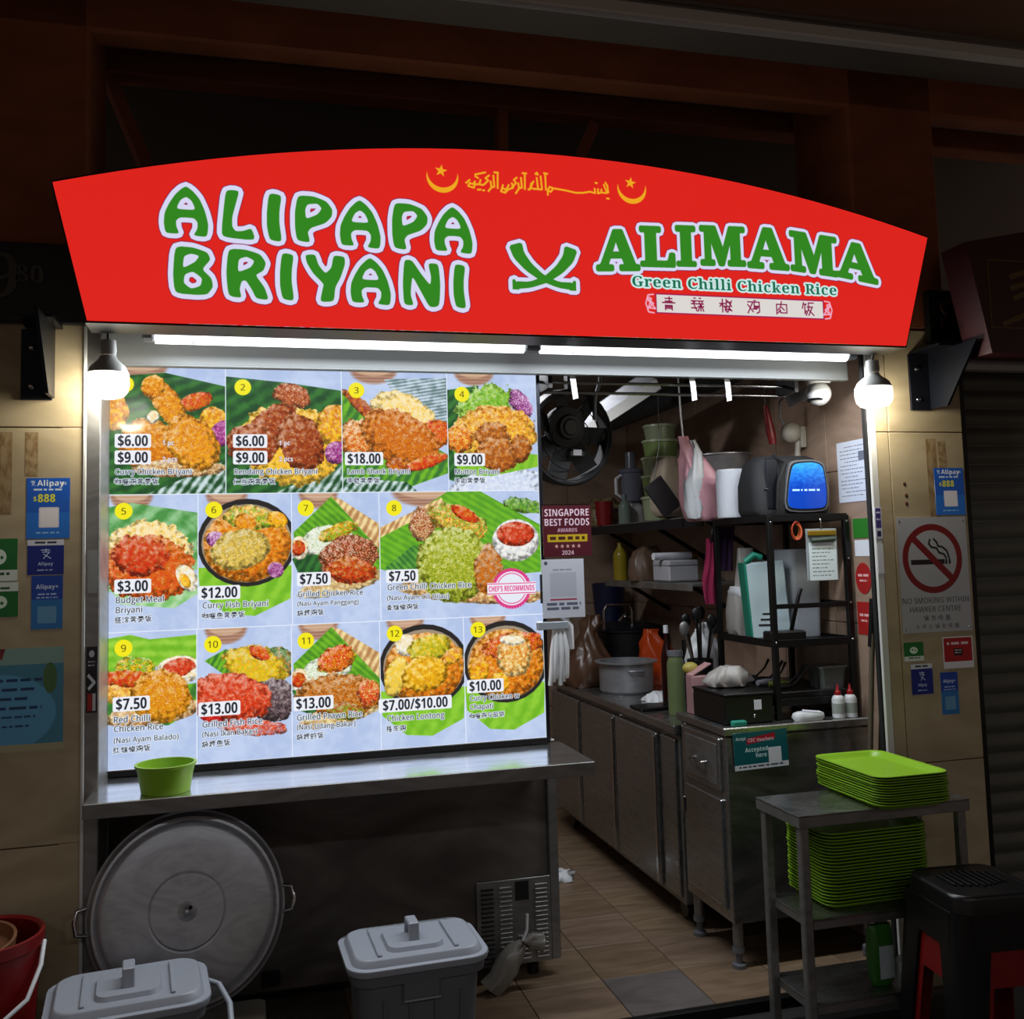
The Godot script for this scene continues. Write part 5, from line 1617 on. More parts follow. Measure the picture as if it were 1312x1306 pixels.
func build_neighbours() -> void:
	# roller shutter of the next stall, slat by slat
	var s := structure("door_1", "closed grey roller shutter of the neighbouring stall", "shutter")
	var rows := []
	for k in 7:
		var a := k / 6.0
		rows.append(PackedVector3Array([Vector3(2.62, -0.036 + a * 0.072, -0.10 + sin(a * PI) * 0.014), Vector3(3.60, -0.036 + a * 0.072, -0.10 + sin(a * PI) * 0.014)]))
	var sl := g().grid(rows, false, true)
	sl.box(Vector3(3.11, -0.036, -0.104), Vector3(0.98, 0.006, 0.012))
	var mesh := sl.mesh()
	var m := tri_mat("shutter_paint", noise_tex(5.0, Color(0.30, 0.30, 0.27), Color(0.38, 0.38, 0.34), Vector2(0.4, 1.2), 4, 41), 1.3, 0.5, 0.2)
	for k in 30:
		var o := obj("slat", mesh, m, s)
		o.position.y = 0.0 + k * 0.0735
	obj("guide_rail", g().box(Vector3(2.622, 1.1, -0.06), Vector3(0.04, 2.25, 0.07), 0.003), mats["black_metal"], s)
	obj("shutter_box", g().box(Vector3(3.15, 2.32, -0.06), Vector3(1.10, 0.26, 0.22), 0.005), mats["black_metal"], s)
	# maroon sign of the neighbour, unlit
	var t := thing("shop_sign", "unlit maroon sign with a gold character over the shutter", "sign", Vector3(2.95, 2.155, 0.0))
	obj("casing", g().prism(PackedVector2Array([Vector2(-0.45, 0), Vector2(0.55, 0), Vector2(0.55, 0.48), Vector2(-0.28, 0.44), Vector2(-0.53, 0.39)]), 0.17, 0.298), mat("maroon", Color(0.22, 0.05, 0.07), 0.4), t)
	var gold := mat("gold_paint", Color(0.42, 0.33, 0.12), 0.5)
	for e in [[-0.446, 0.21, 0.004, 0.24], [-0.10, 0.33, 0.70, 0.004], [-0.10, 0.09, 0.70, 0.004]]:
		obj("border", g().box(Vector3(e[0], e[1], 0.299), Vector3(e[2], e[3], 0.002)), gold, t)
	for q in [[-0.36, 0.27, -0.24, 0.31], [-0.36, 0.23, -0.20, 0.28], [-0.35, 0.195, -0.24, 0.235], [-0.40, 0.10, -0.30, 0.14], [-0.30, 0.14, -0.20, 0.21], [-0.28, 0.30, -0.24, 0.15]]:
		obj("brush_stroke", g().bar(Vector3(q[0], q[1], 0.299), Vector3(q[2], q[3], 0.299), 0.018, 0.003, 0.0, Vector3.BACK), gold, t)
	# stall number plates behind the sign
	var n := thing("number_plate", "dark stall number plate reading 80 beside the sign over the stickers", "plate", Vector3(-0.66, 2.34, 0.02))
	obj("plate", g().box(Vector3(0, 0, 0), Vector3(0.50, 0.24, 0.03), 0.004), mat("navy_black", Color(0.03, 0.035, 0.06), 0.3), n)
	for q in [["9", -0.05, -0.045, 0.13], ["80", 0.035, 0.0, 0.05]]:
		var tm := TextMesh.new()
		var f := SystemFont.new()
		f.font_names = ["Droid Serif"]
		f.font_weight = 700
		tm.font = f
		tm.text = q[0]
		tm.font_size = 64
		tm.pixel_size = q[3] / 46.0
		tm.depth = 0.006
		tm.horizontal_alignment = HORIZONTAL_ALIGNMENT_LEFT
		tm.vertical_alignment = VERTICAL_ALIGNMENT_BOTTOM
		var o := obj("digit", tm, mat("pewter", Color(0.30, 0.30, 0.29), 0.35, 0.6), n)
		o.position = Vector3(q[1] - 0.03, q[2] - q[3] * 0.35, 0.018)
	var n2 := thing("number_plate", "dark plate with dim red digits between the two shop signs", "plate", Vector3(2.58, 2.345, 0.03))
	obj("plate", g().box(Vector3(0, 0, 0), Vector3(0.26, 0.20, 0.03), 0.004), mat("soot_green", Color(0.06, 0.065, 0.06), 0.4), n2)
	var tm2 := TextMesh.new()
	var f2 := SystemFont.new()
	f2.font_names = ["Droid Sans"]
	tm2.font = f2
	tm2.text = "80"
	tm2.font_size = 64
	tm2.pixel_size = 0.13 / 46.0
	tm2.depth = 0.004
	var o2 := obj("digit", tm2, mat("dim_red", Color(0.20, 0.035, 0.04), 0.5), n2)
	o2.position = Vector3(0.01, 0, 0.017)

# ---------------------------------------------------------------- kitchen inside

func build_cabinets() -> void:
	var t := thing("steel_cabinet", "stainless cabinet with one drawer and a door at the kitchen entrance", "cabinet", Vector3(1.97, 0.0, -0.40))
	obj("body", g().box(Vector3(0, 0.49, 0), Vector3(0.596, 0.66, 0.39), 0.004), mats["steel"], t)
	var d := obj("drawer", g().box(Vector3(-0.302, 0.712, 0.0), Vector3(0.014, 0.195, 0.31), 0.004), mats["steel"], t)
	obj("inset", g().box(Vector3(-0.310, 0.712, 0.0), Vector3(0.004, 0.15, 0.27), 0.002), mats["steel_dull"], d)
	obj("handle", g().tube([Vector3(-0.309, 0.708, -0.05), Vector3(-0.332, 0.704, -0.045), Vector3(-0.336, 0.702, 0.0), Vector3(-0.332, 0.704, 0.045), Vector3(-0.309, 0.708, 0.05)], 0.006, 8), mats["chrome"], d)
	var dr := obj("door", g().box(Vector3(-0.302, 0.395, 0.0), Vector3(0.014, 0.39, 0.31), 0.004), mats["steel"], t)
	obj("kick_edge", g().box(Vector3(-0.311, 0.215, 0.0), Vector3(0.004, 0.006, 0.27), 0.001), mats["chrome"], dr)
	obj("hinge_plate", g().box(Vector3(-0.304, 0.50, -0.185), Vector3(0.010, 0.06, 0.02), 0.002), mats["chrome"], t)
	for x in [-0.27, 0.26]:
		for z in [-0.16, 0.165]:
			var leg := obj("leg", g(Vector3(x, 0.0, z)).lathe([Vector2(0.019, 0.165), Vector2(0.019, 0.075)], 14), mats["steel_dull"], t)
			obj("foot", g(Vector3(x, 0.0, z)).lathe([Vector2(0.022, 0.078), Vector2(0.022, 0.055), Vector2(0.012, 0.05), Vector2(0.012, 0.018), Vector2(0.026, 0.014), Vector2(0.026, 0.001), Vector2(0.0, 0.001)], 14), mats["grey_plastic"], leg)
	var w := thing("worktop", "stainless worktop over the drawer cabinet", "worktop", Vector3(1.968, 0.822, -0.41))
	obj("slab", g().box(Vector3(0, 0.016, 0), Vector3(0.612, 0.030, 0.425), 0.004), mats["steel"], w)
	# long undercounter fridge further in
	var f := thing("counter_fridge", "long stainless three door undercounter fridge deeper in the kitchen", "fridge", Vector3(1.965, 0.0, -1.46))
	obj("body", g().box(Vector3(0.005, 0.425, 0.0), Vector3(0.59, 0.67, 1.66), 0.006), mats["steel_dull"], f)
	for k in 3:
		var z: float = [-0.60, -0.09, 0.41][k]
		var dd := obj("door", g().box(Vector3(-0.302, 0.43, z), Vector3(0.03, 0.62, 0.485), 0.005), mats["steel"], f)
		obj("edge_strip", g().box(Vector3(-0.319, 0.43, z + 0.225), Vector3(0.008, 0.60, 0.028), 0.003), mats["chrome"], dd)
	obj("end_panel", g().box(Vector3(-0.296, 0.43, 0.745), Vector3(0.02, 0.62, 0.15), 0.004), mats["steel"], f)
	for z in [-0.74, 0.72]:
		for x in [-0.23, 0.22]:
			var ca := obj("caster", g().box(Vector3(x, 0.080, z), Vector3(0.05, 0.035, 0.06), 0.004), mats["black_metal"], f)
			var wh := g()
			wh.x = Transform3D(Basis(Vector3.BACK, PI / 2), Vector3(x, 0.042, z))
			wh.lathe([Vector2(0.0, -0.018), Vector2(0.036, -0.018), Vector2(0.041, -0.010), Vector2(0.041, 0.010), Vector2(0.036, 0.018), Vector2(0.0, 0.018)], 20)
			obj("wheel", wh, mats["black_plastic"], ca)
	var w2 := thing("worktop", "long stainless worktop over the undercounter fridge", "worktop", Vector3(1.965, 0.762, -1.46))
	obj("slab", g().box(Vector3(0, 0.019, 0), Vector3(0.63, 0.036, 1.68), 0.004), mats["steel"], w2)
	# voucher card taped to the front cabinet
	var p := Pic.new(300, 200, Color(0.05, 0.36, 0.38))
	write(p, "Accept", Vector2(14, 40), 17, Color(0.88, 0.93, 0.93), "sans_bold", 0.72)
	var band := [Vector2(72, 34), Vector2(232, 14), Vector2(234, 46), Vector2(74, 66)]
	p.poly(PackedVector2Array(band), Color(0.66, 0.05, 0.16))
	write(p, "CDC Vouchers", Vector2(80, 54), 19, Color(0.95, 0.88, 0.90), "sans_bold", 0.82)
	write(p, "Accepted", Vector2(62, 106), 23, Color(0.85, 0.93, 0.93), "sans_bold", 0.9)
	write(p, "here", Vector2(118, 138), 23, Color(0.85, 0.93, 0.93), "sans_bold", 0.9)
	p.box(190, 92, 262, 172, Color(0.86, 0.88, 0.90))
	p.box(0, 172, 300, 200, Color(0.84, 0.86, 0.88))
	bars(p, 24, 280, 180, 9, Color(0.30, 0.34, 0.38), 41)
	sheet("voucher_card", "teal voucher card taped to the stainless drawer cabinet", "card", Vector2(1.697, 0.701), Vector2(1.915, 0.835), -0.1975, print_mat("voucher_card", p, 0.35), 0.0012, 1.5)

func build_rack() -> void:
	var t := thing("wire_rack", "black metal rack on the worktop by the kitchen entrance", "rack", Vector3(2.09, 0.853, -0.495))
	for sx in [-1, 1]:
		for sz in [-1, 1]:
			obj("post", g().box(Vector3(0.165 * sx, 0.385, 0.225 * sz), Vector3(0.022, 0.77, 0.022), 0.002), mats["black_metal"], t)
	for y in [0.762, 0.285, 0.065]:
		var s := obj("shelf", g().box(Vector3(0, y, 0), Vector3(0.33, 0.008, 0.45), 0.001), mats["black_metal"], t)
		for sz in [-1, 1]:
			obj("rail", g().box(Vector3(0, y, 0.228 * sz), Vector3(0.34, 0.028, 0.012), 0.001), mats["black_metal"], s)
		for sx in [-1, 1]:
			obj("rail", g().box(Vector3(0.168 * sx, y, 0), Vector3(0.012, 0.028, 0.45), 0.001), mats["black_metal"], s)
	obj("guard_bar", g().box(Vector3(0, 0.425, 0.228), Vector3(0.34, 0.018, 0.010), 0.001), mats["black_metal"], t)
	obj("guard_bar", g().box(Vector3(0.168, 0.425, 0.0), Vector3(0.010, 0.018, 0.45), 0.001), mats["black_metal"], t)
	for q in [[-0.165, 0.745], [0.165, 0.745], [-0.165, 0.29], [0.165, 0.29], [0.165, 0.43], [0.165, 0.60]]:
		obj("bolt", g(Vector3(q[0], q[1], 0.2365)).ball(Vector3(), Vector3(0.005, 0.005, 0.003), 8, 5), mats["chrome"], t)
	# black backpack on top of the rack; its blue panel gets an added glow
	var c := thing("black_backpack", "black backpack with an added glow on its glossy blue panel on top of the rack", "case", Vector3(2.075, 1.6305, -0.42))
	var cs := g()
	shell(cs, [[0.0, 0.30, 0.19, 0.03], [0.02, 0.33, 0.20, 0.05], [0.12, 0.335, 0.20, 0.06], [0.20, 0.30, 0.17, 0.06], [0.225, 0.26, 0.13, 0.05], [0.235, 0.22, 0.09, 0.04]])
	obj("body", cs, mat("charcoal_cloth", Color(0.10, 0.10, 0.11), 0.75), c)
	var outline := func(k: float) -> PackedVector2Array:
		return soften([Vector2(-0.068 - k, 0.018 - k), Vector2(0.105 + k, 0.018 - k), Vector2(0.112 + k, 0.09), Vector2(0.10 + k, 0.19 + k), Vector2(0.06, 0.205 + k), Vector2(-0.035 - k, 0.20 + k), Vector2(-0.055 - k, 0.12)], 2)
	obj("bezel", g(Vector3(0.02, 0, 0.095)).prism(outline.call(0.010), 0.0, 0.014), mats["grey_plastic"], c)
	obj("gasket", g(Vector3(0.02, 0, 0.096)).prism(outline.call(0.004), 0.0, 0.016), mats["black_matte"], c)
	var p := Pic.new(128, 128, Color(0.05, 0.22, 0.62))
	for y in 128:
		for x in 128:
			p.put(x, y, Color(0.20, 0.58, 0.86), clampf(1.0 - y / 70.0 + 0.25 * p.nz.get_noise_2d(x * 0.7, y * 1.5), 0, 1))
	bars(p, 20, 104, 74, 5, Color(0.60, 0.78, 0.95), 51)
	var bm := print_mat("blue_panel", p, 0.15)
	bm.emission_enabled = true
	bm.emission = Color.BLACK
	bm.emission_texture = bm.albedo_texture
	bm.emission_energy_multiplier = 0.45  # added glow; the shiny panel is not a known lamp
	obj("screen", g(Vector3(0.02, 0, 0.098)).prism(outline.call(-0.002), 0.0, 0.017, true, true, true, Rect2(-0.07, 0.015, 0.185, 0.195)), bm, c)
	lamp_area("panel_glow", Vector3(0.04, 0.11, 0.135), Vector2(0.15, 0.17), Color(0.3, 0.6, 1.0), 0.004, Vector3.BACK, c)  # small added lamp that goes with the panel's glow
	obj("seam", g().box(Vector3(-0.10, 0.12, 0.098), Vector3(0.05, 0.20, 0.01), 0.004), mats["dark_steel"], c)
	obj("latch", g().box(Vector3(-0.125, 0.10, 0.101), Vector3(0.02, 0.006, 0.006), 0.002), mats["chrome"], c)
	obj("strap", g().tube([Vector3(-0.06, 0.235, 0.05), Vector3(-0.05, 0.20, 0.12), Vector3(-0.085, 0.12, 0.122), Vector3(-0.09, 0.02, 0.115)], 0.008, 6), mats["black_matte"], c)
	# kitchen roll pack left of the backpack
	var r := thing("kitchen_roll", "white paper roll in film beside the black backpack on the rack", "paper roll", Vector3(1.945, 1.6305, -0.60))
	obj("roll", g().lathe([Vector2(0.02, 0.0), Vector2(0.060, 0.0), Vector2(0.063, 0.01), Vector2(0.063, 0.19), Vector2(0.058, 0.20), Vector2(0.02, 0.20), Vector2(0.02, 0.0)], 28), mats["paper"], r)
	obj("core", g().lathe([Vector2(0.0205, 0.001), Vector2(0.0205, 0.205), Vector2(0.018, 0.205), Vector2(0.018, 0.001)], 18), mat("card", Color(0.50, 0.40, 0.28), 0.8), r)
	var fl := g(Vector3(0.082, 0.0, 0.02))
	fl.sack([[0.0, 0.03, 0.04, 0, 0], [0.04, 0.034, 0.045, 0, 0], [0.12, 0.03, 0.04, 0, 0], [0.19, 0.032, 0.04, 0, 0], [0.20, 0.026, 0.034, 0, 0]], 22, 2.6, 0.012, 12, 24)
	obj("film_pack", fl, mat("pale_film", Color(0.62, 0.60, 0.58), 0.4), r)
	# carton and bags on the middle shelf
	var b := thing("carton", "white and teal carton standing on the rack shelf", "carton", Vector3(2.01, 1.1435, -0.48), -14.0)
	var ct := g()
	ct.x.basis = Basis(Vector3.BACK, 0.06)
	ct.box(Vector3(0.008, 0.15, 0), Vector3(0.155, 0.30, 0.10), 0.004)
	obj("box", ct, mat("carton_white", Color(0.72, 0.80, 0.82), 0.5), b)
	obj("side_panel", g().bar(Vector3(-0.068, 0.006, 0.0), Vector3(-0.088, 0.298, 0.0), 0.012, 0.098, 0.001, Vector3.FORWARD), mat("teal_card", Color(0.06, 0.50, 0.40), 0.5), b)
	obj("flap", g().tube([Vector3(-0.085, 0.30, 0.04), Vector3(-0.05, 0.328, 0.045), Vector3(-0.02, 0.316, 0.045)], 0.014, 8), mats["teal_card"], b)
	for k in 3:
		obj("print_line", g().box(Vector3(-0.01 + 0.004 * k, 0.05 + k * 0.022, 0.0508), Vector3(0.07 - k * 0.01, 0.007, 0.001)), mats["black_matte"], b)
	b.position.y = 1.147
	var pb := thing("plastic_bag", "clear bag of white foam boxes on the rack shelf", "plastic bag", Vector3(2.0, 1.1435, -0.655))
	var pbg := g()
	pbg.sack([[0.0, 0.05, 0.055, 0, 0], [0.03, 0.06, 0.06, 0, 0], [0.10, 0.058, 0.06, 0, 0], [0.17, 0.05, 0.055, 0, 0], [0.20, 0.03, 0.035, 0.004, 0], [0.28, 0.022, 0.02, 0.01, 0], [0.36, 0.03, 0.02, 0.02, 0]], 24, 3.0, 0.012, 14, 22)
	obj("film", pbg, mats["pale_film"], pb)
	var pw := g()
	pw.sack([[0.155, 0.045, 0.05, 0, 0.01], [0.18, 0.052, 0.055, 0, 0.01], [0.20, 0.04, 0.045, 0, 0.01]], 20, 2.4, 0.014, 15, 40)
	obj("filling", pw, mats["white_plastic"], pb)
	var cb := thing("clear_bin", "frosted clear plastic tub standing on the rack shelf", "tub", Vector3(2.17, 1.1435, -0.52))
	var cbg := g()
	shell(cbg, [[0.0, 0.125, 0.17, 0.02], [0.30, 0.14, 0.19, 0.025], [0.345, 0.142, 0.194, 0.03], [0.345, 0.142, 0.194, 0.03], [0.35, 0.135, 0.188, 0.03]], true, true)
	obj("tub", cbg, mat("frosted", Color(0.70, 0.73, 0.76), 0.3), cb)
	var dv := thing("card_reader", "small black device lying at the rack shelf front", "device", Vector3(1.985, 1.1435, -0.30))
	obj("body", g().box(Vector3(0, 0.021, 0), Vector3(0.15, 0.040, 0.07), 0.006), mats["black_plastic"], dv)
	obj("cable", g().tube([Vector3(0.03, 0.04, 0.0), Vector3(0.035, 0.10, 0.02), Vector3(0.05, 0.17, 0.03), Vector3(0.062, 0.20, 0.03)], 0.008, 6), mats["black_plastic"], dv)
	# receipts on a clip and rubber bands hanging from the top rail
	var cl := thing("receipt_clip", "yellow clipboard of white receipts hanging on the rack", "clipboard", Vector3(2.135, 1.37, -0.252))
	obj("board", g().box(Vector3(0, 0.10, 0), Vector3(0.135, 0.20, 0.006), 0.002), mat("smoke_board", Color(0.55, 0.58, 0.60), 0.4), cl)
	obj("clip", g().box(Vector3(0.0, 0.183, 0.008), Vector3(0.12, 0.020, 0.012), 0.003), mat("brass", Color(0.62, 0.50, 0.14), 0.35, 0.6), cl)
	p = Pic.new(120, 140, Color(0.82, 0.87, 0.88))
	for k in 8:
		bars(p, 12, 106 - (k % 3) * 14, 22 + k * 14, 4, Color(0.45, 0.52, 0.52), 60 + k)
	var rc := obj("receipt", g().box(Vector3(0.0, 0.075, 0.006), Vector3(0.118, 0.145, 0.003)), print_mat("receipt", p, 0.8), cl)
	obj("curl", g().tube([Vector3(-0.05, 0.155, 0.012), Vector3(0.05, 0.160, 0.014)], 0.009, 8), mat("dull_green", Color(0.25, 0.30, 0.26), 0.7), rc)
	obj("hook", g().tube([Vector3(0.0, 0.192, 0.0), Vector3(0.0, 0.225, 0.006), Vector3(0.0, 0.238, 0.0)], 0.003, 6), mats["chrome"], cl)
	var rb := thing("rubber_bands", "loop of rubber bands hanging from the rack rail", "rubber bands", Vector3(2.025, 1.55, -0.25))
	for k in 4:
		var loop := []
		for j in 14:
			var a := TAU * j / 14
			loop.append(Vector3(cos(a) * (0.016 + k * 0.002), sin(a) * (0.026 + k * 0.003) + 0.014, sin(a * 2 + k) * 0.004 + k * 0.003))
		obj("band", g().tube(loop, 0.0025, 6, true), mat("band_%d" % (k % 2), [Color(0.70, 0.40, 0.12), Color(0.62, 0.16, 0.10)][k % 2], 0.5), rb)
	# things at the foot of the rack
	var cbx := thing("cash_box", "black lockable cash box on the front worktop", "box", Vector3(1.79, 0.853, -0.375), 0.0)
	obj("body", g().box(Vector3(0, 0.055, 0), Vector3(0.20, 0.105, 0.27), 0.005), mats["black_plastic"], cbx)
	obj("lid_rim", g().box(Vector3(0, 0.110, 0), Vector3(0.206, 0.010, 0.276), 0.003), mats["black_metal"], cbx)
	obj("label", g().box(Vector3(0.035, 0.070, 0.1355), Vector3(0.030, 0.036, 0.001)), mats["paper"], cbx)
	obj("lock", g(Vector3(0.02, 0.03, 0.136)).ball(Vector3(), Vector3(0.006, 0.006, 0.004), 8, 5), mats["chrome"], cbx)
	var bd := thing("black_tray", "shallow black tray full of small tools on the rack's lowest shelf", "tray", Vector3(2.09, 0.925, -0.48))
	obj("tray", g().box(Vector3(0, 0.016, 0), Vector3(0.29, 0.028, 0.40), 0.004), mats["black_plastic"], bd)
	rng.seed = 9
	for k in 5:
		var cl2: Color = [Color(0.06, 0.06, 0.07), Color(0.35, 0.38, 0.10), Color(0.5, 0.5, 0.52), Color(0.08, 0.08, 0.09), Color(0.20, 0.22, 0.22)][k % 5]
		var o := thing("hand_tool", "small tool lying in the black tray on the rack", "tool", Vector3(2.0 + 0.02 * (k % 2), 0.956, -0.33 - k * 0.075), rng.randf_range(-15.0, 15.0), "tools in the black tray")
		obj("handle", g().tube([Vector3(-0.05, 0.012, 0), Vector3(-0.01, 0.014, 0.004), Vector3(0.03, 0.014, 0)], [0.011, 0.013, 0.009], 8), mat("tool_%d" % (k % 5), cl2, 0.45), o)
		obj("blade", g().tube([Vector3(0.03, 0.014, 0), Vector3(0.07, 0.05, 0.01), Vector3(0.09, 0.085, 0.012)], [0.005, 0.004, 0.006], 6), mats["dark_steel"] if k % 2 else mats["black_plastic"], o)
	var tb := thing("clear_tub", "small clear food tub on the rack's lowest shelf", "tub", Vector3(2.18, 0.9535, -0.335))
	var tbg := g()
	shell(tbg, [[0.0, 0.10, 0.09, 0.015], [0.075, 0.12, 0.11, 0.02], [0.082, 0.135, 0.12, 0.02], [0.086, 0.135, 0.12, 0.02]], true, true)
	obj("tub", tbg, mat("smoke_tub", Color(0.34, 0.35, 0.36), 0.2), tb)
	for k in 2:
		var bt := thing("sauce_bottle", ["white squeeze bottle with a red cap at the worktop edge", "white squeeze bottle with a red cap against the kitchen wall"][k], "bottle", Vector3(2.158 + k * 0.052, 0.853, -0.232), 0.0, "red capped bottles")
		obj("body", g().lathe([Vector2(0.0, 0.0), Vector2(0.021, 0.0), Vector2(0.024, 0.004), Vector2(0.024, 0.07), Vector2(0.018, 0.082), Vector2(0.011, 0.086)], 18), mats["white_plastic"], bt)
		obj("cap", g().lathe([Vector2(0.012, 0.086), Vector2(0.012, 0.098), Vector2(0.006, 0.106), Vector2(0.003, 0.125), Vector2(0.0, 0.125)], 14), mat("cap_red", Color(0.60, 0.05, 0.08), 0.4), bt)
		obj("label", g().lathe([Vector2(0.0243, 0.018), Vector2(0.0243, 0.056)], 18), mat("label_grey", Color(0.60, 0.62, 0.60), 0.6), bt)
	var ts := thing("tissue_pack", "small white tissue pack on the front worktop", "tissue pack", Vector3(2.03, 0.853, -0.235))
	var tg := g()
	tg.sack([[0.0, 0.055, 0.022, 0, 0], [0.012, 0.062, 0.026, 0, 0], [0.026, 0.058, 0.024, 0, 0], [0.032, 0.045, 0.016, 0, 0]], 22, 3.2, 0.004, 19, 30)
	obj("pack", tg, mats["white_plastic"], ts)
	obj("tuft", g().bar(Vector3(-0.02, 0.036, 0.0), Vector3(0.045, 0.028, 0.012), 0.03, 0.006, 0.002), mats["paper"], ts)
	var sp := thing("sponge", "small teal sponge at the worktop corner", "sponge", Vector3(1.735, 0.853, -0.222))
	obj("pad", g().box(Vector3(0, 0.010, 0), Vector3(0.055, 0.020, 0.03), 0.004), mat("teal_sponge", Color(0.10, 0.50, 0.42), 0.8), sp)

func build_wall_side() -> void:
	# on the kitchen side wall, seen past the rack
	var hang := func(called: String, label: String, category: String, y0: float, y1: float, z0: float, z1: float, m: Material) -> void:
		var t := thing(called, label, category, Vector3(2.2797, (y0 + y1) / 2, (z0 + z1) / 2), -90.0)
		obj("sheet", g().box(Vector3(), Vector3(absf(z1 - z0), y1 - y0, 0.0014)), m, t)
	var p := Pic.new(150, 210, Color(0.80, 0.82, 0.87))
	for k in 14:
		bars(p, 14 if k % 4 else 34, 136 - (k % 3) * 20, 18 + k * 13, 3, Color(0.42, 0.44, 0.48), 70 + k)
	p.box(100, 40, 132, 72, Color(0.40, 0.42, 0.48))
	hang.call("notice_sheet", "white printed sheet on the tiled kitchen wall", "sheet", 1.672, 1.910, -0.336, -0.122, print_mat("notice", p, 0.8))
	hang.call("wall_label", "green label on the kitchen wall behind the rack", "label", 1.53, 1.605, -0.255, -0.136, mat("label_green", Color(0.16, 0.46, 0.14), 0.5))
	hang.call("wall_label", "white label below the green one on the kitchen wall", "label", 1.46, 1.522, -0.250, -0.142, mats["paper"])
	var q := Pic.new(90, 100, Color(0.64, 0.10, 0.10))
	bars(q, 14, 76, 36, 8, Color(0.9, 0.7, 0.7), 91)
	bars(q, 22, 68, 54, 6, Color(0.9, 0.7, 0.7), 92)
	var rd := thing("wall_label", "round red label on the kitchen wall behind the rack", "label", Vector3(2.2797, 1.375, -0.205), -90.0)
	var rp := PackedVector2Array()
	for k in 24:
		rp.append(Vector2.from_angle(TAU * k / 24) * Vector2(0.05, 0.06))
	obj("sheet", g().prism(rp, -0.0007, 0.0007, true, true, true, Rect2(-0.05, -0.06, 0.1, 0.12)), print_mat("round_red", q, 0.5), rd)
	hang.call("wall_label", "square red label with white foot on the kitchen wall", "label", 1.16, 1.285, -0.256, -0.168, print_mat("square_red", q, 0.5))
	# broom handles against the wall
	for k in 2:
		var b := thing("broom_handle", ["black topped broom handle leaning by the white jamb", "bare wooden broom handle leaning by the white jamb"][k], "broom", Vector3(2.195 + k * 0.045, 0.0, -0.105))
		obj("shaft", g().tube([Vector3(0, 0.02, -0.04), Vector3(0.01, 0.7, -0.015), Vector3(0.02, 1.30 - k * 0.05, 0.045)], 0.010, 8), mat("broom_wood", Color(0.36, 0.32, 0.26), 0.6), b)
		obj("grip", g().tube([Vector3(0.0165, 1.13 - k * 0.05, 0.024), Vector3(0.02, 1.305 - k * 0.05, 0.046)], 0.0125, 8), mats["black_plastic"] if k == 0 else mats["broom_wood"], b)
		obj("head", g().box(Vector3(0, 0.02, -0.04), Vector3(0.04, 0.04, 0.10), 0.006), mats["grey_plastic"], b)
	# cameras under the ceiling
	var d := thing("dome_camera", "white dome security camera hanging under the valance", "camera", Vector3(2.147, 2.325, -0.23))
	obj("mount", g().lathe([Vector2(0.02, 0.05), Vector2(0.02, -0.14), Vector2(0.047, -0.145), Vector2(0.048, -0.185), Vector2(0.042, -0.195)], 24), mats["white_plastic"], d)
	obj("dome", g().ball(Vector3(0.0, -0.232, 0.0), Vector3(0.046, 0.046, 0.046), 22, 14), mats["white_plastic"], d)
	obj("lens_ring", g(Vector3(-0.012, -0.252, 0.0)).lathe([Vector2(0.036, 0.0), Vector2(0.038, -0.005), Vector2(0.034, -0.010)], 20), mats["black_plastic"], d)
	var c := thing("wall_camera", "round grey camera on a bracket from the kitchen wall", "camera", Vector3(2.235, 1.985, -0.58))
	obj("head", g().ball(Vector3(-0.01, 0, 0), Vector3(0.045, 0.045, 0.038), 20, 12), mat("camera_grey", Color(0.62, 0.60, 0.56), 0.5), c)
	obj("stem", g().tube([Vector3(0.02, -0.03, 0), Vector3(0.015, -0.08, 0.0), Vector3(0.01, -0.125, 0.01)], [0.014, 0.012, 0.016], 8), mats["camera_grey"], c)
	obj("wall_plate", g().box(Vector3(0.032, -0.02, 0), Vector3(0.026, 0.09, 0.06), 0.004), mats["camera_grey"], c)
	obj("cable", g().tube([Vector3(-0.03, 0.02, 0), Vector3(-0.06, 0.06, 0.0), Vector3(-0.06, 0.13, 0.0), Vector3(-0.01, 0.18, 0.0), Vector3(0.02, 0.36, 0)], 0.004, 6), mats["grey_plastic"], c)
	var gb := thing("junction_box", "grey metal trunking slanting beside the dome camera", "trunking", Vector3(2.2, 2.12, -0.46))
	obj("box", g().bar(Vector3(-0.05, -0.02, 0.0), Vector3(0.08, 0.03, 0.02), 0.05, 0.045, 0.003), mats["grey_plastic"], gb)
	obj("drop", g().tube([Vector3(0.06, 0.02, 0.02), Vector3(0.06, 0.25, 0.02)], 0.012, 8), mats["grey_plastic"], gb)
	var rl := thing("gas_lighter", "long red gas lighter hanging by the wall camera", "lighter", Vector3(2.128, 1.94, -0.60))
	obj("body", g().tube([Vector3(0.02, 0.0, 0), Vector3(0.012, 0.05, 0), Vector3(0.0, 0.12, 0), Vector3(-0.008, 0.165, 0)], [0.016, 0.020, 0.015, 0.010], 10), mat("lighter_red", Color(0.42, 0.03, 0.05), 0.4), rl)
	obj("string", g().tube([Vector3(-0.008, 0.16, 0), Vector3(-0.006, 0.26, 0.0), Vector3(0.02, 0.44, 0.01)], 0.003, 6), mats["grey_plastic"], rl)
	# cards beside the menu screen
	p = Pic.new(190, 190, Color(0.30, 0.06, 0.12))
	write_mid(p, "SINGAPORE", Vector2(95, 26), 26, Color(0.86, 0.78, 0.82), "sans_bold", 0.88)
	write_mid(p, "BEST FOODS", Vector2(95, 62), 26, Color(0.86, 0.78, 0.82), "sans_bold", 0.86)
	write_mid(p, "AWARDS", Vector2(95, 92), 14, Color(0.80, 0.66, 0.72), "sans_bold", 1.0)
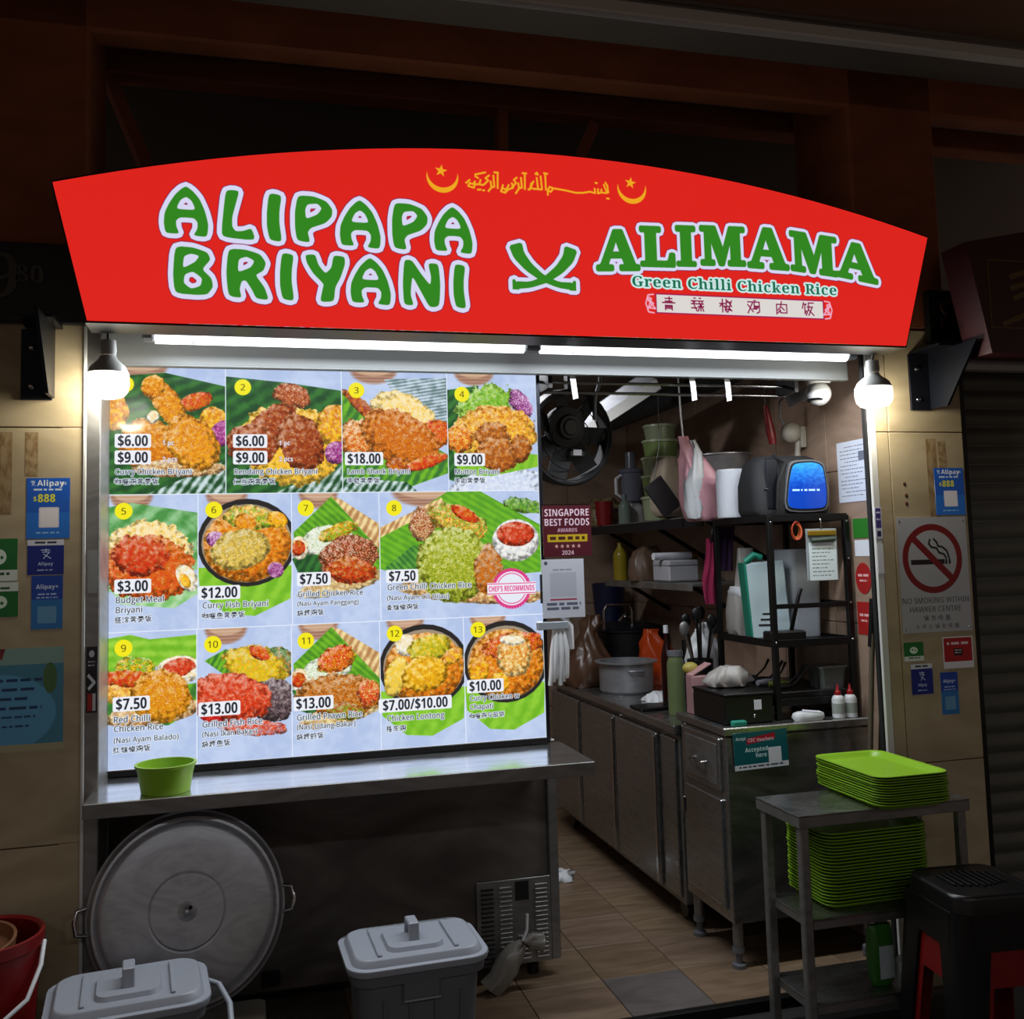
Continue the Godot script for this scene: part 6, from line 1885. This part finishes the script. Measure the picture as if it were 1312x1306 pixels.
	p.box(16, 108, 174, 136, Color(0.74, 0.62, 0.12))
	bars(p, 26, 164, 116, 12, Color(0.26, 0.13, 0.06), 97)
	for k in 5:
		var st := PackedVector2Array()
		for j in 10:
			st.append(Vector2(51 + k * 22, 152) + Vector2.from_angle(-PI / 2 + TAU * j / 10) * (9.0 if j % 2 == 0 else 4.0))
		p.poly(st, Color(0.80, 0.62, 0.58))
	write_mid(p, "2024", Vector2(95, 176), 16, Color(0.84, 0.74, 0.78), "sans_bold", 1.0)
	var aw := sheet("award_card", "maroon best foods award card beside the menu screen", "card", Vector2(0.993, 1.492), Vector2(1.170, 1.670), -0.172, print_mat("award", p, 0.35), 0.004)
	obj("hanger", g().box(Vector3(-0.080, 0.0, -0.008), Vector3(0.03, 0.10, 0.012), 0.001), mats["black_metal"], aw)
	p = Pic.new(160, 210, Color(0.78, 0.79, 0.83))
	p.disc(14, 14, 7, 7, Color(0.30, 0.32, 0.36))
	bars(p, 40, 116, 36, 5, Color(0.55, 0.56, 0.62), 95)
	p.box(28, 48, 130, 136, Color(0.70, 0.71, 0.76))
	p.box(28, 142, 130, 148, Color(0.62, 0.20, 0.32))
	for k in 2:
		bars(p, 14, 146, 156 + k * 16, 10, Color(0.36, 0.38, 0.46), 96 + k)
	var cd := sheet("payment_card", "white payment card under the maroon award card", "card", Vector2(0.985, 1.280), Vector2(1.137, 1.483), -0.170, print_mat("pay_card", p, 0.5), 0.003)
	obj("hanger", g().box(Vector3(-0.066, 0.0, -0.010), Vector3(0.03, 0.10, 0.014), 0.001), mats["black_metal"], cd)
	var ah := thing("acrylic_hook", "clear acrylic bar clamped to the menu screen edge", "hook", Vector3(1.02, 1.255, -0.165))
	obj("bar", g().box(Vector3(-0.005, 0.0, 0.0), Vector3(0.11, 0.026, 0.016), 0.002), mat("acrylic", Color(0.60, 0.63, 0.66), 0.15), ah)
	obj("clamp", g().box(Vector3(-0.05, 0.0, -0.006), Vector3(0.02, 0.03, 0.022), 0.002), mats["white_plastic"], ah)
	var bg := thing("bag_bundle", "bundle of white plastic bags hanging beside the menu screen", "plastic bags", Vector3(1.038, 1.05, -0.172))
	for k in 6:
		var w := -0.024 + k * 0.010
		obj("bag", g().tube([Vector3(w * 0.6, 0.205, 0.004), Vector3(w, 0.12, 0.004 + 0.006 * (k % 2)), Vector3(w * 1.1 - 0.004, 0.04, 0.004), Vector3(w * 1.2 - 0.006, 0.0 + 0.012 * (k % 3), 0.0)], [0.006, 0.009, 0.009, 0.008], 7), mats["white_plastic"], bg)
	obj("tail", g().tube([Vector3(0.02, 0.24, -0.01), Vector3(0.045, 0.20, -0.01), Vector3(0.05, 0.12, -0.01)], [0.012, 0.014, 0.010], 7), mats["white_plastic"], bg)

func bottle(t: Node3D, r: float, h: float, m: Material, cap: Material) -> void:
	obj("body", g().lathe([Vector2(0.0, 0.0), Vector2(r, 0.0), Vector2(r, h * 0.58), Vector2(r * 0.85, h * 0.66), Vector2(r * 0.36, h * 0.80), Vector2(r * 0.36, h * 0.92)], 18), m, t)
	obj("cap", g().lathe([Vector2(r * 0.42, h * 0.90), Vector2(r * 0.42, h), Vector2(0.0, h)], 14), cap, t)

func build_deep() -> void:
	# aluminium pot on the long worktop
	var t := thing("cooking_pot", "squat aluminium pot on the long worktop", "pot", Vector3(1.845, 0.7995, -1.63))
	obj("pot", g().lathe([Vector2(0.0, 0.0), Vector2(0.125, 0.0), Vector2(0.135, 0.012), Vector2(0.138, 0.145), Vector2(0.160, 0.150), Vector2(0.160, 0.156), Vector2(0.134, 0.156), Vector2(0.130, 0.015), Vector2(0.0, 0.012)], 40), mats["aluminium"], t)
	for s in [-1, 1]:
		obj("handle", g().tube([Vector3(-0.04, 0.115, 0.138 * s), Vector3(-0.03, 0.118, 0.165 * s), Vector3(0.03, 0.118, 0.165 * s), Vector3(0.04, 0.115, 0.138 * s)], 0.006, 8), mats["aluminium"], t)
	var sp := thing("stock_pot", "tall dark stock pot with a steel lid at the kitchen rear", "pot", Vector3(2.055, 0.7995, -2.16))
	obj("pot", g().lathe([Vector2(0.0, 0.0), Vector2(0.20, 0.0), Vector2(0.205, 0.26), Vector2(0.215, 0.265), Vector2(0.215, 0.275), Vector2(0.19, 0.275)], 36), mat("sooty_pot", Color(0.17, 0.17, 0.175), 0.4, 0.7), sp)
	var ld := obj("lid", g().lathe([Vector2(0.216, 0.275), Vector2(0.20, 0.290), Vector2(0.10, 0.312), Vector2(0.04, 0.318), Vector2(0.0, 0.318)], 36), mats["dark_steel"], sp)
	obj("knob", g().lathe([Vector2(0.045, 0.317), Vector2(0.030, 0.335), Vector2(0.018, 0.345), Vector2(0.028, 0.36), Vector2(0.0, 0.365)], 18), mats["chrome"], ld)
	obj("bail", g().tube([Vector3(-0.17, 0.28, 0.12), Vector3(-0.17, 0.38, 0.12), Vector3(-0.155, 0.415, 0.12), Vector3(-0.02, 0.415, 0.12), Vector3(-0.005, 0.38, 0.12), Vector3(-0.005, 0.28, 0.12)], 0.008, 8), mats["chrome"], sp)
	# bags
	var b := thing("food_bag", "brown plastic bag of food beside the aluminium pot", "plastic bag", Vector3(1.74, 0.7995, -1.94))
	var bg := g()
	bg.sack([[0.0, 0.10, 0.09, 0, 0], [0.04, 0.125, 0.11, 0, 0], [0.12, 0.12, 0.11, 0.01, 0], [0.18, 0.085, 0.08, 0.015, 0], [0.24, 0.05, 0.05, 0.02, 0], [0.28, 0.03, 0.03, 0.02, 0], [0.33, 0.045, 0.03, 0.035, 0], [0.37, 0.03, 0.015, 0.05, 0]], 30, 2.2, 0.035, 21, 14)
	obj("bag", bg, mat("brown_film", Color(0.34, 0.24, 0.18), 0.3), b)
	obj("knot", g().ball(Vector3(0.02, 0.275, 0.02), Vector3(0.02, 0.016, 0.02), 10, 6), mat("pink_tie", Color(0.52, 0.30, 0.28), 0.5), b)
	var o := thing("food_bag", "bright orange plastic bag behind the aluminium pot", "plastic bag", Vector3(2.10, 0.7995, -1.82))
	var og := g()
	og.sack([[0.0, 0.085, 0.07, 0.01, 0], [0.10, 0.10, 0.08, 0.0, 0], [0.17, 0.095, 0.07, 0.0, 0], [0.22, 0.06, 0.05, -0.02, 0], [0.26, 0.035, 0.03, -0.03, 0], [0.29, 0.03, 0.02, -0.03, 0]], 26, 2.1, 0.022, 22, 16)
	obj("bag", og, mat("orange_film", Color(0.72, 0.25, 0.06), 0.35), o)
	# bottles and small things along the dark worktop
	var b1 := thing("soy_bottle", "dark red sauce bottle with a pale neck on the long worktop", "bottle", Vector3(1.862, 0.7995, -1.15))
	bottle(b1, 0.027, 0.36, mat("soy_glass", Color(0.13, 0.025, 0.02), 0.2), mats["white_plastic"])
	var b2 := thing("soy_bottle", "black sauce bottle next to the dark red bottle", "bottle", Vector3(1.895, 0.7995, -1.03))
	bottle(b2, 0.024, 0.30, mat("black_glass", Color(0.02, 0.02, 0.02), 0.15), mats["black_plastic"])
	var wb := thing("plastic_bag", "knotted white plastic bag behind the utensil caddy", "plastic bag", Vector3(1.945, 0.7995, -0.93))
	var wg := g()
	wg.sack([[0.0, 0.05, 0.05, 0, 0], [0.12, 0.055, 0.05, 0, 0], [0.22, 0.072, 0.06, -0.01, 0], [0.27, 0.066, 0.055, 0, 0], [0.31, 0.04, 0.04, 0, 0], [0.35, 0.03, 0.025, 0.0, 0], [0.38, 0.016, 0.014, 0.004, 0]], 26, 2.2, 0.02, 24, 18)
	obj("bag", wg, mats["white_plastic"], wb)
	var gj := thing("glass_jar", "green tinted glass jar at the worktop edge", "jar", Vector3(1.775, 0.7995, -0.86))
	obj("jar", g().lathe([Vector2(0.0, 0.0), Vector2(0.034, 0.0), Vector2(0.037, 0.008), Vector2(0.037, 0.22), Vector2(0.030, 0.24), Vector2(0.030, 0.255)], 20), mat("jar_glass", Color(0.40, 0.45, 0.30), 0.15), gj)
	obj("cap", g().lathe([Vector2(0.033, 0.25), Vector2(0.033, 0.272), Vector2(0.0, 0.274)], 18), mats["grey_plastic"], gj)
	var jb := thing("juice_box", "pale pink carton lying open by the cash box", "carton", Vector3(1.732, 0.853, -0.555), 0.0)
	obj("box", g().box(Vector3(0, 0.075, 0), Vector3(0.075, 0.15, 0.06), 0.004), mat("pink_card", Color(0.66, 0.50, 0.50), 0.6), jb)
	obj("stripe", g().box(Vector3(0.022, 0.060, 0.0305), Vector3(0.012, 0.12, 0.001)), mat("stripe_red", Color(0.50, 0.10, 0.12), 0.5), jb)
	obj("flap", g().bar(Vector3(-0.036, 0.15, 0.0), Vector3(0.05, 0.195, 0.0), 0.055, 0.004), mats["pink_card"], jb)
	var lm := thing("lemon", "pale yellow lemon resting on the pink carton", "fruit", Vector3(1.725, 1.025, -0.60))
	obj("fruit", g().ball(Vector3(0, 0.0, 0), Vector3(0.034, 0.026, 0.026), 18, 12), mat("lemon", Color(0.66, 0.60, 0.28), 0.5), lm)
	var cl := thing("dish_cloth", "crumpled white cloth lying on the long worktop", "cloth", Vector3(1.89, 0.7995, -1.26))
	var cg := g()
	cg.sack([[0.0, 0.09, 0.06, 0, 0], [0.015, 0.095, 0.065, 0, 0], [0.035, 0.07, 0.045, 0.0, 0], [0.045, 0.03, 0.02, -0.02, 0]], 28, 2.2, 0.035, 26, 22)
	obj("cloth", cg, mats["white_plastic"], cl)
	var gv := thing("green_packet", "flat lime packet lying by the white cloth", "packet", Vector3(1.93, 0.7995, -1.10), 12.0)
	obj("packet", g().box(Vector3(0, 0.010, 0), Vector3(0.12, 0.018, 0.05), 0.006), mat("lime_dull", Color(0.40, 0.56, 0.22), 0.5), gv)
	var bo := thing("chopping_board", "thin black chopping board on the long worktop", "board", Vector3(1.76, 0.7995, -1.06), 4.0)
	obj("board", g().box(Vector3(0, 0.008, 0), Vector3(0.20, 0.014, 0.13), 0.004), mats["black_plastic"], bo)
	var ut := thing("utensil_caddy", "dark caddy of ladles and knives beside the rack", "caddy", Vector3(1.855, 0.7995, -0.78))
	obj("caddy", g().lathe([Vector2(0.0, 0.0), Vector2(0.05, 0.0), Vector2(0.056, 0.24), Vector2(0.050, 0.24), Vector2(0.046, 0.01), Vector2(0.0, 0.008)], 20), mats["black_plastic"], ut)
	rng.seed = 31
	for k in 6:
		var a := TAU * k / 6
		var u := thing("ladle", "long handled utensil standing in the dark caddy", "utensil", Vector3(1.855, 0.81, -0.78), 0.0, "utensils in the caddy")
		obj("handle", g().tube([Vector3(cos(a) * 0.02, 0.0, sin(a) * 0.02), Vector3(cos(a) * 0.04, 0.24, sin(a) * 0.04), Vector3(cos(a) * 0.065, 0.34 + 0.03 * (k % 3), sin(a) * 0.06)], 0.006, 6), mats["chrome"] if k % 3 == 0 else mats["black_plastic"], u)
		obj("head", g().ball(Vector3(cos(a) * 0.068, 0.36 + 0.03 * (k % 3), sin(a) * 0.062), Vector3(0.024, 0.032, 0.010), 12, 8), mats["steel_dull"] if k % 3 == 0 else mats["black_plastic"], u)
	# wall shelves
	var s1 := thing("wall_shelf", "dark upper wall shelf along the kitchen side wall", "shelf", Vector3(2.09, 1.635, -1.56))
	obj("board", g().box(Vector3(0, 0.008, 0), Vector3(0.37, 0.018, 1.52), 0.003), mats["steel_dull"], s1)
	obj("front_lip", g().box(Vector3(-0.183, -0.010, 0), Vector3(0.005, 0.045, 1.52), 0.001), mats["dark_steel"], s1)
	for z in [-0.6, 0.1, 0.7]:
		obj("bracket", g().bar(Vector3(-0.14, -0.004, z), Vector3(0.18, -0.20, z), 0.012, 0.02), mats["black_metal"], s1)
	var s2 := thing("wall_shelf", "narrow lower wall shelf under the dark upper shelf", "shelf", Vector3(2.115, 1.335, -1.62))
	obj("board", g().box(Vector3(0, 0.006, 0), Vector3(0.32, 0.014, 1.15), 0.003), mats["steel_dull"], s2)
	obj("front_lip", g().box(Vector3(-0.158, -0.006, 0), Vector3(0.005, 0.03, 1.15), 0.001), mats["steel_dull"], s2)
	for z in [-0.4, 0.45]:
		obj("bracket", g().bar(Vector3(-0.10, -0.004, z), Vector3(0.155, -0.16, z), 0.012, 0.02), mats["black_metal"], s2)
	# on the upper shelf
	var stack := [[0.082, 0.075], [0.090, 0.085], [0.096, 0.09], [0.100, 0.105], [0.104, 0.12]]
	var y := 1.6525
	for k in range(4, -1, -1):
		var gs := thing("food_tub", ["topmost pale lid tub of the green stack on the upper shelf", "second green tub from the top of the shelf stack", "middle green tub of the stack on the upper shelf", "green tub just above the lowest one on the upper shelf", "lowest green tub of the stack on the upper shelf"][k], "tub", Vector3(1.99, y, -1.42), 0.0, "stacked green tubs")
		var r: float = stack[k][0]
		var h: float = stack[k][1]
		obj("tub", g().lathe([Vector2(0.0, 0.0), Vector2(r * 0.84, 0.0), Vector2(r * 0.88, 0.006), Vector2(r * 0.98, h - 0.014)], 28), mat("tub_green_%d" % (k % 2), [Color(0.50, 0.54, 0.42), Color(0.40, 0.48, 0.27)][k % 2], 0.35), gs)
		obj("rim", g().lathe([Vector2(r * 0.98, h - 0.016), Vector2(r * 1.04, h - 0.014), Vector2(r * 1.04, h - 0.003), Vector2(r * 0.95, h), Vector2(0.0, h)], 28), mat("tub_rim", Color(0.58, 0.62, 0.50), 0.35), gs)
		y += h + 0.0005
	var bl := thing("blender", "grey and white blender on the upper shelf", "blender", Vector3(2.05, 1.6525, -1.98))
	obj("base", g().lathe([Vector2(0.0, 0.0), Vector2(0.075, 0.0), Vector2(0.078, 0.01), Vector2(0.060, 0.10), Vector2(0.045, 0.115), Vector2(0.0, 0.115)], 24), mats["white_plastic"], bl)
	obj("jug", g().lathe([Vector2(0.045, 0.115), Vector2(0.060, 0.13), Vector2(0.070, 0.28), Vector2(0.064, 0.285)], 24), mat("smoke_jug", Color(0.40, 0.41, 0.46), 0.2), bl)
	obj("lid", g().lathe([Vector2(0.070, 0.285), Vector2(0.065, 0.305), Vector2(0.030, 0.312), Vector2(0.028, 0.40), Vector2(0.0, 0.40)], 20), mats["smoke_jug"], bl)
	obj("handle", g().tube([Vector3(-0.062, 0.15, 0.02), Vector3(-0.10, 0.17, 0.03), Vector3(-0.10, 0.25, 0.03), Vector3(-0.066, 0.27, 0.02)], 0.010, 8), mats["white_plastic"], bl)
	var rc := thing("red_cup", "red plastic cup at the upper shelf end", "cup", Vector3(1.93, 1.6525, -2.10))
	obj("cup", g().lathe([Vector2(0.0, 0.0), Vector2(0.042, 0.0), Vector2(0.052, 0.135), Vector2(0.048, 0.135), Vector2(0.038, 0.006), Vector2(0.0, 0.006)], 22), mat("cup_red", Color(0.50, 0.03, 0.05), 0.4), rc)
	var gb := thing("glass_bottle", "short clear bottle between the red cup and the blender", "bottle", Vector3(1.96, 1.6525, -1.86))
	bottle(gb, 0.035, 0.16, mat("pale_glass", Color(0.42, 0.48, 0.44), 0.2), mats["grey_plastic"])
	var gj2 := thing("storage_jar", "dull grey storage jar behind the red cup", "jar", Vector3(2.17, 1.6525, -2.18))
	obj("jar", g().lathe([Vector2(0.0, 0.0), Vector2(0.07, 0.0), Vector2(0.075, 0.20), Vector2(0.05, 0.23), Vector2(0.0, 0.23)], 20), mats["grey_plastic"], gj2)
	var bx := thing("paper_bag", "brown paper bag bulging over the upper shelf front", "paper bag", Vector3(1.97, 1.6525, -1.20), 10.0)
	var bxg := g()
	bxg.x.basis = Basis(Vector3.BACK, -0.12)
	bxg.sack([[0.0, 0.10, 0.06, 0, 0], [0.03, 0.13, 0.08, 0, 0], [0.16, 0.14, 0.085, 0, 0], [0.26, 0.13, 0.07, 0, 0], [0.28, 0.11, 0.05, 0, 0]], 26, 4.0, 0.012, 28, 12)
	obj("bag", bxg, mat("kraft", Color(0.56, 0.51, 0.44), 0.7), bx)
	var nb := thing("black_notebook", "small black notebook hanging askew in front of the paper bag", "notebook", Vector3(1.80, 1.655, -1.0))
	var nbg := g()
	nbg.x.basis = Basis(Vector3.BACK, 0.62)
	nbg.box(Vector3(0.06, 0.07, 0.0), Vector3(0.10, 0.165, 0.018), 0.003)
	obj("cover", nbg, mat("charcoal", Color(0.12, 0.11, 0.115), 0.5), nb)
	obj("cord", g().tube([Vector3(-0.03, 0.17, 0.0), Vector3(0.01, 0.32, -0.02), Vector3(0.03, 0.70, -0.05)], 0.002, 6), mats["grey_plastic"], nb)
	var pk := thing("carrier_bag", "pink and white carrier bag hanging from a ceiling cord", "plastic bag", Vector3(1.915, 1.625, -0.80))
	var pg := g()
	pg.sack([[0.0, 0.06, 0.04, 0.0, 0], [0.02, 0.085, 0.06, 0.0, 0], [0.10, 0.092, 0.07, 0.0, 0], [0.20, 0.075, 0.055, -0.02, 0], [0.27, 0.045, 0.035, -0.05, 0], [0.32, 0.020, 0.018, -0.07, 0], [0.37, 0.012, 0.010, -0.085, 0]], 28, 2.4, 0.022, 30, 16)
	obj("bag", pg, mat("pink_film", Color(0.84, 0.62, 0.66), 0.4), pk)
	var pl := g(Vector3(-0.062, 0.02, 0.035))
	pl.sack([[-0.01, 0.02, 0.02, 0, 0], [0.03, 0.032, 0.035, 0, 0], [0.14, 0.03, 0.03, 0, 0], [0.27, 0.012, 0.02, 0.015, 0], [0.33, 0.006, 0.01, 0.0, 0]], 20, 2.0, 0.02, 32, 26)
	obj("liner", pl, mats["white_plastic"], pk)
	obj("cord", g().tube([Vector3(-0.085, 0.36, 0.0), Vector3(-0.092, 0.46, 0.0), Vector3(-0.10, 0.76, 0.0)], 0.004, 6), mats["white_plastic"], pk)
	var pa := thing("steel_basin", "shallow steel basin on the upper shelf behind the carrier bag", "basin", Vector3(2.09, 1.6525, -0.945))
	obj("stand", g().lathe([Vector2(0.0, 0.0), Vector2(0.09, 0.0), Vector2(0.09, 0.20), Vector2(0.0, 0.20)], 24), mat("maroon_tin", Color(0.30, 0.05, 0.08), 0.4), pa)
	obj("basin", g().lathe([Vector2(0.0, 0.20), Vector2(0.09, 0.20), Vector2(0.115, 0.27), Vector2(0.125, 0.272), Vector2(0.125, 0.278), Vector2(0.108, 0.276), Vector2(0.085, 0.208), Vector2(0.0, 0.206)], 32), mats["aluminium"], pa)
	# on the lower shelf
	var yb := thing("oil_bottle", "yellow labelled bottle on the lower wall shelf", "bottle", Vector3(1.985, 1.3485, -2.02))
	bottle(yb, 0.04, 0.23, mat("oil_yellow", Color(0.55, 0.48, 0.10), 0.3), mat("cap_dark", Color(0.15, 0.12, 0.05), 0.5))
	var fb := thing("food_bag", "clear bag of brown spices on the lower wall shelf", "plastic bag", Vector3(2.03, 1.3485, -1.74))
	var fg := g()
	fg.sack([[0.0, 0.09, 0.06, 0, 0], [0.04, 0.10, 0.07, 0, 0], [0.11, 0.09, 0.06, 0, 0], [0.15, 0.06, 0.04, 0, 0], [0.18, 0.03, 0.02, 0.01, 0]], 26, 2.6, 0.02, 34, 16)
	obj("bag", fg, mat("spice_film", Color(0.40, 0.32, 0.26), 0.35), fb)
	var w1 := thing("foam_box", "white foam box lying on the lower wall shelf", "box", Vector3(2.045, 1.3485, -1.42))
	obj("box", g().box(Vector3(0, 0.055, 0), Vector3(0.16, 0.105, 0.20), 0.008), mat("foam", Color(0.66, 0.66, 0.68), 0.7), w1)
	obj("lid_line", g().box(Vector3(0, 0.082, 0), Vector3(0.163, 0.006, 0.203), 0.002), mats["grey_plastic"], w1)
	var w2 := thing("paper_roll", "white sheet roll with yellow end over the foam box", "roll", Vector3(2.04, 1.4935, -1.42))
	obj("roll", g().tube([Vector3(-0.12, 0.02, 0.02), Vector3(0.09, 0.02, 0.0)], 0.018, 12), mats["paper"], w2)
	obj("end", g().tube([Vector3(0.09, 0.02, 0.0), Vector3(0.12, 0.02, 0.0)], 0.02, 12), mat("mustard", Color(0.45, 0.30, 0.08), 0.5), w2)
	w2.position.y = 1.4555
	# cloth, jug, and things below
	var rg := thing("pink_cloth", "pink cloth hanging from the rack's rear post", "cloth", Vector3(1.915, 1.25, -0.745))
	var rr := []
	for k in 9:
		var row := PackedVector3Array()
		for j in 9:
			var u := j / 8.0 - 0.5
			row.append(Vector3(u * lerpf(0.030, 0.085, minf(1.0, k / 5.0)) + 0.006 * sin(k * 0.8), 0.30 - k * 0.035, 0.018 * sin(u * 16.0 + k * 0.3) - 0.006))
		rr.append(row)
	obj("cloth", g().grid(rr), mat("pink_cloth", Color(0.56, 0.10, 0.27), 0.85), rg)
	obj("hook", g().tube([Vector3(0.0, 0.29, 0), Vector3(0.0, 0.33, 0.01), Vector3(0.02, 0.35, 0.0)], 0.006, 6), mats["black_plastic"], rg)
	var bj := thing("water_jug", "dark blue plastic jug at the rear kitchen wall", "jug", Vector3(2.08, 1.02, -2.48))
	obj("jug", g().lathe([Vector2(0.0, 0.0), Vector2(0.08, 0.0), Vector2(0.10, 0.30), Vector2(0.09, 0.30), Vector2(0.07, 0.01), Vector2(0.0, 0.01)], 22), mat("navy_plastic", Color(0.06, 0.10, 0.22), 0.4), bj)
	obj("stand", g().box(Vector3(0, -0.11, 0), Vector3(0.18, 0.215, 0.18), 0.004), mats["tan_paint"], bj)
	var rr2 := thing("floor_rag", "crumpled white rag on the kitchen floor under the fridge", "rag", Vector3(1.39, 0.0005, -1.38))
	var rgg := g()
	rgg.sack([[0.0, 0.045, 0.04, 0, 0], [0.012, 0.048, 0.043, 0, 0], [0.03, 0.032, 0.03, 0.01, 0], [0.042, 0.012, 0.012, 0.01, 0]], 24, 2.2, 0.03, 36, 22)
	obj("rag", rgg, mats["white_plastic"], rr2)
	# big fan and ducting under the ceiling
	var fa := thing("exhaust_fan", "black round exhaust fan mounted high behind the menu screen", "fan", Vector3(1.31, 1.985, -0.78))
	fa.rotation_degrees = Vector3(8, 12, 0)
	var turn := Basis(Vector3.RIGHT, PI / 2)
	var fs := g()
	fs.x.basis = turn
	fs.lathe([Vector2(0.185, -0.08), Vector2(0.205, -0.07), Vector2(0.205, 0.0), Vector2(0.195, 0.012), Vector2(0.185, 0.0), Vector2(0.18, -0.06)], 40)
	obj("shroud", fs, mat("dusty_black", Color(0.12, 0.12, 0.122), 0.62), fa)
	var hub := g()
	hub.x = Transform3D(turn, Vector3(-0.02, 0.045, 0.0))
	hub.lathe([Vector2(0.0, 0.035), Vector2(0.030, 0.035), Vector2(0.036, 0.028), Vector2(0.048, 0.026), Vector2(0.054, 0.010), Vector2(0.085, 0.0), Vector2(0.085, -0.05)], 28)
	obj("motor", hub, mats["dusty_black"], fa)
	for k in 7:
		var a := TAU * k / 7
		var bl2 := g()
		bl2.x = Transform3D(Basis(Vector3.BACK, a) * Basis(Vector3.RIGHT, 0.5), Vector3(-0.005, 0.01, -0.03))
		bl2.box(Vector3(0.115, 0, 0), Vector3(0.14, 0.085, 0.004), 0.001)
		obj("blade", bl2, mat("blade_dark", Color(0.17, 0.17, 0.17), 0.55), fa)
	for k in 3:
		var ringp := []
		for j in 40:
			ringp.append(Vector3(cos(TAU * j / 40), sin(TAU * j / 40), 0) * (0.09 + k * 0.045) + Vector3(0, 0, 0.004))
		obj("guard_ring", g().tube(ringp, 0.0022, 6, true), mats["dark_steel"], fa)
	obj("terminal_box", g().box(Vector3(0.018, -0.065, 0.012), Vector3(0.085, 0.04, 0.03), 0.01), mats["black_plastic"], fa)
	obj("label", g().box(Vector3(0.018, -0.060, 0.0278), Vector3(0.04, 0.024, 0.001)), mats["paper"], fa)
	obj("bracket", g().bar(Vector3(0.0, 0.20, -0.04), Vector3(0.0, 0.42, -0.07), 0.03, 0.02), mats["black_metal"], fa)
	obj("cable", g().tube([Vector3(0.10, 0.08, 0.02), Vector3(0.09, 0.17, 0.03), Vector3(0.12, 0.24, 0.02), Vector3(0.14, 0.36, -0.02)], 0.009, 8), mats["grey_plastic"], fa)
	var du := thing("metal_duct", "slanting silver duct under the kitchen ceiling", "duct", Vector3(1.46, 2.07, -1.12))
	obj("duct", g().bar(Vector3(0, 0, -0.1), Vector3(0.30, 0.22, 0.20), 0.05, 0.07, 0.006), mats["aluminium"], du)
	obj("flange", g().bar(Vector3(0.03, -0.02, -0.03), Vector3(0.30, 0.17, 0.24), 0.006, 0.05), mats["white_paint"], du)
	for k in 2:
		var cb := thing("overhead_pipe", ["black flexible hose slung under the kitchen ceiling", "black drain pipe along the kitchen wall top"][k], "pipe", Vector3(1.9, 2.2 + 0.05 * k, -0.7))
		obj("pipe", g().tube([Vector3(-0.9, 0.05, 0.1), Vector3(-0.4, 0.08, 0.25), Vector3(0.0, 0.10, 0.1)] if k == 0 else [Vector3(0.20, 0.05, 0.35), Vector3(0.08, -0.01, -0.25), Vector3(-0.05, -0.06, -0.9), Vector3(-0.10, -0.08, -1.6)], 0.05 if k else 0.02, 10), mats["black_matte"], cb)
		obj("clamp", g().box(Vector3(-0.4, 0.12, 0.25) if k == 0 else Vector3(0.08, 0.06, -0.25), Vector3(0.02, 0.10, 0.05)), mats["black_metal"], cb)
	var jn := thing("clutter_bag", "crumpled multicoloured packets piled below the exhaust fan", "packets", Vector3(1.985, 1.6525, -2.25))
	var jg := g()
	jg.sack([[0.0, 0.09, 0.07, 0, 0], [0.06, 0.10, 0.08, 0, 0], [0.12, 0.07, 0.06, 0, 0], [0.16, 0.03, 0.03, 0, 0]], 26, 2.4, 0.04, 38, 18)
	var jm := tri_mat("packets", noise_tex(6.0, Color(0.30, 0.20, 0.10), Color(0.70, 0.66, 0.50), Vector2.ONE, 3, 51), 6.0, 0.4)
	obj("pack", jg, jm, jn)

	var cp := thing("plastic_bag", "crumpled pale plastic bag resting on the black cash box", "plastic bag", Vector3(1.80, 0.9725, -0.43))
	var cpg := g()
	cpg.sack([[0.0, 0.07, 0.05, 0, 0], [0.02, 0.085, 0.06, 0, 0], [0.05, 0.06, 0.05, 0.01, 0], [0.075, 0.03, 0.02, 0.02, 0]], 26, 2.4, 0.025, 44, 20)
	obj("bag", cpg, mats["pale_film"], cp)
	var pc := thing("purple_cloth", "dark purple cloth bundled over the rack's rear rail", "cloth", Vector3(1.985, 1.40, -0.752))
	var pcr := []
	for k in 7:
		var row := PackedVector3Array()
		for j in 9:
			var u := j / 8.0 - 0.5
			row.append(Vector3(u * lerpf(0.10, 0.075, k / 6.0), 0.20 - k * 0.032, 0.014 * sin(u * 18.0 + k * 0.5) - 0.012))
		pcr.append(row)
	obj("cloth", g().grid(pcr), mat("purple_cloth", Color(0.20, 0.08, 0.24), 0.85), pc)
	obj("hook", g().tube([Vector3(0.0, 0.195, -0.01), Vector3(0.0, 0.215, 0.0), Vector3(0.0, 0.222, 0.012)], 0.004, 6), mats["black_plastic"], pc)

func _ready() -> void:
	set_view()
	make_materials()
	build_shell()
	build_hall_lamps()
	build_sign()
	build_lamps()
	build_menu()
	build_freezer()
	build_stickers()
	build_bins()
	build_big_lid()
	build_table()
	build_stools()
	build_neighbours()
	build_cabinets()
	build_rack()
	build_wall_side()
	build_deep()
